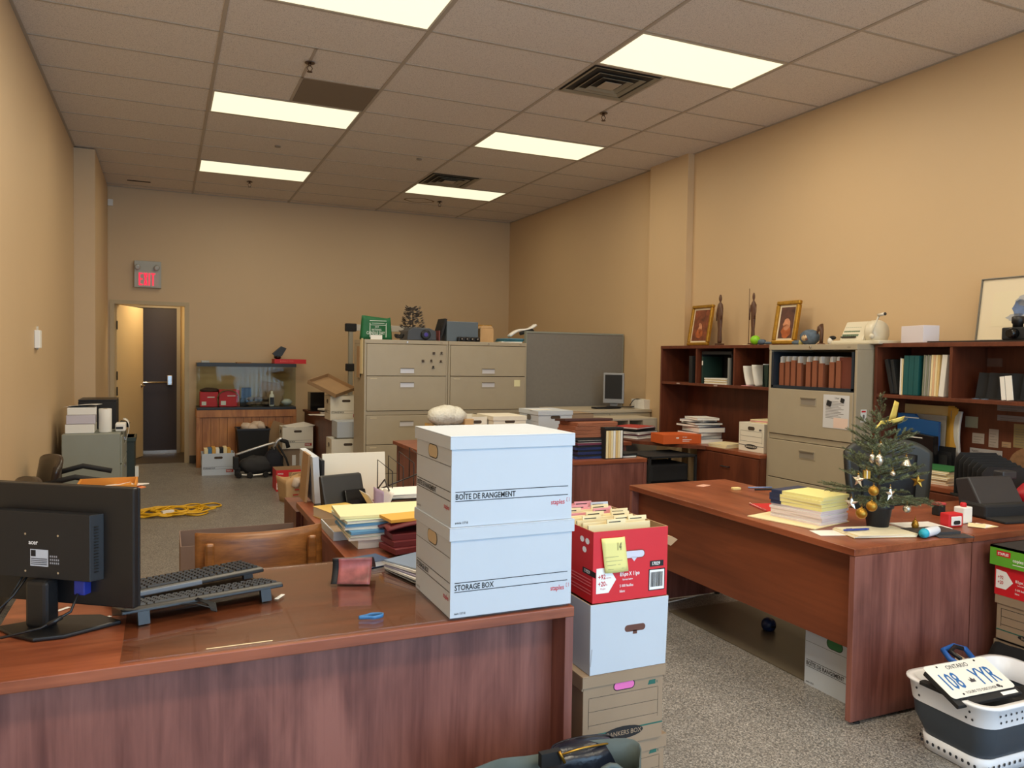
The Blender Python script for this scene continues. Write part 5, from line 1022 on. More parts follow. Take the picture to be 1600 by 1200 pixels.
# ---------- things on the two filing cabinets
FT = 1.631
GBG = M('green_bag', (14, 96, 54), .6, var=.1, scale=12)
x0, x1 = FY(563, 520, 3.0).x, FY(613, 520, 3.0).x; zt = FY(585, 495, 3.0).z
t = thing('shopping_bag', 'green shopping bag reading candle day, slumped on the first filing cabinet', 'bag', ((x0+x1)/2, 3.02, FT)); w_ = x1-x0; hh = zt-FT
k = MB(); k.sheet(lambda u, v: ((w_/2)*(1-.12*v)*math.cos(u*math.tau)**1, .07*math.sin(u*math.tau)*(1-.3*v)+.008*math.sin(u*31), hh*v*(1-.05*math.sin(u*9))), 48, 6, GBG, .003)
WG = M('bag_print_white', (206, 216, 206), .6); y_ = -.085
k.text('CANDLE DAY', (-w_*.36, y_, hh*.22), UX, UZ, .03, WG, .72, .02).text('NATIONAL', (-w_*.2, y_, hh*.38), UX, UZ, .02, WG, .72, .01).text('2024', (-w_*.1, y_, hh*.52), UX, UZ, .016, WG, .9, .01)
for (a, b_, c, d_) in ((-.26, .8, .52, .03), (-.26, .62, .52, .02), (-.26, .1, .02, .62), (.24, .1, .02, .62), (-.2, .7, .4, .02)): k.patch((a*w_, y_, b_*hh), UX, UZ, c*w_, d_*hh, WG)
k.build('body', t); B(-.08, .04, -.1, -.096, 0, .045, WHT).build('tag', t)
# projector
p = FY(655, 520, 3.0)
t = thing('projector', 'dark grey projector with a violet lens on the first filing cabinet', 'projector', (p.x, 3.03, FT)); PJ = M('projector_grey', (62, 66, 72), .45)
k = MB().prism([(-.16, 0), (.16, 0), (.155, .10), (.08, .13), (-.09, .135), (-.15, .1)], -.13, .16, PJ, 1); k.build('body', t, bevel=.01)
k = MB(); k.X = Matrix.Rotation(math.pi/2, 4, 'X'); k.lathe([(.05, -.02), (.052, .02), (.04, .03)], BLK, 20).lathe([(.033, .018), (.02, .033)], M('lens_violet', (66, 60, 150), .1), 18); k.build('lens', t, loc=(.035, -.13, .06))
k = MB()
for i in range(4): k.tube([(-.02+.03*math.cos(a)*(1+.2*i), .0+.03*math.sin(a)*(1+.1*i), .04+.02*math.sin(a*2+i)) for a in [j*math.tau/14 for j in range(14)]], .005, BLM, 6, closed=True)
k.build('cable_coil', loc=(FY(626, 520, 2.98).x, 2.96, FT), label='small coil of black cable between the green bag and the projector', cat='cable')
# dried plant
t = thing('dried_plant', 'grey silvery decorative plant behind the projector on the first filing cabinet', 'plant', (FY(646, 505, 3.28).x, 3.30, FT)); k = MB(); r0 = random.Random(2); LF = M('silver_leaf', (116, 106, 96), .6, var=.4, scale=40)
for i in range(240):
    a = r0.random()*math.tau; z = .08+.28*r0.random(); rr_ = .11*(1-(z-.05)/.42)+.02; c = Vector((rr_*math.cos(a), rr_*math.sin(a)*.6, z)); d = Vector((math.cos(a+r0.random()), math.sin(a), .5)).normalized()*.05; s = d.cross(UZ).normalized()*.02
    k.add([c, c+d*.5+s, c+d, c+d*.5-s, c+d*.5+UZ*.006], [(0, 1, 4), (1, 2, 4), (2, 3, 4), (3, 0, 4), (0, 3, 2, 1)], LF)
k.build('foliage', t); MB().lathe([(.05, 0), (.06, .09), (.0, .09)], BLM, 14).build('pot', t); MB().tube([(0, 0, .05), (0, 0, .33)], .006, BLM, 6).build('stem', t)
# binder leaning and grey blue unit
p0, p1 = FY(696, 530, 3.0), FY(752, 498, 3.0)
t = thing('card_reader_unit', 'grey blue metal unit with black round knobs on the second filing cabinet', 'unit', (FY(699, 530, 3.0).x, 3.02, FT)); GB = M('unit_grey_blue', (88, 100, 110), .45)
B(0, .36, 0, .25, 0, .215, GB).build('body', t, bevel=.006); k = MB().box(.11, .36, -.06, -.001, .0, .05, BLK); k.build('base_panel', t, bevel=.01)
for i in range(4): MB().lathe([(.02, 0), (.018, .02)], BLG, 12).box(-.006, .006, -.006, .006, .02, .022, CHR).build('knob', t, loc=(.145+.06*i, -.06, .028), rot=(math.pi/2, 0, 0))
B(0, .025, 0, .24, 0, .25, BLM).build('binder', loc=(t.location.x-.085, 3.03, FT+.004), rot=(0, .28, 0), label='black binder leaning on the grey blue unit', cat='binder')
B(0, .012, 0, .22, 0, .11, M('red_brown_card', (120, 60, 56), .6)).build('booklet', loc=(t.location.x-.095, 3.0, FT+.001), label='thin reddish booklet standing before the leaning black binder', cat='booklet')
x = FY(757, 530, 3.0).x
k = MB().box(0, .16, 0, .12, 0, .15, KRA).prism([(-.0, .15), (.16, .15), (.13, .185), (.03, .185)], 0, .12, KRA, 1); k.build('wooden_house_box', loc=(x-.01, 3.1, FT), label='small tan wooden box with a lid beside the grey blue unit', cat='box', bevel=.004)
k = MB().box(0, .2, 0, .015, 0, .03, GLD).box(0, .2, 0, .015, .17, .2, GLD).box(0, .03, 0, .015, .03, .17, GLD).box(.17, .2, 0, .015, .03, .17, GLD); k.box(.03, .17, .004, .012, .03, .17, TAN); k.build('picture_frame', loc=(x+.0, 3.28, FT), label='small gilt picture frame behind the tan wooden box', cat='frame')
for i in range(4): fold('file_folder', ['thin white', 'blue green', 'teal', 'pale blue'][i]+' folder in the flat pile at the divider end of the second filing cabinet', 'folder', (FY(800, 525, 3.0).x+.01*i, 3.1, FT+.001+.012*i), .24-.01*i, .26, .011, [WHT, M('blue_green_folder', (60, 120, 132), .5), M('teal_folder', (40, 96, 116), .5), M('pale_blue_folder', (96, 150, 176), .5)][i], rz=.1*i-.1)
k = MB(); k.sheet(lambda u, v: (-.16+.32*u, -.04+.08*v, .0+.14*u+.02*math.sin(u*6)), 12, 4, WHT, .022); k.tube([(-.05, -.05, .03), (.1, -.05, .07), (.13, .0, .06)], .02, BLM, 8); k.build('hand_tool', loc=(FY(816, 515, 3.05).x, 3.05, FT+.075), label='white and black handheld tool sticking up from the folder pile', cat='tool')
# hanging papers on the cabinet side + column of grey plastic behind
py_ = 4.45; pz_ = FY(549, 506, py_).z
t = thing('upright_post', 'grey upright post with black brackets behind the first filing cabinet', 'post', (FY(549, 560, py_).x, py_, 0)); B(-.03, .02, 0, .06, 0, pz_, M('post_grey', (150, 148, 136), .5)).build('post', t, bevel=.006)
B(-.07, .06, -.015, .07, pz_-.09, pz_+.005, BLM).build('bracket', t, bevel=.01); z_ = FY(549, 572, py_).z; B(-.06, .05, -.015, .07, z_-.06, z_+.03, BLM).build('bracket', t, bevel=.01); B(.02, .8, .0, .05, pz_-.08, pz_-.005, M('post_white', (196, 192, 182), .5)).build('arm', t, bevel=.004)
for i, (z, c, w_) in enumerate(((1.28, CRM, .10), (1.24, TAN, .12))):
    B(0, .006, 0, w_, 0, .36-.04*i, c).build('hanging_paper', loc=(c1-.009-.008*i, 2.93+.1*i, z), label=['cream list hanging on the side of the first filing cabinet', 'brown patterned card hanging behind the cream list on the filing cabinet side'][i], cat='paper')
# magnets and note
MG = M('magnet_dark', (70, 56, 44), .5)
for i, (px, py) in enumerate(((678, 552), (690, 552), (661, 564), (674, 564), (689, 565), (677, 574))):
    p = FY(px, py, 2.865); big = i == 5; k = MB().ball((0, 0, .006), .012, MG if not big else BLK, 8, (.012, .005, .011)).box(-.016, .016, -.004, .003, -.012, -.007, MG if not big else BLK).box(-.003, .003, -.004, .003, -.008, .0, MG)
    if i in (0, 2): k = MB().box(-.013, .013, -.005, .003, -.013, .013, MG)
    k.build('magnet', loc=(p.x, 2.8665, p.z), label=['square brown magnet, upper of the two on the first filing cabinet', 'figure magnet at the upper row beside the square magnet', 'square brown magnet, lower one on the first filing cabinet', 'crossed stick magnet in the middle of the lower row', 'figure magnet at the end of the lower row', 'black magnet beneath the others on the first filing cabinet'][i], cat='magnet', group='magnets on the first filing cabinet')
p = FY(808, 596, 2.87); B(-.035, .035, 0, .002, -.035, .035, M('note_cream', (226, 220, 176), .7)).build('sticky_note', loc=(p.x, 2.8695, p.z-.02), label='yellow sticky note on the second filing cabinet', cat='note')
# ---------- small monitor on the beige unit
p = FY(955, 600, 2.55); t = thing('computer_monitor', 'small silver framed monitor turned sideways on the beige storage unit', 'monitor', (p.x, 2.50, .931), -.72)
LCD = M('silver_bezel', (150, 154, 160), .4, .3); B(-.115, .115, -.0, .035, .05, .385, LCD).build('bezel', t, bevel=.006); B(-.095, .095, -.003, 0, .1, .365, BLM).build('screen', t); B(-.04, .04, .03, .06, .0, .2, LCD).build('stand', t, bevel=.004); MB().lathe([(.09, 0), (.09, .01), (.04, .016)], BLM, 20).build('base', t)
k = MB()
for i in range(4): k.tube(smooth([(p.x-.3+.05*i, 2.38, .945), (p.x-.1, 2.34+.03*i, .955), (p.x+.1, 2.36-.02*i, .95), (p.x+.22, 2.42, .95)]), .005, BLM, 6)
k.box(p.x-.3, p.x+.0, 2.36, 2.46, .932, .95, BLM); k.build('keyboard_and_cable', label='black keyboard and tangled leads in front of the small monitor', cat='keyboard')
k = MB(); k.tube(smooth([(p.x+.15, 2.4, .96), (p.x+.2, 2.38, 1.03), (p.x+.3, 2.36, 1.02), (p.x+.38, 2.3, .95), (p.x+.42, 2.19, .88), (p.x+.40, 2.19, .8)]), .005, BLM, 6); k.build('loose_cable', label='black lead arching from the beige unit down its front', cat='cable')
q = FX(1010, 630, 4.4); B(0, .12, 0, .25, 0, .1, WHT).build('paper_pile', loc=(4.42, 2.25, .931), label='white pile of paper on the beige unit against the long wall', cat='paper')
# ---------- file boxes on the work table
WT = DT+.001
sbox('white archive box with its lid on, on the work table beside the rust folders', (2.80, 1.40, WT), .33, .40, .285, lidded=True, wall=WHC, brand=False)
MB().box(-.1, .1, -.02, .1, 0, .002, WHT).build('shipping_label', loc=(2.72, 1.33, WT+.2865), rz=-.1, label='white label lying on the lid of the archive box by the rust folders', cat='label')
sbox('cream topped file box in the middle of the row on the work table', (2.42, 1.52, WT), .31, .38, .235, lidded=True, brand=False)
sbox('narrow file box with dark lettering at the bubble wrap end of the work table row', (2.15, 1.62, WT), .2, .36, .225, brand=False)
t, k = carton('carton', 'brown carton on the work table behind the lidded archive box', (3.14, 1.5, WT), .26, .3, .245, TAN2); k.box(-.13, .13, -.15, .15, .24, .245, TAN2); k.build('body', t)
t, k = carton('carton', 'yellow brown low carton under the bubble wrapped parcel', (1.90, 1.42, WT), .36, .3, .17, M('yellow_carton', (206, 170, 96), .7)); k.box(-.17, .17, -.14, .14, .16, .165, TAN); k.build('body', t)
k = MB(); k.ball((0, 0, .0), .1, M('bubble_wrap', (222, 220, 208), .35, bump=.8, scale=60), 28, (.13, .11, .088), .10, 3).ball((.06, 0, -.004), .1, M('bubble_wrap'), 24, (.115, .105, .08), .12, 4).ball((-.06, 0, -.004), .1, M('bubble_wrap'), 24, (.11, .1, .078), .12, 5); k.build('bubble_wrap_parcel', loc=(1.86, 1.40, WT+.245), label='pale bubble wrapped parcel on the yellow brown carton', cat='parcel')
B(-.04, .04, -.03, .03, 0, .05, KRA).build('small_carton', loc=(2.03, 1.33, WT+.167), label='small brown carton beside the bubble wrapped parcel', cat='carton', bevel=.003)
# ---------- on the middle desk: blue folders, holder, rust folders
for i in range(9):
    c = [BLU, NVY, NVY, BLU, NVY, NVY, M('maroon_cover', (110, 50, 70), .5), WHT, BLM][i]; n = ['blue', 'navy', 'navy', 'blue', 'navy', 'navy', 'maroon', 'white', 'black'][i]
    fold('file_folder', n+' file folder in the tall pile on the middle desk', 'folder', (2.60+.006*((i*5) % 4), .31, WT+.0172*i), .31, .28, .0165, M('folder_deep_blue', (34, 58, 112), .5) if n == 'blue' else c, rz=.03*((i*3) % 4-1.5), group=n+' folders in the tall pile on the middle desk', edge=BLM if i % 2 else None)
for i in range(4):
    w_ = .36; k = MB().box(-w_/2, w_/2, -.13, .13, 0, .028, REDR); 
    for j in range(3): k.box(-w_/2+.005, w_/2-.005, -.133, -.13, .003+.009*j, .007+.009*j, M('rust_light', (176, 112, 80), .7))
    k.build('file_folder', loc=(2.60+.01*i, .32, WT+.157+.0285*i), rz=.04*(i-1.5), label='rust expanding file folder lying on the tall pile of the middle desk', cat='folder', group='rust folders lying on the middle desk pile', bevel=.003)
B(-.21, .2, -.02, .16, 0, .018, M('dark_brown_cover', (66, 34, 28), .6)).build('file_cover', loc=(2.62, .30, WT+.273), rot=(-.06, 0, -.03), label='dark brown cover on top of the rust folders', cat='folder', bevel=.002)
t = thing('magazine_file', 'black file holder packed with cream papers on the middle desk', 'holder', (2.66, .115, WT)); hx0 = FY(946, 690, .115).x-2.66; hx1 = FY(974, 690, .115).x-2.66
k = MB().box(hx0, hx0+.004, 0, .25, 0, .22, BLM).box(hx1-.004, hx1, 0, .25, 0, .22, BLM).box(hx0+.004, hx1-.004, 0.0, .25, 0, .006, BLM).box(hx0, hx1, .0, .25, .222, .235, BLM).box(hx0+.004, hx1-.004, .246, .25, .006, .222, BLM); k.build('holder', t)
n_ = 7; st = (hx1-hx0-.012)/n_
for i in range(n_): B(0, st*.86, 0, .23, 0, .205, [CRM, MAN, CRM, WHT, MAN, CRM, WHT][i]).build('document', loc=(2.66+hx0+.006+st*i, .112, WT+.0065), label='cream document standing in the black file holder', cat='document', group='documents in the black file holder')
for i in range(2): fold('booklet', ['teal', 'black'][i]+' booklet lying beside the black file holder', 'booklet', (2.89, .25, WT+.016*i), .14, .2, .015, [TEAL, BLM][i], rz=.2*i, edge=WHT if i == 0 else None)
# ---------- on the corner worktop
for i in range(8):
    c = [WHT, BLM, M('maroon_cover'), WHT, BLM, BLM, BLM, RED][i]; n = ['white', 'black', 'maroon', 'white', 'black', 'black', 'black', 'bright red'][i]
    fold('file_folder', n+' folder in the leaning pile at the corner worktop', 'folder', (3.83-.006*i, 1.46+.008*((i*3) % 4), WT+.0135*i), .34-.012*(i % 3), .27, .013, M('folder_red', (180, 46, 46), .5) if i == 7 else c, rz=.35+.06*((i*5) % 4-1), group=n+' folders in the leaning corner pile', edge=WHT if i % 3 == 1 else None)
p0 = FZ(1062, 692, DT); t = thing('orange_box', 'orange printed cardboard box at the edge of the corner worktop', 'box', (3.89, .90, WT), -.12)
k = MB().box(-.19, .19, -.08, .16, 0, .085, ORG); k.text('HP 26A', (.0, -.08, .055), UX, UZ, .012, WP_, .8).patch((.0, -.08, .035), UX, UZ, .09, .006, WP_).patch((.0, -.08, .022), UX, UZ, .07, .005, WP_).slot(Vector((-.05, -.08, .055)), UX, UZ, .03, .012, WHT); k.build('body', t, bevel=.002)
# pile of binders in the hutch niche
for i in range(6):
    c = [WHT, NVY, BLM, NVY, BLM, BLM][i]; h_ = [.035, .03, .03, .045, .02, .018][i]; z_ = WT+sum([.035, .03, .03, .045, .02, .018][:i])+.001*i
    fold('binder', ['white binder at the bottom of the pile in the first hutch', 'navy binder second from the bottom in the first hutch pile', 'black binder third from the bottom in the first hutch pile', 'thick navy binder in the middle of the first hutch pile', 'black binder above the thick navy one in the first hutch pile', 'thin black binder near the top of the first hutch pile'][i], 'binder', (4.17+.02*(i % 2), .93+.025*((i*2) % 3), z_), .27, .30, h_, c, rz=.1*((i*7) % 5-2), edge=WHT)
for i in range(2):
    fold('booklet', ['grey stapled booklet lying on the first hutch binder pile', 'white booklet topmost on the first hutch binder pile'][i], 'booklet', (4.17, .98-.05*i, WT+.186+.022*i), .22, .26, .02, [M('booklet_grey', (150, 154, 166), .5), WHT][i], rz=.3-.5*i, edge=WHT)
for i in range(4): fold('manila_folder', 'cream folder in the small pile beside the small archive box', 'folder', (4.13, .52+.005*i, WT+.008*i), .24, .2, .007, CRM, rz=.1+.05*i, group='cream folders beside the small archive box', edge=WHT if i % 2 else None)
t = bankers('small white archive box at the filing cabinet end of the first credenza', (4.24, .175, WT), .30, .3, .24, rz=R90, lid=False, col=M('white_cardboard_warm'), ink=M('grey_line', (90, 90, 96), .6), small=True)
for i in range(3): fold('manila_folder', 'folder lying in the top of the small white archive box', 'folder', (4.25, .15, WT+.238+.009*i), .22, .2, .008, [CRM, PNK, CRM][i], rz=.1*i, group='folders on the small white archive box', bevel=.001)
# black tray unit under the corner worktop
t = thing('printer_stand', 'black open shelf stand under the corner worktop', 'stand', (3.44, .685, 0), .0)
for z in (.1, .38, .62): B(0, .5, 0, .4, z, z+.02, BLM).build('shelf', t, bevel=.004)
for x in (0, .48):
    for y in (0, .38): B(x, x+.02, y, y+.02, 0, .64, BLM).build('post', t)
B(.04, .44, .05, .38, .401, .56, BLM).build('black_machine', loc=(3.45, .685, 0.001), rz=.0, label='black machine on the middle shelf of the black stand', cat='machine', bevel=.02)
# ================================================================== office chair behind the tree desk
t = thing('office_chair', 'black moulded office chair drawn up behind the tree desk', 'chair', (3.36, -1.80, 0), math.radians(-24))
CH = M('chair_charcoal', (44, 47, 46), .42); CH2 = M('chair_black_leather', (20, 24, 30), .45)
def bk(u, v, inset=0):
    a = -1+2*u; w_ = .235-.03*(1-v)**2+.01*v; x = a*w_; return (x, .03+.09*(1-a*a)*.6+.03*(v-.5)-inset, .62+.42*v-.035*v*a*a*a*a*2)
k = MB(); k.sheet(lambda u, v: bk(u, v), 20, 12, CH, .03); k.build('backrest', t)
k = MB(); k.sheet(lambda u, v: (bk(.16+.68*u, .0+.78*v)[0], bk(.16+.68*u, .78*v)[1]-.028+.018*(abs(2*u-1)**4), bk(.16+.68*u, .78*v+.04)[2]), 16, 10, CH2, .02); k.build('back_cushion', t)
k = MB(); k.sheet(lambda u, v: (-.24+.48*u, -.45+.47*v, .47+.012*math.sin(u*math.pi)+.02*v-.03*(1-v)**6), 12, 12, CH2, .06); k.build('seat', t)
MB().tube([(0, .1, .40), (0, .14, .5), (0, .12, .72)], .022, BLK, 8).build('back_support', t)
MB().lathe([(.03, 0), (.03, .3)], CHR, 14).build('gas_lift', t, loc=(0, -.2, .12))
for i in range(5):
    a = i*math.tau/5+.3; MB().tube([(0, -.2, .12), (.16*math.cos(a), -.2+.16*math.sin(a), .10), (.29*math.cos(a), -.2+.29*math.sin(a), .075)], [.025, .02, .014], BLK, 8).build('base_leg', t)
    k = MB(); k.X = Matrix.Rotation(math.pi/2, 4, 'X'); k.lathe([(.02, -.016), (.028, -.01), (.028, .01), (.02, .016)], BLK, 12); k.build('castor', t, loc=(.29*math.cos(a), -.2+.29*math.sin(a), .029), rz=a)
# ================================================================== little decorated tree
p = FZ(1389, 829, DT); TRX, TRY = 2.605, -2.36
t = thing('tabletop_tree', 'small potted evergreen tree decorated with gold and silver ornaments on the long cherry desk', 'tree', (TRX, TRY, DT+.001))
POT = M('pot_black', (26, 28, 36), .5)
MB().lathe([(.044, 0), (.058, .095), (.066, .098), (.066, .118), (.058, .12), (.055, .105), (.0, .105)], POT, 28).build('pot', t)
MB().lathe([(.054, .1), (.0, .108)], M('soil', (46, 34, 26), .9), 20).build('soil', t)
BRK = M('bark', (74, 56, 40), .8); MB().tube([(0, 0, .09), (.004, .003, .3), (-.004, 0, .5), (0, 0, .56)], [.008, .006, .003, .0015], BRK, 8).build('trunk', t)
NL1 = M('needles', (116, 126, 94), .65, var=.3, scale=60); NL2 = M('needles_dark', (78, 90, 64), .7, var=.3, scale=60)
r0 = random.Random(42); fo = MB(); br = MB(); tips = []
def twig(p0, d, L_, mat):
    d = d.normalized(); n = max(4, int(L_/.0035)); side = d.cross(UZ)
    if side.length < .05: side = UX.copy()
    side.normalize(); up = side.cross(d)
    q0 = p0
    br.tube([p0, p0+d*L_*.5-UZ*.004*0, p0+d*L_], [.0018, .0013, .0008], BRK, 4)
    for i in range(n):
        c = p0+d*(L_*(i+.5)/n)
        for k_ in range(4):
            a = r0.random()*math.tau; ln = .011+.006*r0.random(); ln *= (1-.3*(i/n))
            o = (side*math.cos(a)+up*math.sin(a)); e = c+(o*.85+d*.75).normalized()*ln; wv = d.cross(o).normalized()*.0014
            fo.add([c-wv, c+wv, e], [(0, 1, 2)], mat if r0.random() < .6 else NL2)
for lv in range(10):
    z = .125+.040*lv; R_ = .235*(1-lv/11.5)**.75+.025; nb = 7 if lv < 7 else 5
    if lv == 0: R_ = .17
    for j in range(nb):
        a = j*math.tau/nb+lv*.7+r0.uniform(-.2, .2); ln = R_*r0.uniform(.55, 1.12); el = .25+.03*lv+r0.uniform(-.12, .12)
        if lv < 2: el = r0.uniform(-.12, .15)
        d = Vector((math.cos(a)*math.cos(el), math.sin(a)*math.cos(el), math.sin(el))); p0 = Vector((0, 0, z))
        twig(p0, d, ln, NL1); tips.append(p0+d*ln)
        for s in (-1, 1):
            for f_ in (.45, .7):
                if ln > .08:
                    dd_ = (Matrix.Rotation(s*.75, 4, 'Z') @ d); twig(p0+d*ln*f_, dd_, ln*(.42 if f_ < .5 else .3), NL1)
for j in range(9):
    a = j*2.3; twig(Vector((-.0, 0, .5+.012*j)), Vector((math.cos(a)*.5, math.sin(a)*.5, .9)), .05-.003*j, NL1)
# drooping sprays to the side of the pot
for j in range(7):
    a = -.35+.16*j; d = Vector((math.cos(a), math.sin(a)*.6-.1, -.10+.03*(j % 3))); twig(Vector((.02, 0, .135)), d, .2+.03*(j % 3), NL1)
    twig(Vector((.02, 0, .135))+d.normalized()*.12, Matrix.Rotation(.5, 4, 'Z') @ d, .08, NL1)
# (nothing below the desk top)
fo.build('foliage', t); br.build('branches', t)
bowm = M('bow_gold', (226, 196, 96), .35, .3)
t2 = thing('gold_bow', 'pointed gold ribbon bow at the tip of the little tree', 'bow', (TRX-.01, TRY-.05, DT+.495), -.2); t2.scale = (1.3, 1.3, 1.05)
for (a, b_, c, d_) in (((0, 0, 0), (.012, -.012, .085), (.035, -.004, .075), (.03, .002, .01)), ((0, 0, 0), (.055, -.01, .02), (.05, -.006, .0), (.02, 0, -.012)), ((0, 0, 0), (-.04, -.012, .0), (-.045, -.01, -.012), (-.005, 0, -.018)), ((-.04, -.011, -.004), (-.06, -.01, -.03), (-.055, -.01, -.034), (-.036, -.011, -.012))):
    k = MB(); k.sheet(lambda u, v: tuple((Vector(a)*(1-u)+Vector(b_)*u)*(1-v)+(Vector(d_)*(1-u)+Vector(c)*u)*v), 4, 4, bowm, .0014); k.build('ribbon_loop', t2)
MB().ball((0, -.004, -.004), .007, bowm, 8).build('knot', t2)
def at_tree(px, py, dy=-.12):
    q = FY(px, py, TRY+dy); return q
def ornament(kind, px, py, lab, dy=-.12, r=.021, mat=GLD):
    r *= 1.25; q = at_tree(px, py, dy); t = thing('christmas_ornament', lab, 'ornament', q, r0.random()*3)
    if kind == 'ball': MB().ball((0, 0, 0), r, mat, 16).build('ball', t)
    elif kind == 'bell': MB().lathe([(r*1.15, -r), (r*.95, -r*.8), (r*.6, r*.1), (r*.35, r*.7), (0, r*.9)], mat, 16).build('bell', t)
    elif kind == 'star':
        P = [((r*1.3 if i % 2 == 0 else r*.55)*math.cos(i*math.pi/5+math.pi/2), (r*1.3 if i % 2 == 0 else r*.55)*math.sin(i*math.pi/5+math.pi/2)) for i in range(10)]
        k = MB(); k.add([(x, -.001, z) for x, z in P]+[(0, -.009, 0), (0, .009, 0)], [(i, (i+1) % 10, 10) for i in range(10)]+[((i+1) % 10, i, 11) for i in range(10)], mat); k.build('star', t)
    elif kind == 'cone': MB().lathe([(0, -r*1.8), (r*.6, -r*1.3), (r*.85, -r*.4), (r*.6, r*.5), (0, r)], mat, 12).build('cone', t)
    elif kind == 'gift': MB().box(-r, r, -r*.8, r*.8, -r, r, mat).build('gift', t); MB().box(-r*1.03, r*1.03, -.002, .002, -r*1.03, r*1.03, WHT).build('ribbon', t)
    MB().lathe([(.004, 0), (.004, .006)], GLD, 8).tube([(0, 0, .006), (.003, 0, .012), (0, 0, .018), (-.003, 0, .012), (0, 0, .006)], .0007, GLD, 4).build('cap', t, loc=(0, 0, r*.9))
for a in (('star', 1341, 750, 'gold and silver star cluster ornament at the outer branch nearest the notepads', -.1, .02, SIL), ('gift', 1354, 741, 'small golden parcel ornament among the upper branches of the little tree', -.08, .013, GLD), ('ball', 1365, 767, 'shiny gold ball ornament high on the little tree', -.15, .017, GLD), ('star', 1391, 772, 'champagne coloured star ornament at the centre of the little tree', -.2, .02, SIL),
          ('ball', 1362, 791, 'bronze gold ball ornament just above the pot rim', -.15, .018, GLD), ('ball', 1346, 802, 'bronze gold ball ornament hanging lowest beside the notepads', -.12, .019, GLD), ('star', 1330, 786, 'pale star ornament touching the notepad stack', -.1, .018, SIL), ('bell', 1416, 720, 'silver bell ornament on the chair side of the little tree', -.08, .017, SIL),
          ('cone', 1374, 716, 'silver pine cone ornament near the top of the little tree', -.1, .016, SIL), ('cone', 1363, 714, 'second smaller silver cone ornament next to the silver pine cone', -.07, .013, SIL), ('ball', 1417, 795, 'clear silver ball ornament above the drooping branch', -.1, .014, SIL), ('star', 1434, 752, 'pale gold star ornament at the end of a branch by the chair', -.08, .019, GLD),
          ('cone', 1430, 818, 'gold drum shaped ornament hanging lowest from the drooping branch', -.1, .015, GLD), ('ball', 1376, 696, 'tiny silver ball ornament under the gold bow', -.05, .009, SIL), ('ball', 1395, 740, 'tiny silver ball ornament halfway down the chair side', -.12, .009, SIL)): ornament(*a)
# ================================================================== on the tree desk
p = FZ(1283, 824, DT); u1 = FZ(1230, 805, DT)-p; u2 = FZ(1350, 812, DT)-p; pr = math.atan2(u2.y, u2.x)
PW, PD = .205, .275
ctr = p+u2.normalized()*PW*.5+Vector((-math.sin(pr), math.cos(pr), 0))*PD*.5
SPN = M('steno_navy', (44, 54, 84), .5); PKP = M('pinkish_pages', (222, 206, 208), .8)
B(-.16, .14, -.15, .2, 0, .004, CRM).build('envelope', loc=(ctr.x-.03, ctr.y+.0, DT+.001), rz=pr+.08, label='cream envelope lying beneath the notepad stack', cat='envelope')
nb0 = None
for i in range(10):
    yel = i >= 6; z = DT+.0055+.0105*min(i, 6)+.0165*max(0, i-6); h_ = .0155 if yel else .0098
    k = MB().box(-PW/2, PW/2, -PD/2, PD/2, .001, h_-.001, YEL if yel else PKP).box(-PW/2, PW/2, -PD/2, PD/2, h_-.001, h_, YEL if yel else WHT).box(-PW/2, PW/2, -PD/2, PD/2, 0, .001, WHT)
    t = thing('notepad', ('yellow paged notepad with a navy spine in the stack by the little tree' if yel else 'white notepad with pinkish pages in the lower stack by the little tree'), 'notepad', (ctr.x+.003*((i*3) % 4-1), ctr.y+.003*((i*5) % 3), z), pr+.012*((i*7) % 5-2), group='yellow notepads by the little tree' if yel else 'white notepads by the little tree')
    k.build('pages', t)
    if yel: B(-PW/2-.002, PW/2+.002, PD/2-.055, PD/2+.003, -.0002, h_+.0004, SPN).build('spine_tape', t)
def flat(name, px, py, w_, d_, mat, rz, lab, cat, h_=.0012, z=DT, lift=.0006, bevel=0):
    p = FZ(px, py, z); return B(-w_/2, w_/2, -d_/2, d_/2, 0, h_, mat).build(name, loc=(p.x, p.y, z+lift), rz=rz, label=lab, cat=cat, bevel=bevel)
flat('paper_sheet', 1300, 833, .16, .1, WHT, -.3, 'torn white sheet between the notepad stack and the blue pen', 'paper')
for i in range(4): flat('writing_pad', 1365+i, 834, .30, .21, [CRM, WHT, CRM, M('pad_cream', (226, 218, 190), .75)][i], -.28+.02*i, 'cream writing pad under the blue pen, one of the sheets stacked there', 'paper', .003, DT, .002+.0032*i).update({'group': 'cream sheets under the blue pen'}) if False else None
for i in range(4):
    o = flat('writing_pad', 1365+i, 834, .29, .17, [CRM, WHT, CRM, M('pad_cream', (226, 218, 190), .75)][i], -.28+.02*i, 'cream writing pad in the short pile under the blue pen', 'paper', .003, DT, .002+.0032*i); o['group'] = 'cream writing pads under the blue pen'
p = FZ(1340, 829, DT+.016); t = thing('ballpoint_pen', 'blue ballpoint pen lying on the cream writing pads', 'pen', (p.x, p.y, DT+.021), .0); PB2 = M('pen_blue', (40, 60, 150), .35)
k = MB(); k.tube([(-.07, .01, 0), (.04, -.008, 0), (.055, -.0105, 0)], [.0045, .005, .0035], PB2, 8); k.build('barrel', t); MB().tube([(-.07, .01, 0), (-.078, .0115, 0)], .002, CHR, 6).build('button', t); MB().tube([(-.06, .008, .006), (-.03, .003, .006)], .001, PB2, 5).build('clip', t)
p = FZ(1343, 828, DT+.01)
flat('eraser', 1150, 765, .05, .03, M('eraser_cream', (232, 214, 150), .7), -.1, 'cream eraser block on the far part of the long cherry desk', 'eraser', .012, bevel=.002)
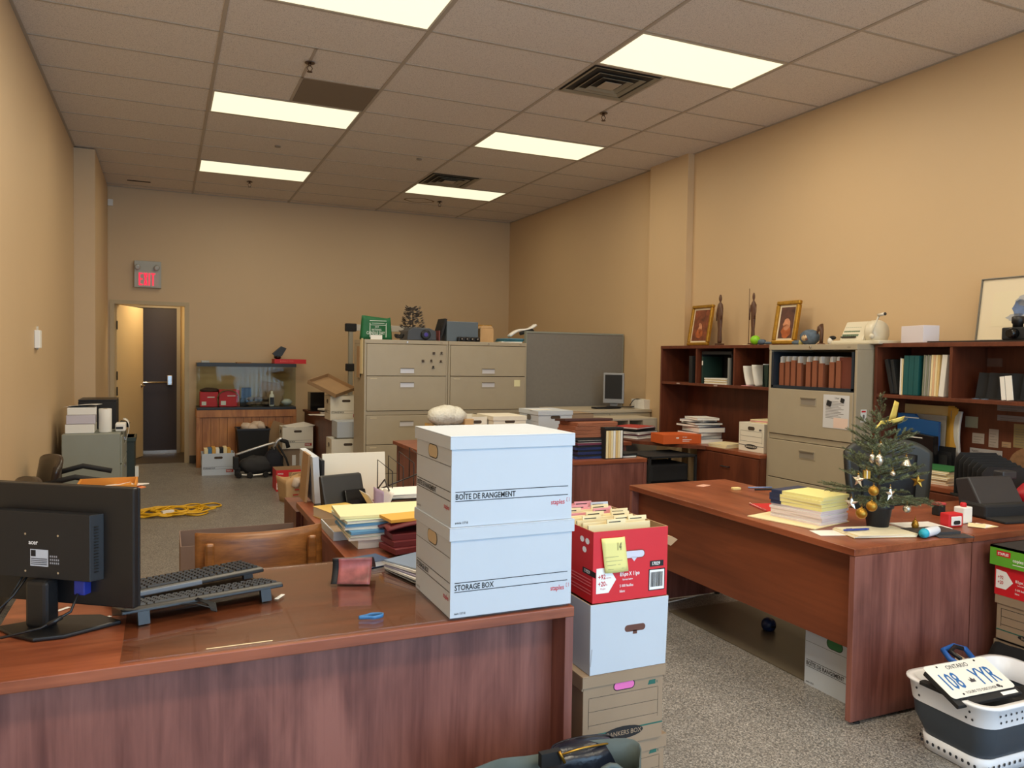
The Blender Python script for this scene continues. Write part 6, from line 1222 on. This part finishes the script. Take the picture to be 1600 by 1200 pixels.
flat('paper_slip', 1099, 759, .09, .05, M('slip_pink', (220, 170, 150), .7), .4, 'pinkish slip of paper at the far end of the long cherry desk', 'paper')
for i, (px, py, c, lab) in enumerate(((1188, 763, M('pen_silver_blue', (130, 150, 196), .3), 'silver blue pen lying beyond the cream eraser'), (1198, 766, BLM, 'dark pen lying parallel to the silver blue one'))):
    p = FZ(px, py, DT); MB().tube([(-.075, .01, 0), (.07, -.01, 0)], .0045, c, 8).build('pen', loc=(p.x, p.y, DT+.0052), rz=-.15+.05*i, label=lab, cat='pen')
p = FZ(1205, 796, DT); t = thing('spiral_notebook', 'red spiral notebook poking out beside the notepad stack', 'notebook', (p.x+.03, p.y+.02, DT+.001), -.3); B(-.08, .08, -.1, .1, 0, .006, RED).build('cover', t); k = MB()
for i in range(16): k.tube([(-.08+.006*math.cos(a), -.094+.0125*i, .004+.006*math.sin(a)) for a in [j*math.tau/8 for j in range(8)]], .0008, CHR, 4, closed=True)
k.build('spiral', t)
p = FZ(1218, 789, DT+.01); t = thing('marker', 'black marker with a pink end lying on the red notebook', 'marker', (p.x, p.y, DT+.014), -.2); MB().tube([(-.03, 0, 0), (.06, 0, 0)], .008, BLM, 10).build('barrel', t); MB().ball((-.036, 0, 0), .008, M('marker_pink', (220, 150, 140), .5), 10).build('end_cap', t)
B(-.11, .1, -.06, .09, 0, .006, WHT).build('card_pile', loc=(2.83, -2.42, DT+.001), rz=-.2, label='white cards under the drooping branch of the little tree', cat='paper')
B(-.12, .1, -.05, .06, 0, .016, M('dark_grey_book', (56, 56, 58), .5)).build('notebook', loc=(2.74, -2.40, DT+.001) if False else (2.76, -2.52, DT+.001), rz=-.15, label='dark grey notebook between the tree pot and the glue bottle', cat='notebook')
p = FZ(1452, 832, DT+.02); t = thing('glue_bottle', 'white glue bottle with a turquoise cap lying on the desk', 'bottle', (p.x+.0, p.y, DT+.023), rot=(0, math.pi/2, .25+math.pi))
k = MB().lathe([(.018, -.07), (.02, -.06), (.02, .02), (.016, .04)], M('bottle_white', (222, 226, 234), .35), 16); k.build('bottle', t); MB().lathe([(.019, .04), (.021, .045), (.018, .062), (.0, .066)], M('cap_turquoise', (36, 170, 196), .4), 16).build('cap', t)
flat('mouse_pad', 1487, 838, .16, .07, M('pad_dark', (58, 54, 56), .6), -.35, 'small dark mouse pad at the front edge of the desk beside the glue bottle', 'pad', .004, lift=.001)
def block(name, px, py, w_, d_, h_, mat, rz, lab, cat, z=DT, bev=.004):
    p = FZ(px, py, z); t = thing(name, lab, cat, (p.x, p.y+d_/2, z+.001), rz); B(-w_/2, w_/2, -d_/2, d_/2, 0, h_, mat).build('body', t, bevel=bev); return t
t = block('rubber_stamp', 1494, 824, .085, .05, .062, RED, -.1, 'red framed self inking stamp beside the glue bottle', 'stamp'); B(-.03, .03, -.03, -.024, .008, .05, WHT).build('window', t, bevel=.006); MB().slot(Vector((0, -.0305, .022)), UX, UZ, .04, .018, BLM).build('ink_slot', t)
t = block('rubber_stamp', 1472, 806, .05, .04, .05, BLM, 0, 'black self inking stamp with a red top behind the red framed one', 'stamp'); B(-.028, .028, -.022, .022, .05, .062, M('red_rose', (190, 70, 74), .5)).build('handle', t, bevel=.004)
t = block('stapler_box', 1512, 818, .07, .05, .075, WHT, .1, 'white block with a red knob beside the red framed stamp', 'stamp'); MB().lathe([(.014, .075), (.014, .09), (.01, .094)], RED, 14).build('knob', t)
t = thing('document_scanner', 'black desktop card scanner with an open feeder on the desk return', 'scanner', (3.42, -2.36, DT+.001), -.15)
B(-.13, .16, -.06, .1, 0, .07, BLM).build('body', t, bevel=.012); k = MB().prism([(-.06, .0), (.1, .0), (.14, .17), (.06, .19)], -.12, .15, M('scanner_grey', (46, 46, 50), .45), 0); k.build('feeder', t, bevel=.008); B(-.13, .14, -.17, -.06, 0, .012, BLM).build('output_flap', t, bevel=.003); B(.1, .19, .06, .12, .17, .21, M('scanner_grey')).build('arm', t, bevel=.006)
for i in range(3): flat('index_card', 1538-6*i, 822, .1, .07, [CRM, WHT, CRM][i], .3*i, 'cream index card before the black scanner', 'card', .001, lift=.0006+.0012*i)['group'] = 'cream index cards before the black scanner'
k = MB(); k.ball((0, 0, 0), .1, M('red_bag', (176, 24, 40), .45), 22, (.17, .11, .085), .18, 8); k.build('red_bag', loc=(3.80, -2.36, DT+.075), label='crumpled red bag at the picture edge on the desk return', cat='bag')
k = MB(); k.ball((0, 0, 0), .1, M('white_bag', (206, 206, 210), .35), 22, (.12, .085, .085), .18, 18); k.build('plastic_bag', loc=(3.68, -2.52, DT+.09), label='crumpled white plastic bag in front of the red bag', cat='bag')
# ================================================================== second credenza and the hutch above it
C2 = DT+.001
for i in range(9):
    top = i == 8
    fold('manila_folder', 'manila folder in the pile on the credenza behind the office chair' if not top else 'green folder topmost on the manila pile behind the office chair', 'folder', (4.16+.004*(i % 3), -1.47+.008*((i*3) % 4), C2+.0105*i), .30, .25, .010, GRN if top else M('manila_pink', (216, 190, 158), .7) if i < 2 else CRM, rz=R90+.1+.02*(i % 3), group=None if top else 'manila folders behind the office chair', edge=None if top else WHT)
t = thing('file_sorter', 'black mesh upright file sorter on the desk return', 'sorter', (3.86, -2.02, C2), -.45); 
for i in range(7): k = MB(); k.prism([(-.13, 0), (.13, 0), (.13, .2-.008*i), (.1, .235-.008*i), (-.1, .235-.008*i), (-.13, .2-.008*i)], -.004, .0, BLM, 1); k.build('divider', t, loc=(.0, .12-.045*i, .01))
B(-.14, .14, -.17, .14, 0, .01, BLM).build('base', t)
t = thing('straw_hat', 'brown woven round mat leaning behind the file sorter', 'mat', (4.10, -2.12, C2+.0), 0)
k = MB(); k.X = Matrix.Translation((0, 0, .145)) @ Matrix.Rotation(1.25, 4, 'Y'); k.lathe([(.15, 0), (.15, .008), (.1, .014), (.0, .014)], M('woven_brown', (150, 112, 76), .8, var=.15, scale=40), 30); k.build('mat', t)
t = thing('letter_rack', 'black letter rack holding an upright blue folder on the second credenza', 'rack', (4.33, -1.05, C2), R90)
B(-.02, .36, .0, .16, 0, .01, BLM).build('base', t); 
for i, h_ in enumerate((.15, .17, .2)): B(-.02, .36, .04*i, .04*i+.004, .01, h_, BLM).build('divider', t)
HB = 4.205+.35-.012    # face of the back panel
def lean(px0, px1, py0, x, h0, mat, name, lab, cat, th=.004, ang=.1, z=C2):
    a, b_ = FX(px0, py0, x), FX(px1, py0, x); t_ = B(0, abs(a.y-b_.y), 0, th, 0, a.z-z, mat).build(name, loc=(x, a.y, z), rz=R90, label=lab, cat=cat, bevel=.001); t_.rotation_euler = (-ang, 0, R90); return t_
lean(1406, 1487, 630, 4.475, 0, MAN, 'envelope', 'large yellow brown envelope standing against the hutch back panel', 'envelope', .006, .05, C2)
for i in range(3): lean(1478+3*i, 1488+3*i, 634+2*i, 4.47-.006*i, 0, GE, 'envelope', 'edge of a golden envelope standing behind the grey board', 'envelope', .004, .05)['group'] = 'golden envelopes in the second hutch'
lean(1405, 1476, 644, 4.43, 0, M('grey_board', (160, 152, 140), .7), 'grey_board', 'grey cardboard sheet standing behind the blue folder', 'board', .004, .05)
k = MB(); a, b_ = FX(1487, 642, 4.49), FX(1505, 642, 4.49); k.sheet(lambda u, v: (4.49-.03*math.sin(v*3)*u, a.y+(b_.y-a.y)*u, C2+.1+(a.z-C2-.1)*v), 6, 8, WHT, .012); k.build('paper_bundle', label='curling bundle of white sheets standing beside the golden envelopes', cat='paper')
k = MB(); a, b_ = FX(1403, 647, 4.40), FX(1467, 655, 4.40); hh = a.z-C2
k.prism([(0, 0), (a.y-b_.y, 0), (a.y-b_.y, hh-.04), ((a.y-b_.y)*.5, hh-.03), ((a.y-b_.y)*.42, hh), (0, hh)], 0, .02, BLU, 1); k.patch((.05, 0, hh-.03), UX, UZ, .12, .006, WHT, .001); k.build('file_folder', loc=(4.40, a.y, C2+.011), rz=R90, label='bright blue tabbed folder standing in the black letter rack', cat='folder')
t = block('black_handbag', 1445, 745, .1, .1, .1, BLM, 0, 'x', 'bag') if False else None
a, b_ = FX(1410, 672, 4.30), FX(1466, 672, 4.30)
k = MB().prism([(0, 0), (a.y-b_.y, 0), (a.y-b_.y-.01, a.z-C2-.02), (.05, a.z-C2), (.0, a.z-C2-.05)], 0, .05, BLG, 1); k.patch((.04, 0, a.z-C2-.04), UX, UZ, .14, .006, WHT, .001); k.build('black_wallet', loc=(4.27, a.y, C2+.001), rz=R90, label='glossy black document wallet standing before the blue folder', cat='wallet', bevel=.004)
NT = [(1509, 650, 1528, 669, M('note_green_grey', (160, 160, 140), .7), 'square grey green note stuck on the hutch back panel'), (1520, 676, 1538, 694, M('note_grey', (172, 160, 150), .7), 'square pale note low on the hutch back panel'), (1546, 670, 1560, 700, M('note_grey'), 'tall narrow printed note on the hutch back panel'),
      (1566, 690, 1580, 700, M('note_tan', (176, 146, 112), .7), 'smallest tan note on the hutch back panel'), (1516, 699, 1566, 722, M('note_white', (178, 176, 176), .7), 'wide white printed notice on the hutch back panel'), (1559, 630, 1612, 645, M('note_blue_grey', (140, 134, 136), .7), 'upper wide grey strip notice under the hutch shelf'),
      (1559, 648, 1612, 661, M('note_blue_grey'), 'lower wide grey strip notice under the hutch shelf'), (1585, 662, 1612, 702, M('note_olive', (150, 134, 92), .7), 'olive yellow notice at the picture edge of the hutch back panel')]
for i, (x0_, y0_, x1_, y1_, mt_, lab) in enumerate(NT):
    a, b_ = FX(x0_, y0_, HB), FX(x1_, y1_, HB); w_, h_ = a.y-b_.y, a.z-b_.z; k = MB().box(0, w_, 0, .002, 0, h_, mt_); n = max(2, int(h_/.02))
    for j in range(n):
        if i != 0: k.patch((w_*.1, 0, h_*(.12+.76*j/n)), UX, UZ, w_*(.5+.3*((j*7) % 3)/2), .0025, M('faint_ink', (110, 104, 100), .7))
    if i == 4: k.text('Fill out name', (w_*.06, 0, h_*.72), UX, UZ, h_*.1, INK, .9, .02)
    k.build('paper_note', loc=(HB-.0035, a.y, b_.z), rz=R90, label=lab, cat='note')
# shelf contents of the second hutch
SH = 1.2555
def book_at(px0, px1, pyt, x, mat, name, lab, cat, d_=.24, lean_=0., grp=None, z=SH, edge=None):
    a, b_ = FX(px0, pyt, x), FX(px1, pyt, x); w_ = abs(a.y-b_.y); h_ = a.z-z
    k = MB().box(0, w_, 0, d_, 0, h_, mat)
    if edge: k.box(w_*.15, w_*.85, -.001, d_, .004, h_-.004, edge)
    o = k.build(name, loc=(x, a.y, z), rz=R90, label=lab, cat=cat, group=grp, bevel=.001)
    if lean_: o.rotation_euler = (0, lean_, R90); o.location.z += .0015+max(0, lean_)*w_
    return o
book_at(1393, 1398, 561, 4.25, BLM, 'binder', 'black binder leaning at the cabinet end of the second hutch', 'binder', lean_=-.24, z=SH+.001)
book_at(1399, 1404, 562, 4.26, M('black_grey_cover', (34, 36, 38), .6), 'binder', 'second black binder leaning beside the outermost one in the second hutch', 'binder', lean_=-.18, z=SH+.001)
B(0, .01, 0, .2, 0, .26, BLM).build('file_box', loc=(4.30, FX(1406, 580, 4.3).y, SH), rz=R90, label='black file box behind the leaning binders in the second hutch', cat='file')
book_at(1407, 1409, 560, 4.25, WHT, 'booklet', 'thin white booklet against the teal binders', 'booklet'); book_at(1409.5, 1411.5, 561, 4.25, CRM, 'booklet', 'thin cream booklet against the teal binders', 'booklet')
for i in range(3): book_at(1412+8*i, 1419.5+8*i, 556, 4.245, TEAL, 'binder', 'teal binder standing in the second hutch', 'binder', grp='teal binders in the second hutch', lean_=.02)
for i in range(4): book_at(1442+2.9*i, 1444.4+2.9*i, 555+i % 2, 4.25, [M('sage_folder', (126, 130, 112), .7), M('grey_folder', (150, 148, 140), .7)][i % 2], 'file_folder', 'grey green folder standing in the second hutch', 'folder', grp='grey green folders in the second hutch', lean_=.03)
for i in range(4): book_at(1454+3.4*i, 1457+3.4*i, 555, 4.25, [CRM, M('peach_folder', (220, 180, 140), .7), CRM, MAN][i], 'file_folder', ['cream', 'peach', 'cream', 'manila'][i]+' folder standing between grey green folders and a white ledger', 'folder', grp=['cream', 'peach', 'cream', 'manila'][i]+' folders upright in the second hutch', lean_=.03)
book_at(1468, 1476, 555, 4.25, WHT, 'ledger', 'wide white ledger leaning on the hutch divider', 'ledger', lean_=.08)
t = thing('letter_sorter', 'black mesh letter sorter on the shelf of the second hutch', 'sorter', (4.33, FX(1524, 600, 4.33).y, SH), R90)
for i in range(6): MB().prism([(0, 0), (.16, 0), (.14, .16), (.02, .165)], 0, .003, BLM, 1).build('divider', t, loc=(.0+.07*i, .0, 0), rz=.5)
B(0, .5, 0, .15, 0, .008, BLM).build('base', t)
for i in range(2): book_at(1566+8*i, 1573+12*i, 589-i, 4.25, WHT, 'card', ['narrow', 'wide'][i]+' white card standing before the black letter sorter', 'card', d_=.004, lean_=-.12)
a = FX(1531, 613, 4.23); k = MB()
for s in (-1, 1): k.tube([(.022*math.cos(q)*1.0, s*.028+.02*math.sin(q), .015) for q in [j*math.tau/12 for j in range(12)]], .002, M('frame_blue', (90, 110, 130), .4), 5, closed=True)
k.build('eyeglasses', loc=(4.235, a.y, SH-.012), label='small blue grey eyeglasses on the shelf before the letter sorter', cat='eyeglasses')
B(0, .1, 0, .003, 0, .055, M('tape_clear', (110, 84, 74), .3)).build('tape_patch', loc=(HB-.004, FX(1543, 560, HB).y, FX(1543, 573, HB).z), rz=R90, label='translucent tape patch on the upper back panel of the second hutch', cat='tape')
# ---------- shelf contents of the first hutch
book_at(1077, 1082, 556, 4.23, BLM, 'binder', 'black binder at the divider of the first hutch bay', 'binder')
a, b_ = FX(1095, 560, 4.23), FX(1142, 560, 4.23)
t = thing('storage_crate', 'black open crate on its side in the middle bay of the first hutch', 'crate', (4.24, a.y, SH), R90); w_ = a.y-b_.y
B(0, w_, 0, .004, .27, .30, BLM).build('front_lip', t); MB().box(0, w_, 0, .26, .296, .30, BLM).box(0, w_, .255, .26, 0, .296, BLM).box(0, .004, 0, .255, 0, .296, BLM).box(w_-.004, w_, 0, .255, 0, .296, BLM).build('shell', t)
k = MB().box(.012, .03, -.0, .22, 0, .25, M('dark_green_binder', (24, 50, 44), .5)).patch((.0125, 0, .17), UX, UZ, .016, .04, WHT); k.build('binder', loc=(4.235, a.y, SH), rz=R90, label='dark green binder with a white spine label in the middle bay', cat='binder')
B(w_-.045, w_-.02, -.0, .22, 0, .24, M('grey_binder', (130, 132, 130), .5)).build('binder', loc=(4.235, a.y, SH), rz=R90, label='grey binder at the far end of the middle bay', cat='binder')
for i in range(5): B(.05, w_-.06, 0, .2, 0, .010, [WHT, CRM][i % 2]).build('document', loc=(4.235+.004*(i % 2), a.y, SH+.0108*i), rz=R90+.02*(i % 2), label='white document in the low pile of the middle bay', cat='paper', group='documents in the middle bay of the first hutch')
for i in range(3):
    k = MB(); y0_ = FX(1163+11*i, 600, 4.25).y; k.sheet(lambda u, v: (4.25+.2*u, y0_-.0-.02*i+(.0 if i else .0)+.05*(1-v)**0*(.9 if i < 2 else .3)*math.sin(v*1.5)-.03, SH+.002+(.17+.01*i)*v), 4, 10, WHT if i < 2 else WHC, .012)
    k.build('booklet', label=['first curling white booklet sagging in the pillarless bay', 'second curling white booklet behind the first one', 'third white booklet against the green binder'][i], cat='booklet')
book_at(1192, 1200, 570, 4.25, M('dark_green_binder'), 'binder', 'dark green binder at the filing cabinet end of the first hutch', 'binder')
B(0, .1, 0, .05, 0, .003, PNK).build('card', loc=(4.22, FX(1158, 604, 4.22).y, SH), rz=R90, label='pinkish card on the shelf before the curling booklets', cat='card')
for px in (1057, 1115): a = FX(px, 600, HX); B(0, .05, -.002, 0, 0, .012, M('clip_pale', (170, 150, 140), .5)).build('shelf_label', loc=(HX+.002, a.y, 1.238), rz=R90, label='small pale label on the shelf edge below the '+('first' if px < 1100 else 'middle')+' bay', cat='label')
# clipped sheet and tag on the cabinet
xf = 4.06-.0095
a, b_ = FX(1287, 616, xf), FX(1326, 672, xf); w_, h_ = a.y-b_.y, a.z-b_.z; k = MB().box(0, w_, 0, .001, 0, h_, M('sheet_grey_white', (206, 206, 208), .7))
for j in range(12): k.patch((w_*.1, 0, h_*(.3+.045*j)), UX, UZ, w_*(.7-.1*(j % 3)), .003, M('faint_ink'))
k.text('Usher', (w_*.45, 0, h_*.88), UX, UZ, .014, INK, .8).patch((w_*.42, 0, h_*.02), UX, UZ, w_*.55, h_*.3, M('note_peach', (226, 200, 186), .7), .001); k.build('notice_sheet', loc=(xf-.0012, a.y, b_.z), rz=R90, label='printed white notice held by magnets on the tall beige cabinet', cat='paper')
for px, py, s_, lab in ((1296, 630, .02, 'square black magnet on the notice of the tall beige cabinet'), (1317, 626, .016, 'figure shaped dark magnet on the notice of the tall beige cabinet')):
    a = FX(px, py, xf); MB().box(-s_, s_, -.006, 0, -s_, s_, BLM).build('magnet', loc=(xf-.002, a.y, a.z), rz=R90, rot=(0, .3, R90), label=lab, cat='magnet', bevel=.003)
ys = -.045-.865; a = FY(1349, 650, ys); k = MB().box(-.028, .028, -.001, 0, -.045, .045, WHT).patch((-.02, -.001, .025), UX, UZ, .04, .012, RED).slot(Vector((0, -.001, -.005)), UX, UZ, .02, .03, M('faint_ink')); k.build('warning_tag', loc=(a.x, ys-.0005, a.z), label='small white warning tag on the narrow side of the tall beige cabinet', cat='tag')
# ================================================================== on top of the wall furniture
TP = 1.6095
def frame(px0, px1, pyt, x, lab, mat=GLD, fw=.045, th=.035, mat2=None, pic=None, ang=.16, z=TP, hh=None):
    a, b_ = FX(px0, pyt, x), FX(px1, pyt, x); w_ = abs(a.y-b_.y); h_ = hh or (a.z-z); t = thing('picture_frame', lab, 'frame', (x-.03, a.y, z+th*math.sin(ang)*0), rot=(-ang, 0, R90))
    k = MB().box(0, w_, -th, 0, 0, fw, mat).box(0, w_, -th, 0, h_-fw, h_, mat).box(0, fw, -th, 0, fw, h_-fw, mat).box(w_-fw, w_, -th, 0, fw, h_-fw, mat); k.X = Matrix.Identity(4); k.build('frame', t, bevel=min(.008, fw*.25), seg=2)
    g_ = fw*.55; B(fw, w_-fw, -th*.45, -.004, fw, h_-fw, M('mat_linen', (226, 212, 184), .7)).build('mount', t)
    q = fw+g_ if fw > .02 else .09
    k = MB().box(q, w_-q, -th*.5, -th*.45, q, h_-q, pic[0])
    for (cx_, cz_, rx_, rz_, m_) in pic[1]: k.poly((0, -th*.5, 0), UX, UZ, [(w_*cx_+rx_*w_*math.cos(i*math.tau/14)*(1+.15*math.sin(3*i)), h_*cz_+rz_*h_*math.sin(i*math.tau/14)) for i in range(14)], m_, .0012)
    k.build('picture', t); return t
P1_ = M('painting_brown', (120, 62, 34), .6, var=.45, scale=18); PF = M('painting_flesh', (204, 140, 104), .6, var=.2, scale=20); PO = M('painting_orange', (176, 92, 44), .6, var=.3, scale=14)
def bigger(z_, x_): return None
frame(1082, 1114, 478, 4.42, 'gilt framed brown painting beside the wooden figure at the pillar end', pic=(P1_, [(.48, .3, .16, .12, PO), (.5, .42, .08, .13, PF), (.46, .52, .05, .04, PF)]), fw=.03)
frame(1215, 1251, 464, 4.42, 'gilt framed painting of a bent back on the tall beige cabinet top', pic=(M('painting_dark', (88, 54, 44), .6, var=.4, scale=16), [(.52, .3, .2, .16, PO), (.52, .46, .15, .14, PF)]), fw=.034, hh=.37)
def wood_figure(px, pyt, pyb, x, lab, staff=False, s=1.):
    a = FX(px, pyt, x); z0 = TP; h_ = a.z-z0; DW = M('dark_carved_wood', (86, 56, 38), .5, var=.2, scale=20); t = thing('wooden_figurine', lab, 'figurine', (x, a.y, z0))
    MB().box(-.03, .03, -.03, .03, 0, .018, DW).build('base', t)
    k = MB(); prof = [(.018, .02), (.02, .1*h_), (.017, .3*h_), (.022, .45*h_), (.024, .6*h_), (.027, .72*h_), (.022, .8*h_), (.009, .84*h_), (.008, .86*h_), (.013, .89*h_), (.014, .93*h_), (.009, .98*h_), (0, h_)]
    k.X = Matrix.Diagonal((.8*s, 1.1*s, 1, 1)); k.lathe(prof, DW, 14); k.X = Matrix.Identity(4)
    k.tube([(0, .026, .77*h_), (-.01, .036, .62*h_), (-.015, .03, .48*h_)], [.009, .007, .005], DW, 8).tube([(0, -.026, .77*h_), (-.01, -.036, .62*h_), (-.015, -.03, .5*h_)], [.009, .007, .005], DW, 8); k.build('body', t)
    if staff: MB().tube([(-.015, .036, .02), (-.015, .038, h_*1.08)], .0028, DW, 6).build('staff', t)
wood_figure(1126, 460, 536, 4.30, 'dark carved wooden figurine in a tall cap beside the gilt framed brown painting', s=1.1)
wood_figure(1178, 457, 530, 4.36, 'slender dark wooden figurine holding a staff behind the bright green ball', True, .9)
a = FX(1180, 536, 4.26); t = thing('green_toy', 'bright green rubber ball toy with a blue grey cloth tail on the first hutch', 'toy', (4.26, a.y, TP)); MB().ball((0, 0, .040), .036, M('lime_rubber', (134, 200, 30), .45), 16, (.040, .045, .040)).build('ball', t)
k = MB().ball((.02, -.05, .024), .03, M('plush_blue_grey', (84, 98, 114), .9, var=.2, scale=40), 12, (.03, .05, .024), .2, 1).ball((.03, -.12, .014), .03, M('plush_blue_grey'), 10, (.02, .045, .012), .2, 2); k.build('cloth_tail', t)
B(0, .05, 0, .04, 0, .004, CRM).build('card', loc=(4.24, FX(1160, 536, 4.24).y, TP), rz=R90, label='small cream card on the hutch top before the slender figurine', cat='card')
CT = 1.601
a = FX(1262, 531, 4.24); t = thing('plush_toy', 'grey blue plush toy with cream and brown patches on the tall beige cabinet', 'toy', (4.26, a.y, CT)); GP = M('plush_blue_grey')
k = MB().ball((0, 0, .06), .05, GP, 20, (.055, .09, .062), .12, 3).ball((-.045, .005, .055), .03, M('plush_cream', (196, 168, 130), .9, var=.3, scale=40), 12, (.02, .03, .025), .15, 4).ball((-.05, .0, .07), .01, M('plush_brown', (110, 70, 56), .9), 8, None, .2).ball((-.052, -.02, .045), .01, M('plush_brown'), 8, None, .2); k.build('body', t)
k = MB().ball((-.01, .11, .02), .05, GP, 14, (.03, .06, .02), .2, 5).ball((-.02, .07, .02), .05, M('plush_straw', (176, 160, 96), .9), 12, (.02, .02, .024), .3, 5); k.build('limb', t)
a = FX(1283, 531, 4.24); DW = M('dark_carved_wood'); t = thing('wooden_bird_figure', 'small dark carved bird like figure beside the grey blue plush toy', 'figurine', (4.24, a.y, CT))
MB().lathe([(.035, 0), (.03, .01), (.012, .016)], DW, 12).build('base', t); MB().tube([(0, 0, .01), (0, -.004, .06), (0, -.002, .11), (0, .006, .15), (-.0, .02, .135), (0, .036, .105), (0, .04, .085)], [.014, .013, .016, .02, .016, .009, .004], DW, 10).build('body', t)
a = FX(1293, 531, 4.28); t = thing('small_ornament', 'small black and white ornament behind the carved bird like figure', 'ornament', (4.30, a.y-.01, CT)); MB().ball((0, 0, .03), .03, WHT, 12, (.02, .025, .03)).build('body', t); MB().ball((0, -.02, .055), .03, BLM, 12, (.012, .035, .016)).build('cap', t)
# cheque writer
PG = M('enamel_cream', (214, 206, 184), .3); a = FX(1303, 530, 4.2); t = thing('cheque_writer', 'cream enamel cheque writing machine with an upright crank handle', 'machine', (4.17, a.y, CT), R90)
w_ = a.y-FX(1379, 530, 4.2).y
MB().box(0, w_, 0, .26, 0, .028, PG).build('base_plate', t, bevel=.008)
MB().prism([(.02, .028), (.22, .028), (.20, .13), (.14, .17), (.09, .165)], .06, w_*.62, PG, 0).build('body', t, bevel=.006)
k = MB(); k.X = Matrix.Translation((w_*.62, .12, .085)) @ Matrix.Rotation(math.pi/2, 4, 'Y'); k.lathe([(.085, 0), (.09, .01), (.09, .05), (.08, .075), (0, .08)], PG, 24); k.build('drum', t)
KYM = M('key_green', (120, 140, 116), .5); k = MB()
for i in range(8):
    for j in range(4): x = .075+i*.018; y = .033+j*.018; k.box(x, x+.012, y, y+.011, .06+j*.026, .074+j*.026, KYM)
k.build('keys', t); B(.07, .2, .02, .035, .05, .058, BLK).build('lever_bar', t)
MB().tube([(w_*.85, .0, .06), (w_*.87, .0, .1), (w_*.98, .0, .2)], .006, PG, 8).ball((w_*.85, -.0, .055), .02, PG, 12).build('crank', t); MB().tube([(w_*.97, .0, .2), (w_*1.13, -.02, .205)], .011, M('grip_white', (220, 214, 200), .4), 10).ball((w_*1.13, -.02, .205), .011, M('dull_black', (40, 36, 34), .6), 8).build('crank_handle', t)
a, b_ = FX(1411, 530, 4.30), FX(1460, 530, 4.30); B(0, (a.y-b_.y)*.92, 0, .12, 0, FX(1440, 509, 4.3).z-TP, M('white_gift_box', (222, 216, 224), .6)).build('white_box', loc=(4.28, a.y, TP), rz=R90-.25, label='plain white box on top of the second hutch', cat='box', bevel=.002)
B(0, 1.2, 0, .3, 0, .008, M('dark_board', (38, 24, 20), .5)).build('dark_board', loc=(4.22, FX(1432, 530, 4.22).y-.08, TP), rz=R90, label='thin dark board lying on top of the second hutch', cat='board')
BF = M('artwork_blue', (92, 112, 150), .6, var=.4, scale=14)
frame(1534, 1640, 436, 4.46, 'large silver framed watercolour leaning on the wall above the second hutch', mat=M('silver_thin', (120, 118, 112), .35, .6), fw=.008, th=.02, z=TP+.009, ang=.12, pic=(M('art_cream', (226, 214, 184), .7), [(.62, .5, .1, .14, BF), (.7, .62, .14, .09, M('art_grey', (170, 172, 176), .7)), (.6, .36, .16, .06, M('art_grey'))]))
a = FX(1590, 527, 4.27); t = thing('vintage_camera', 'black vintage camera like device before the large framed watercolour', 'camera', (4.27, a.y, TP+.009), R90)
B(-.08, .1, -.03, .08, 0, .075, BLM).build('body', t, bevel=.008); MB().lathe([(.028, .075), (.028, .095), (.034, .1), (.034, .135), (.028, .14)], BLK, 16).build('eyepiece', t); MB().lathe([(.03, .0), (.03, .03), (.022, .05)], BLG, 18).build('lens', t, loc=(.0, -.03, .038), rot=(math.pi/2, 0, 0)); B(.06, .1, -.02, .04, .075, .1, BLK).build('knob', t, bevel=.004)
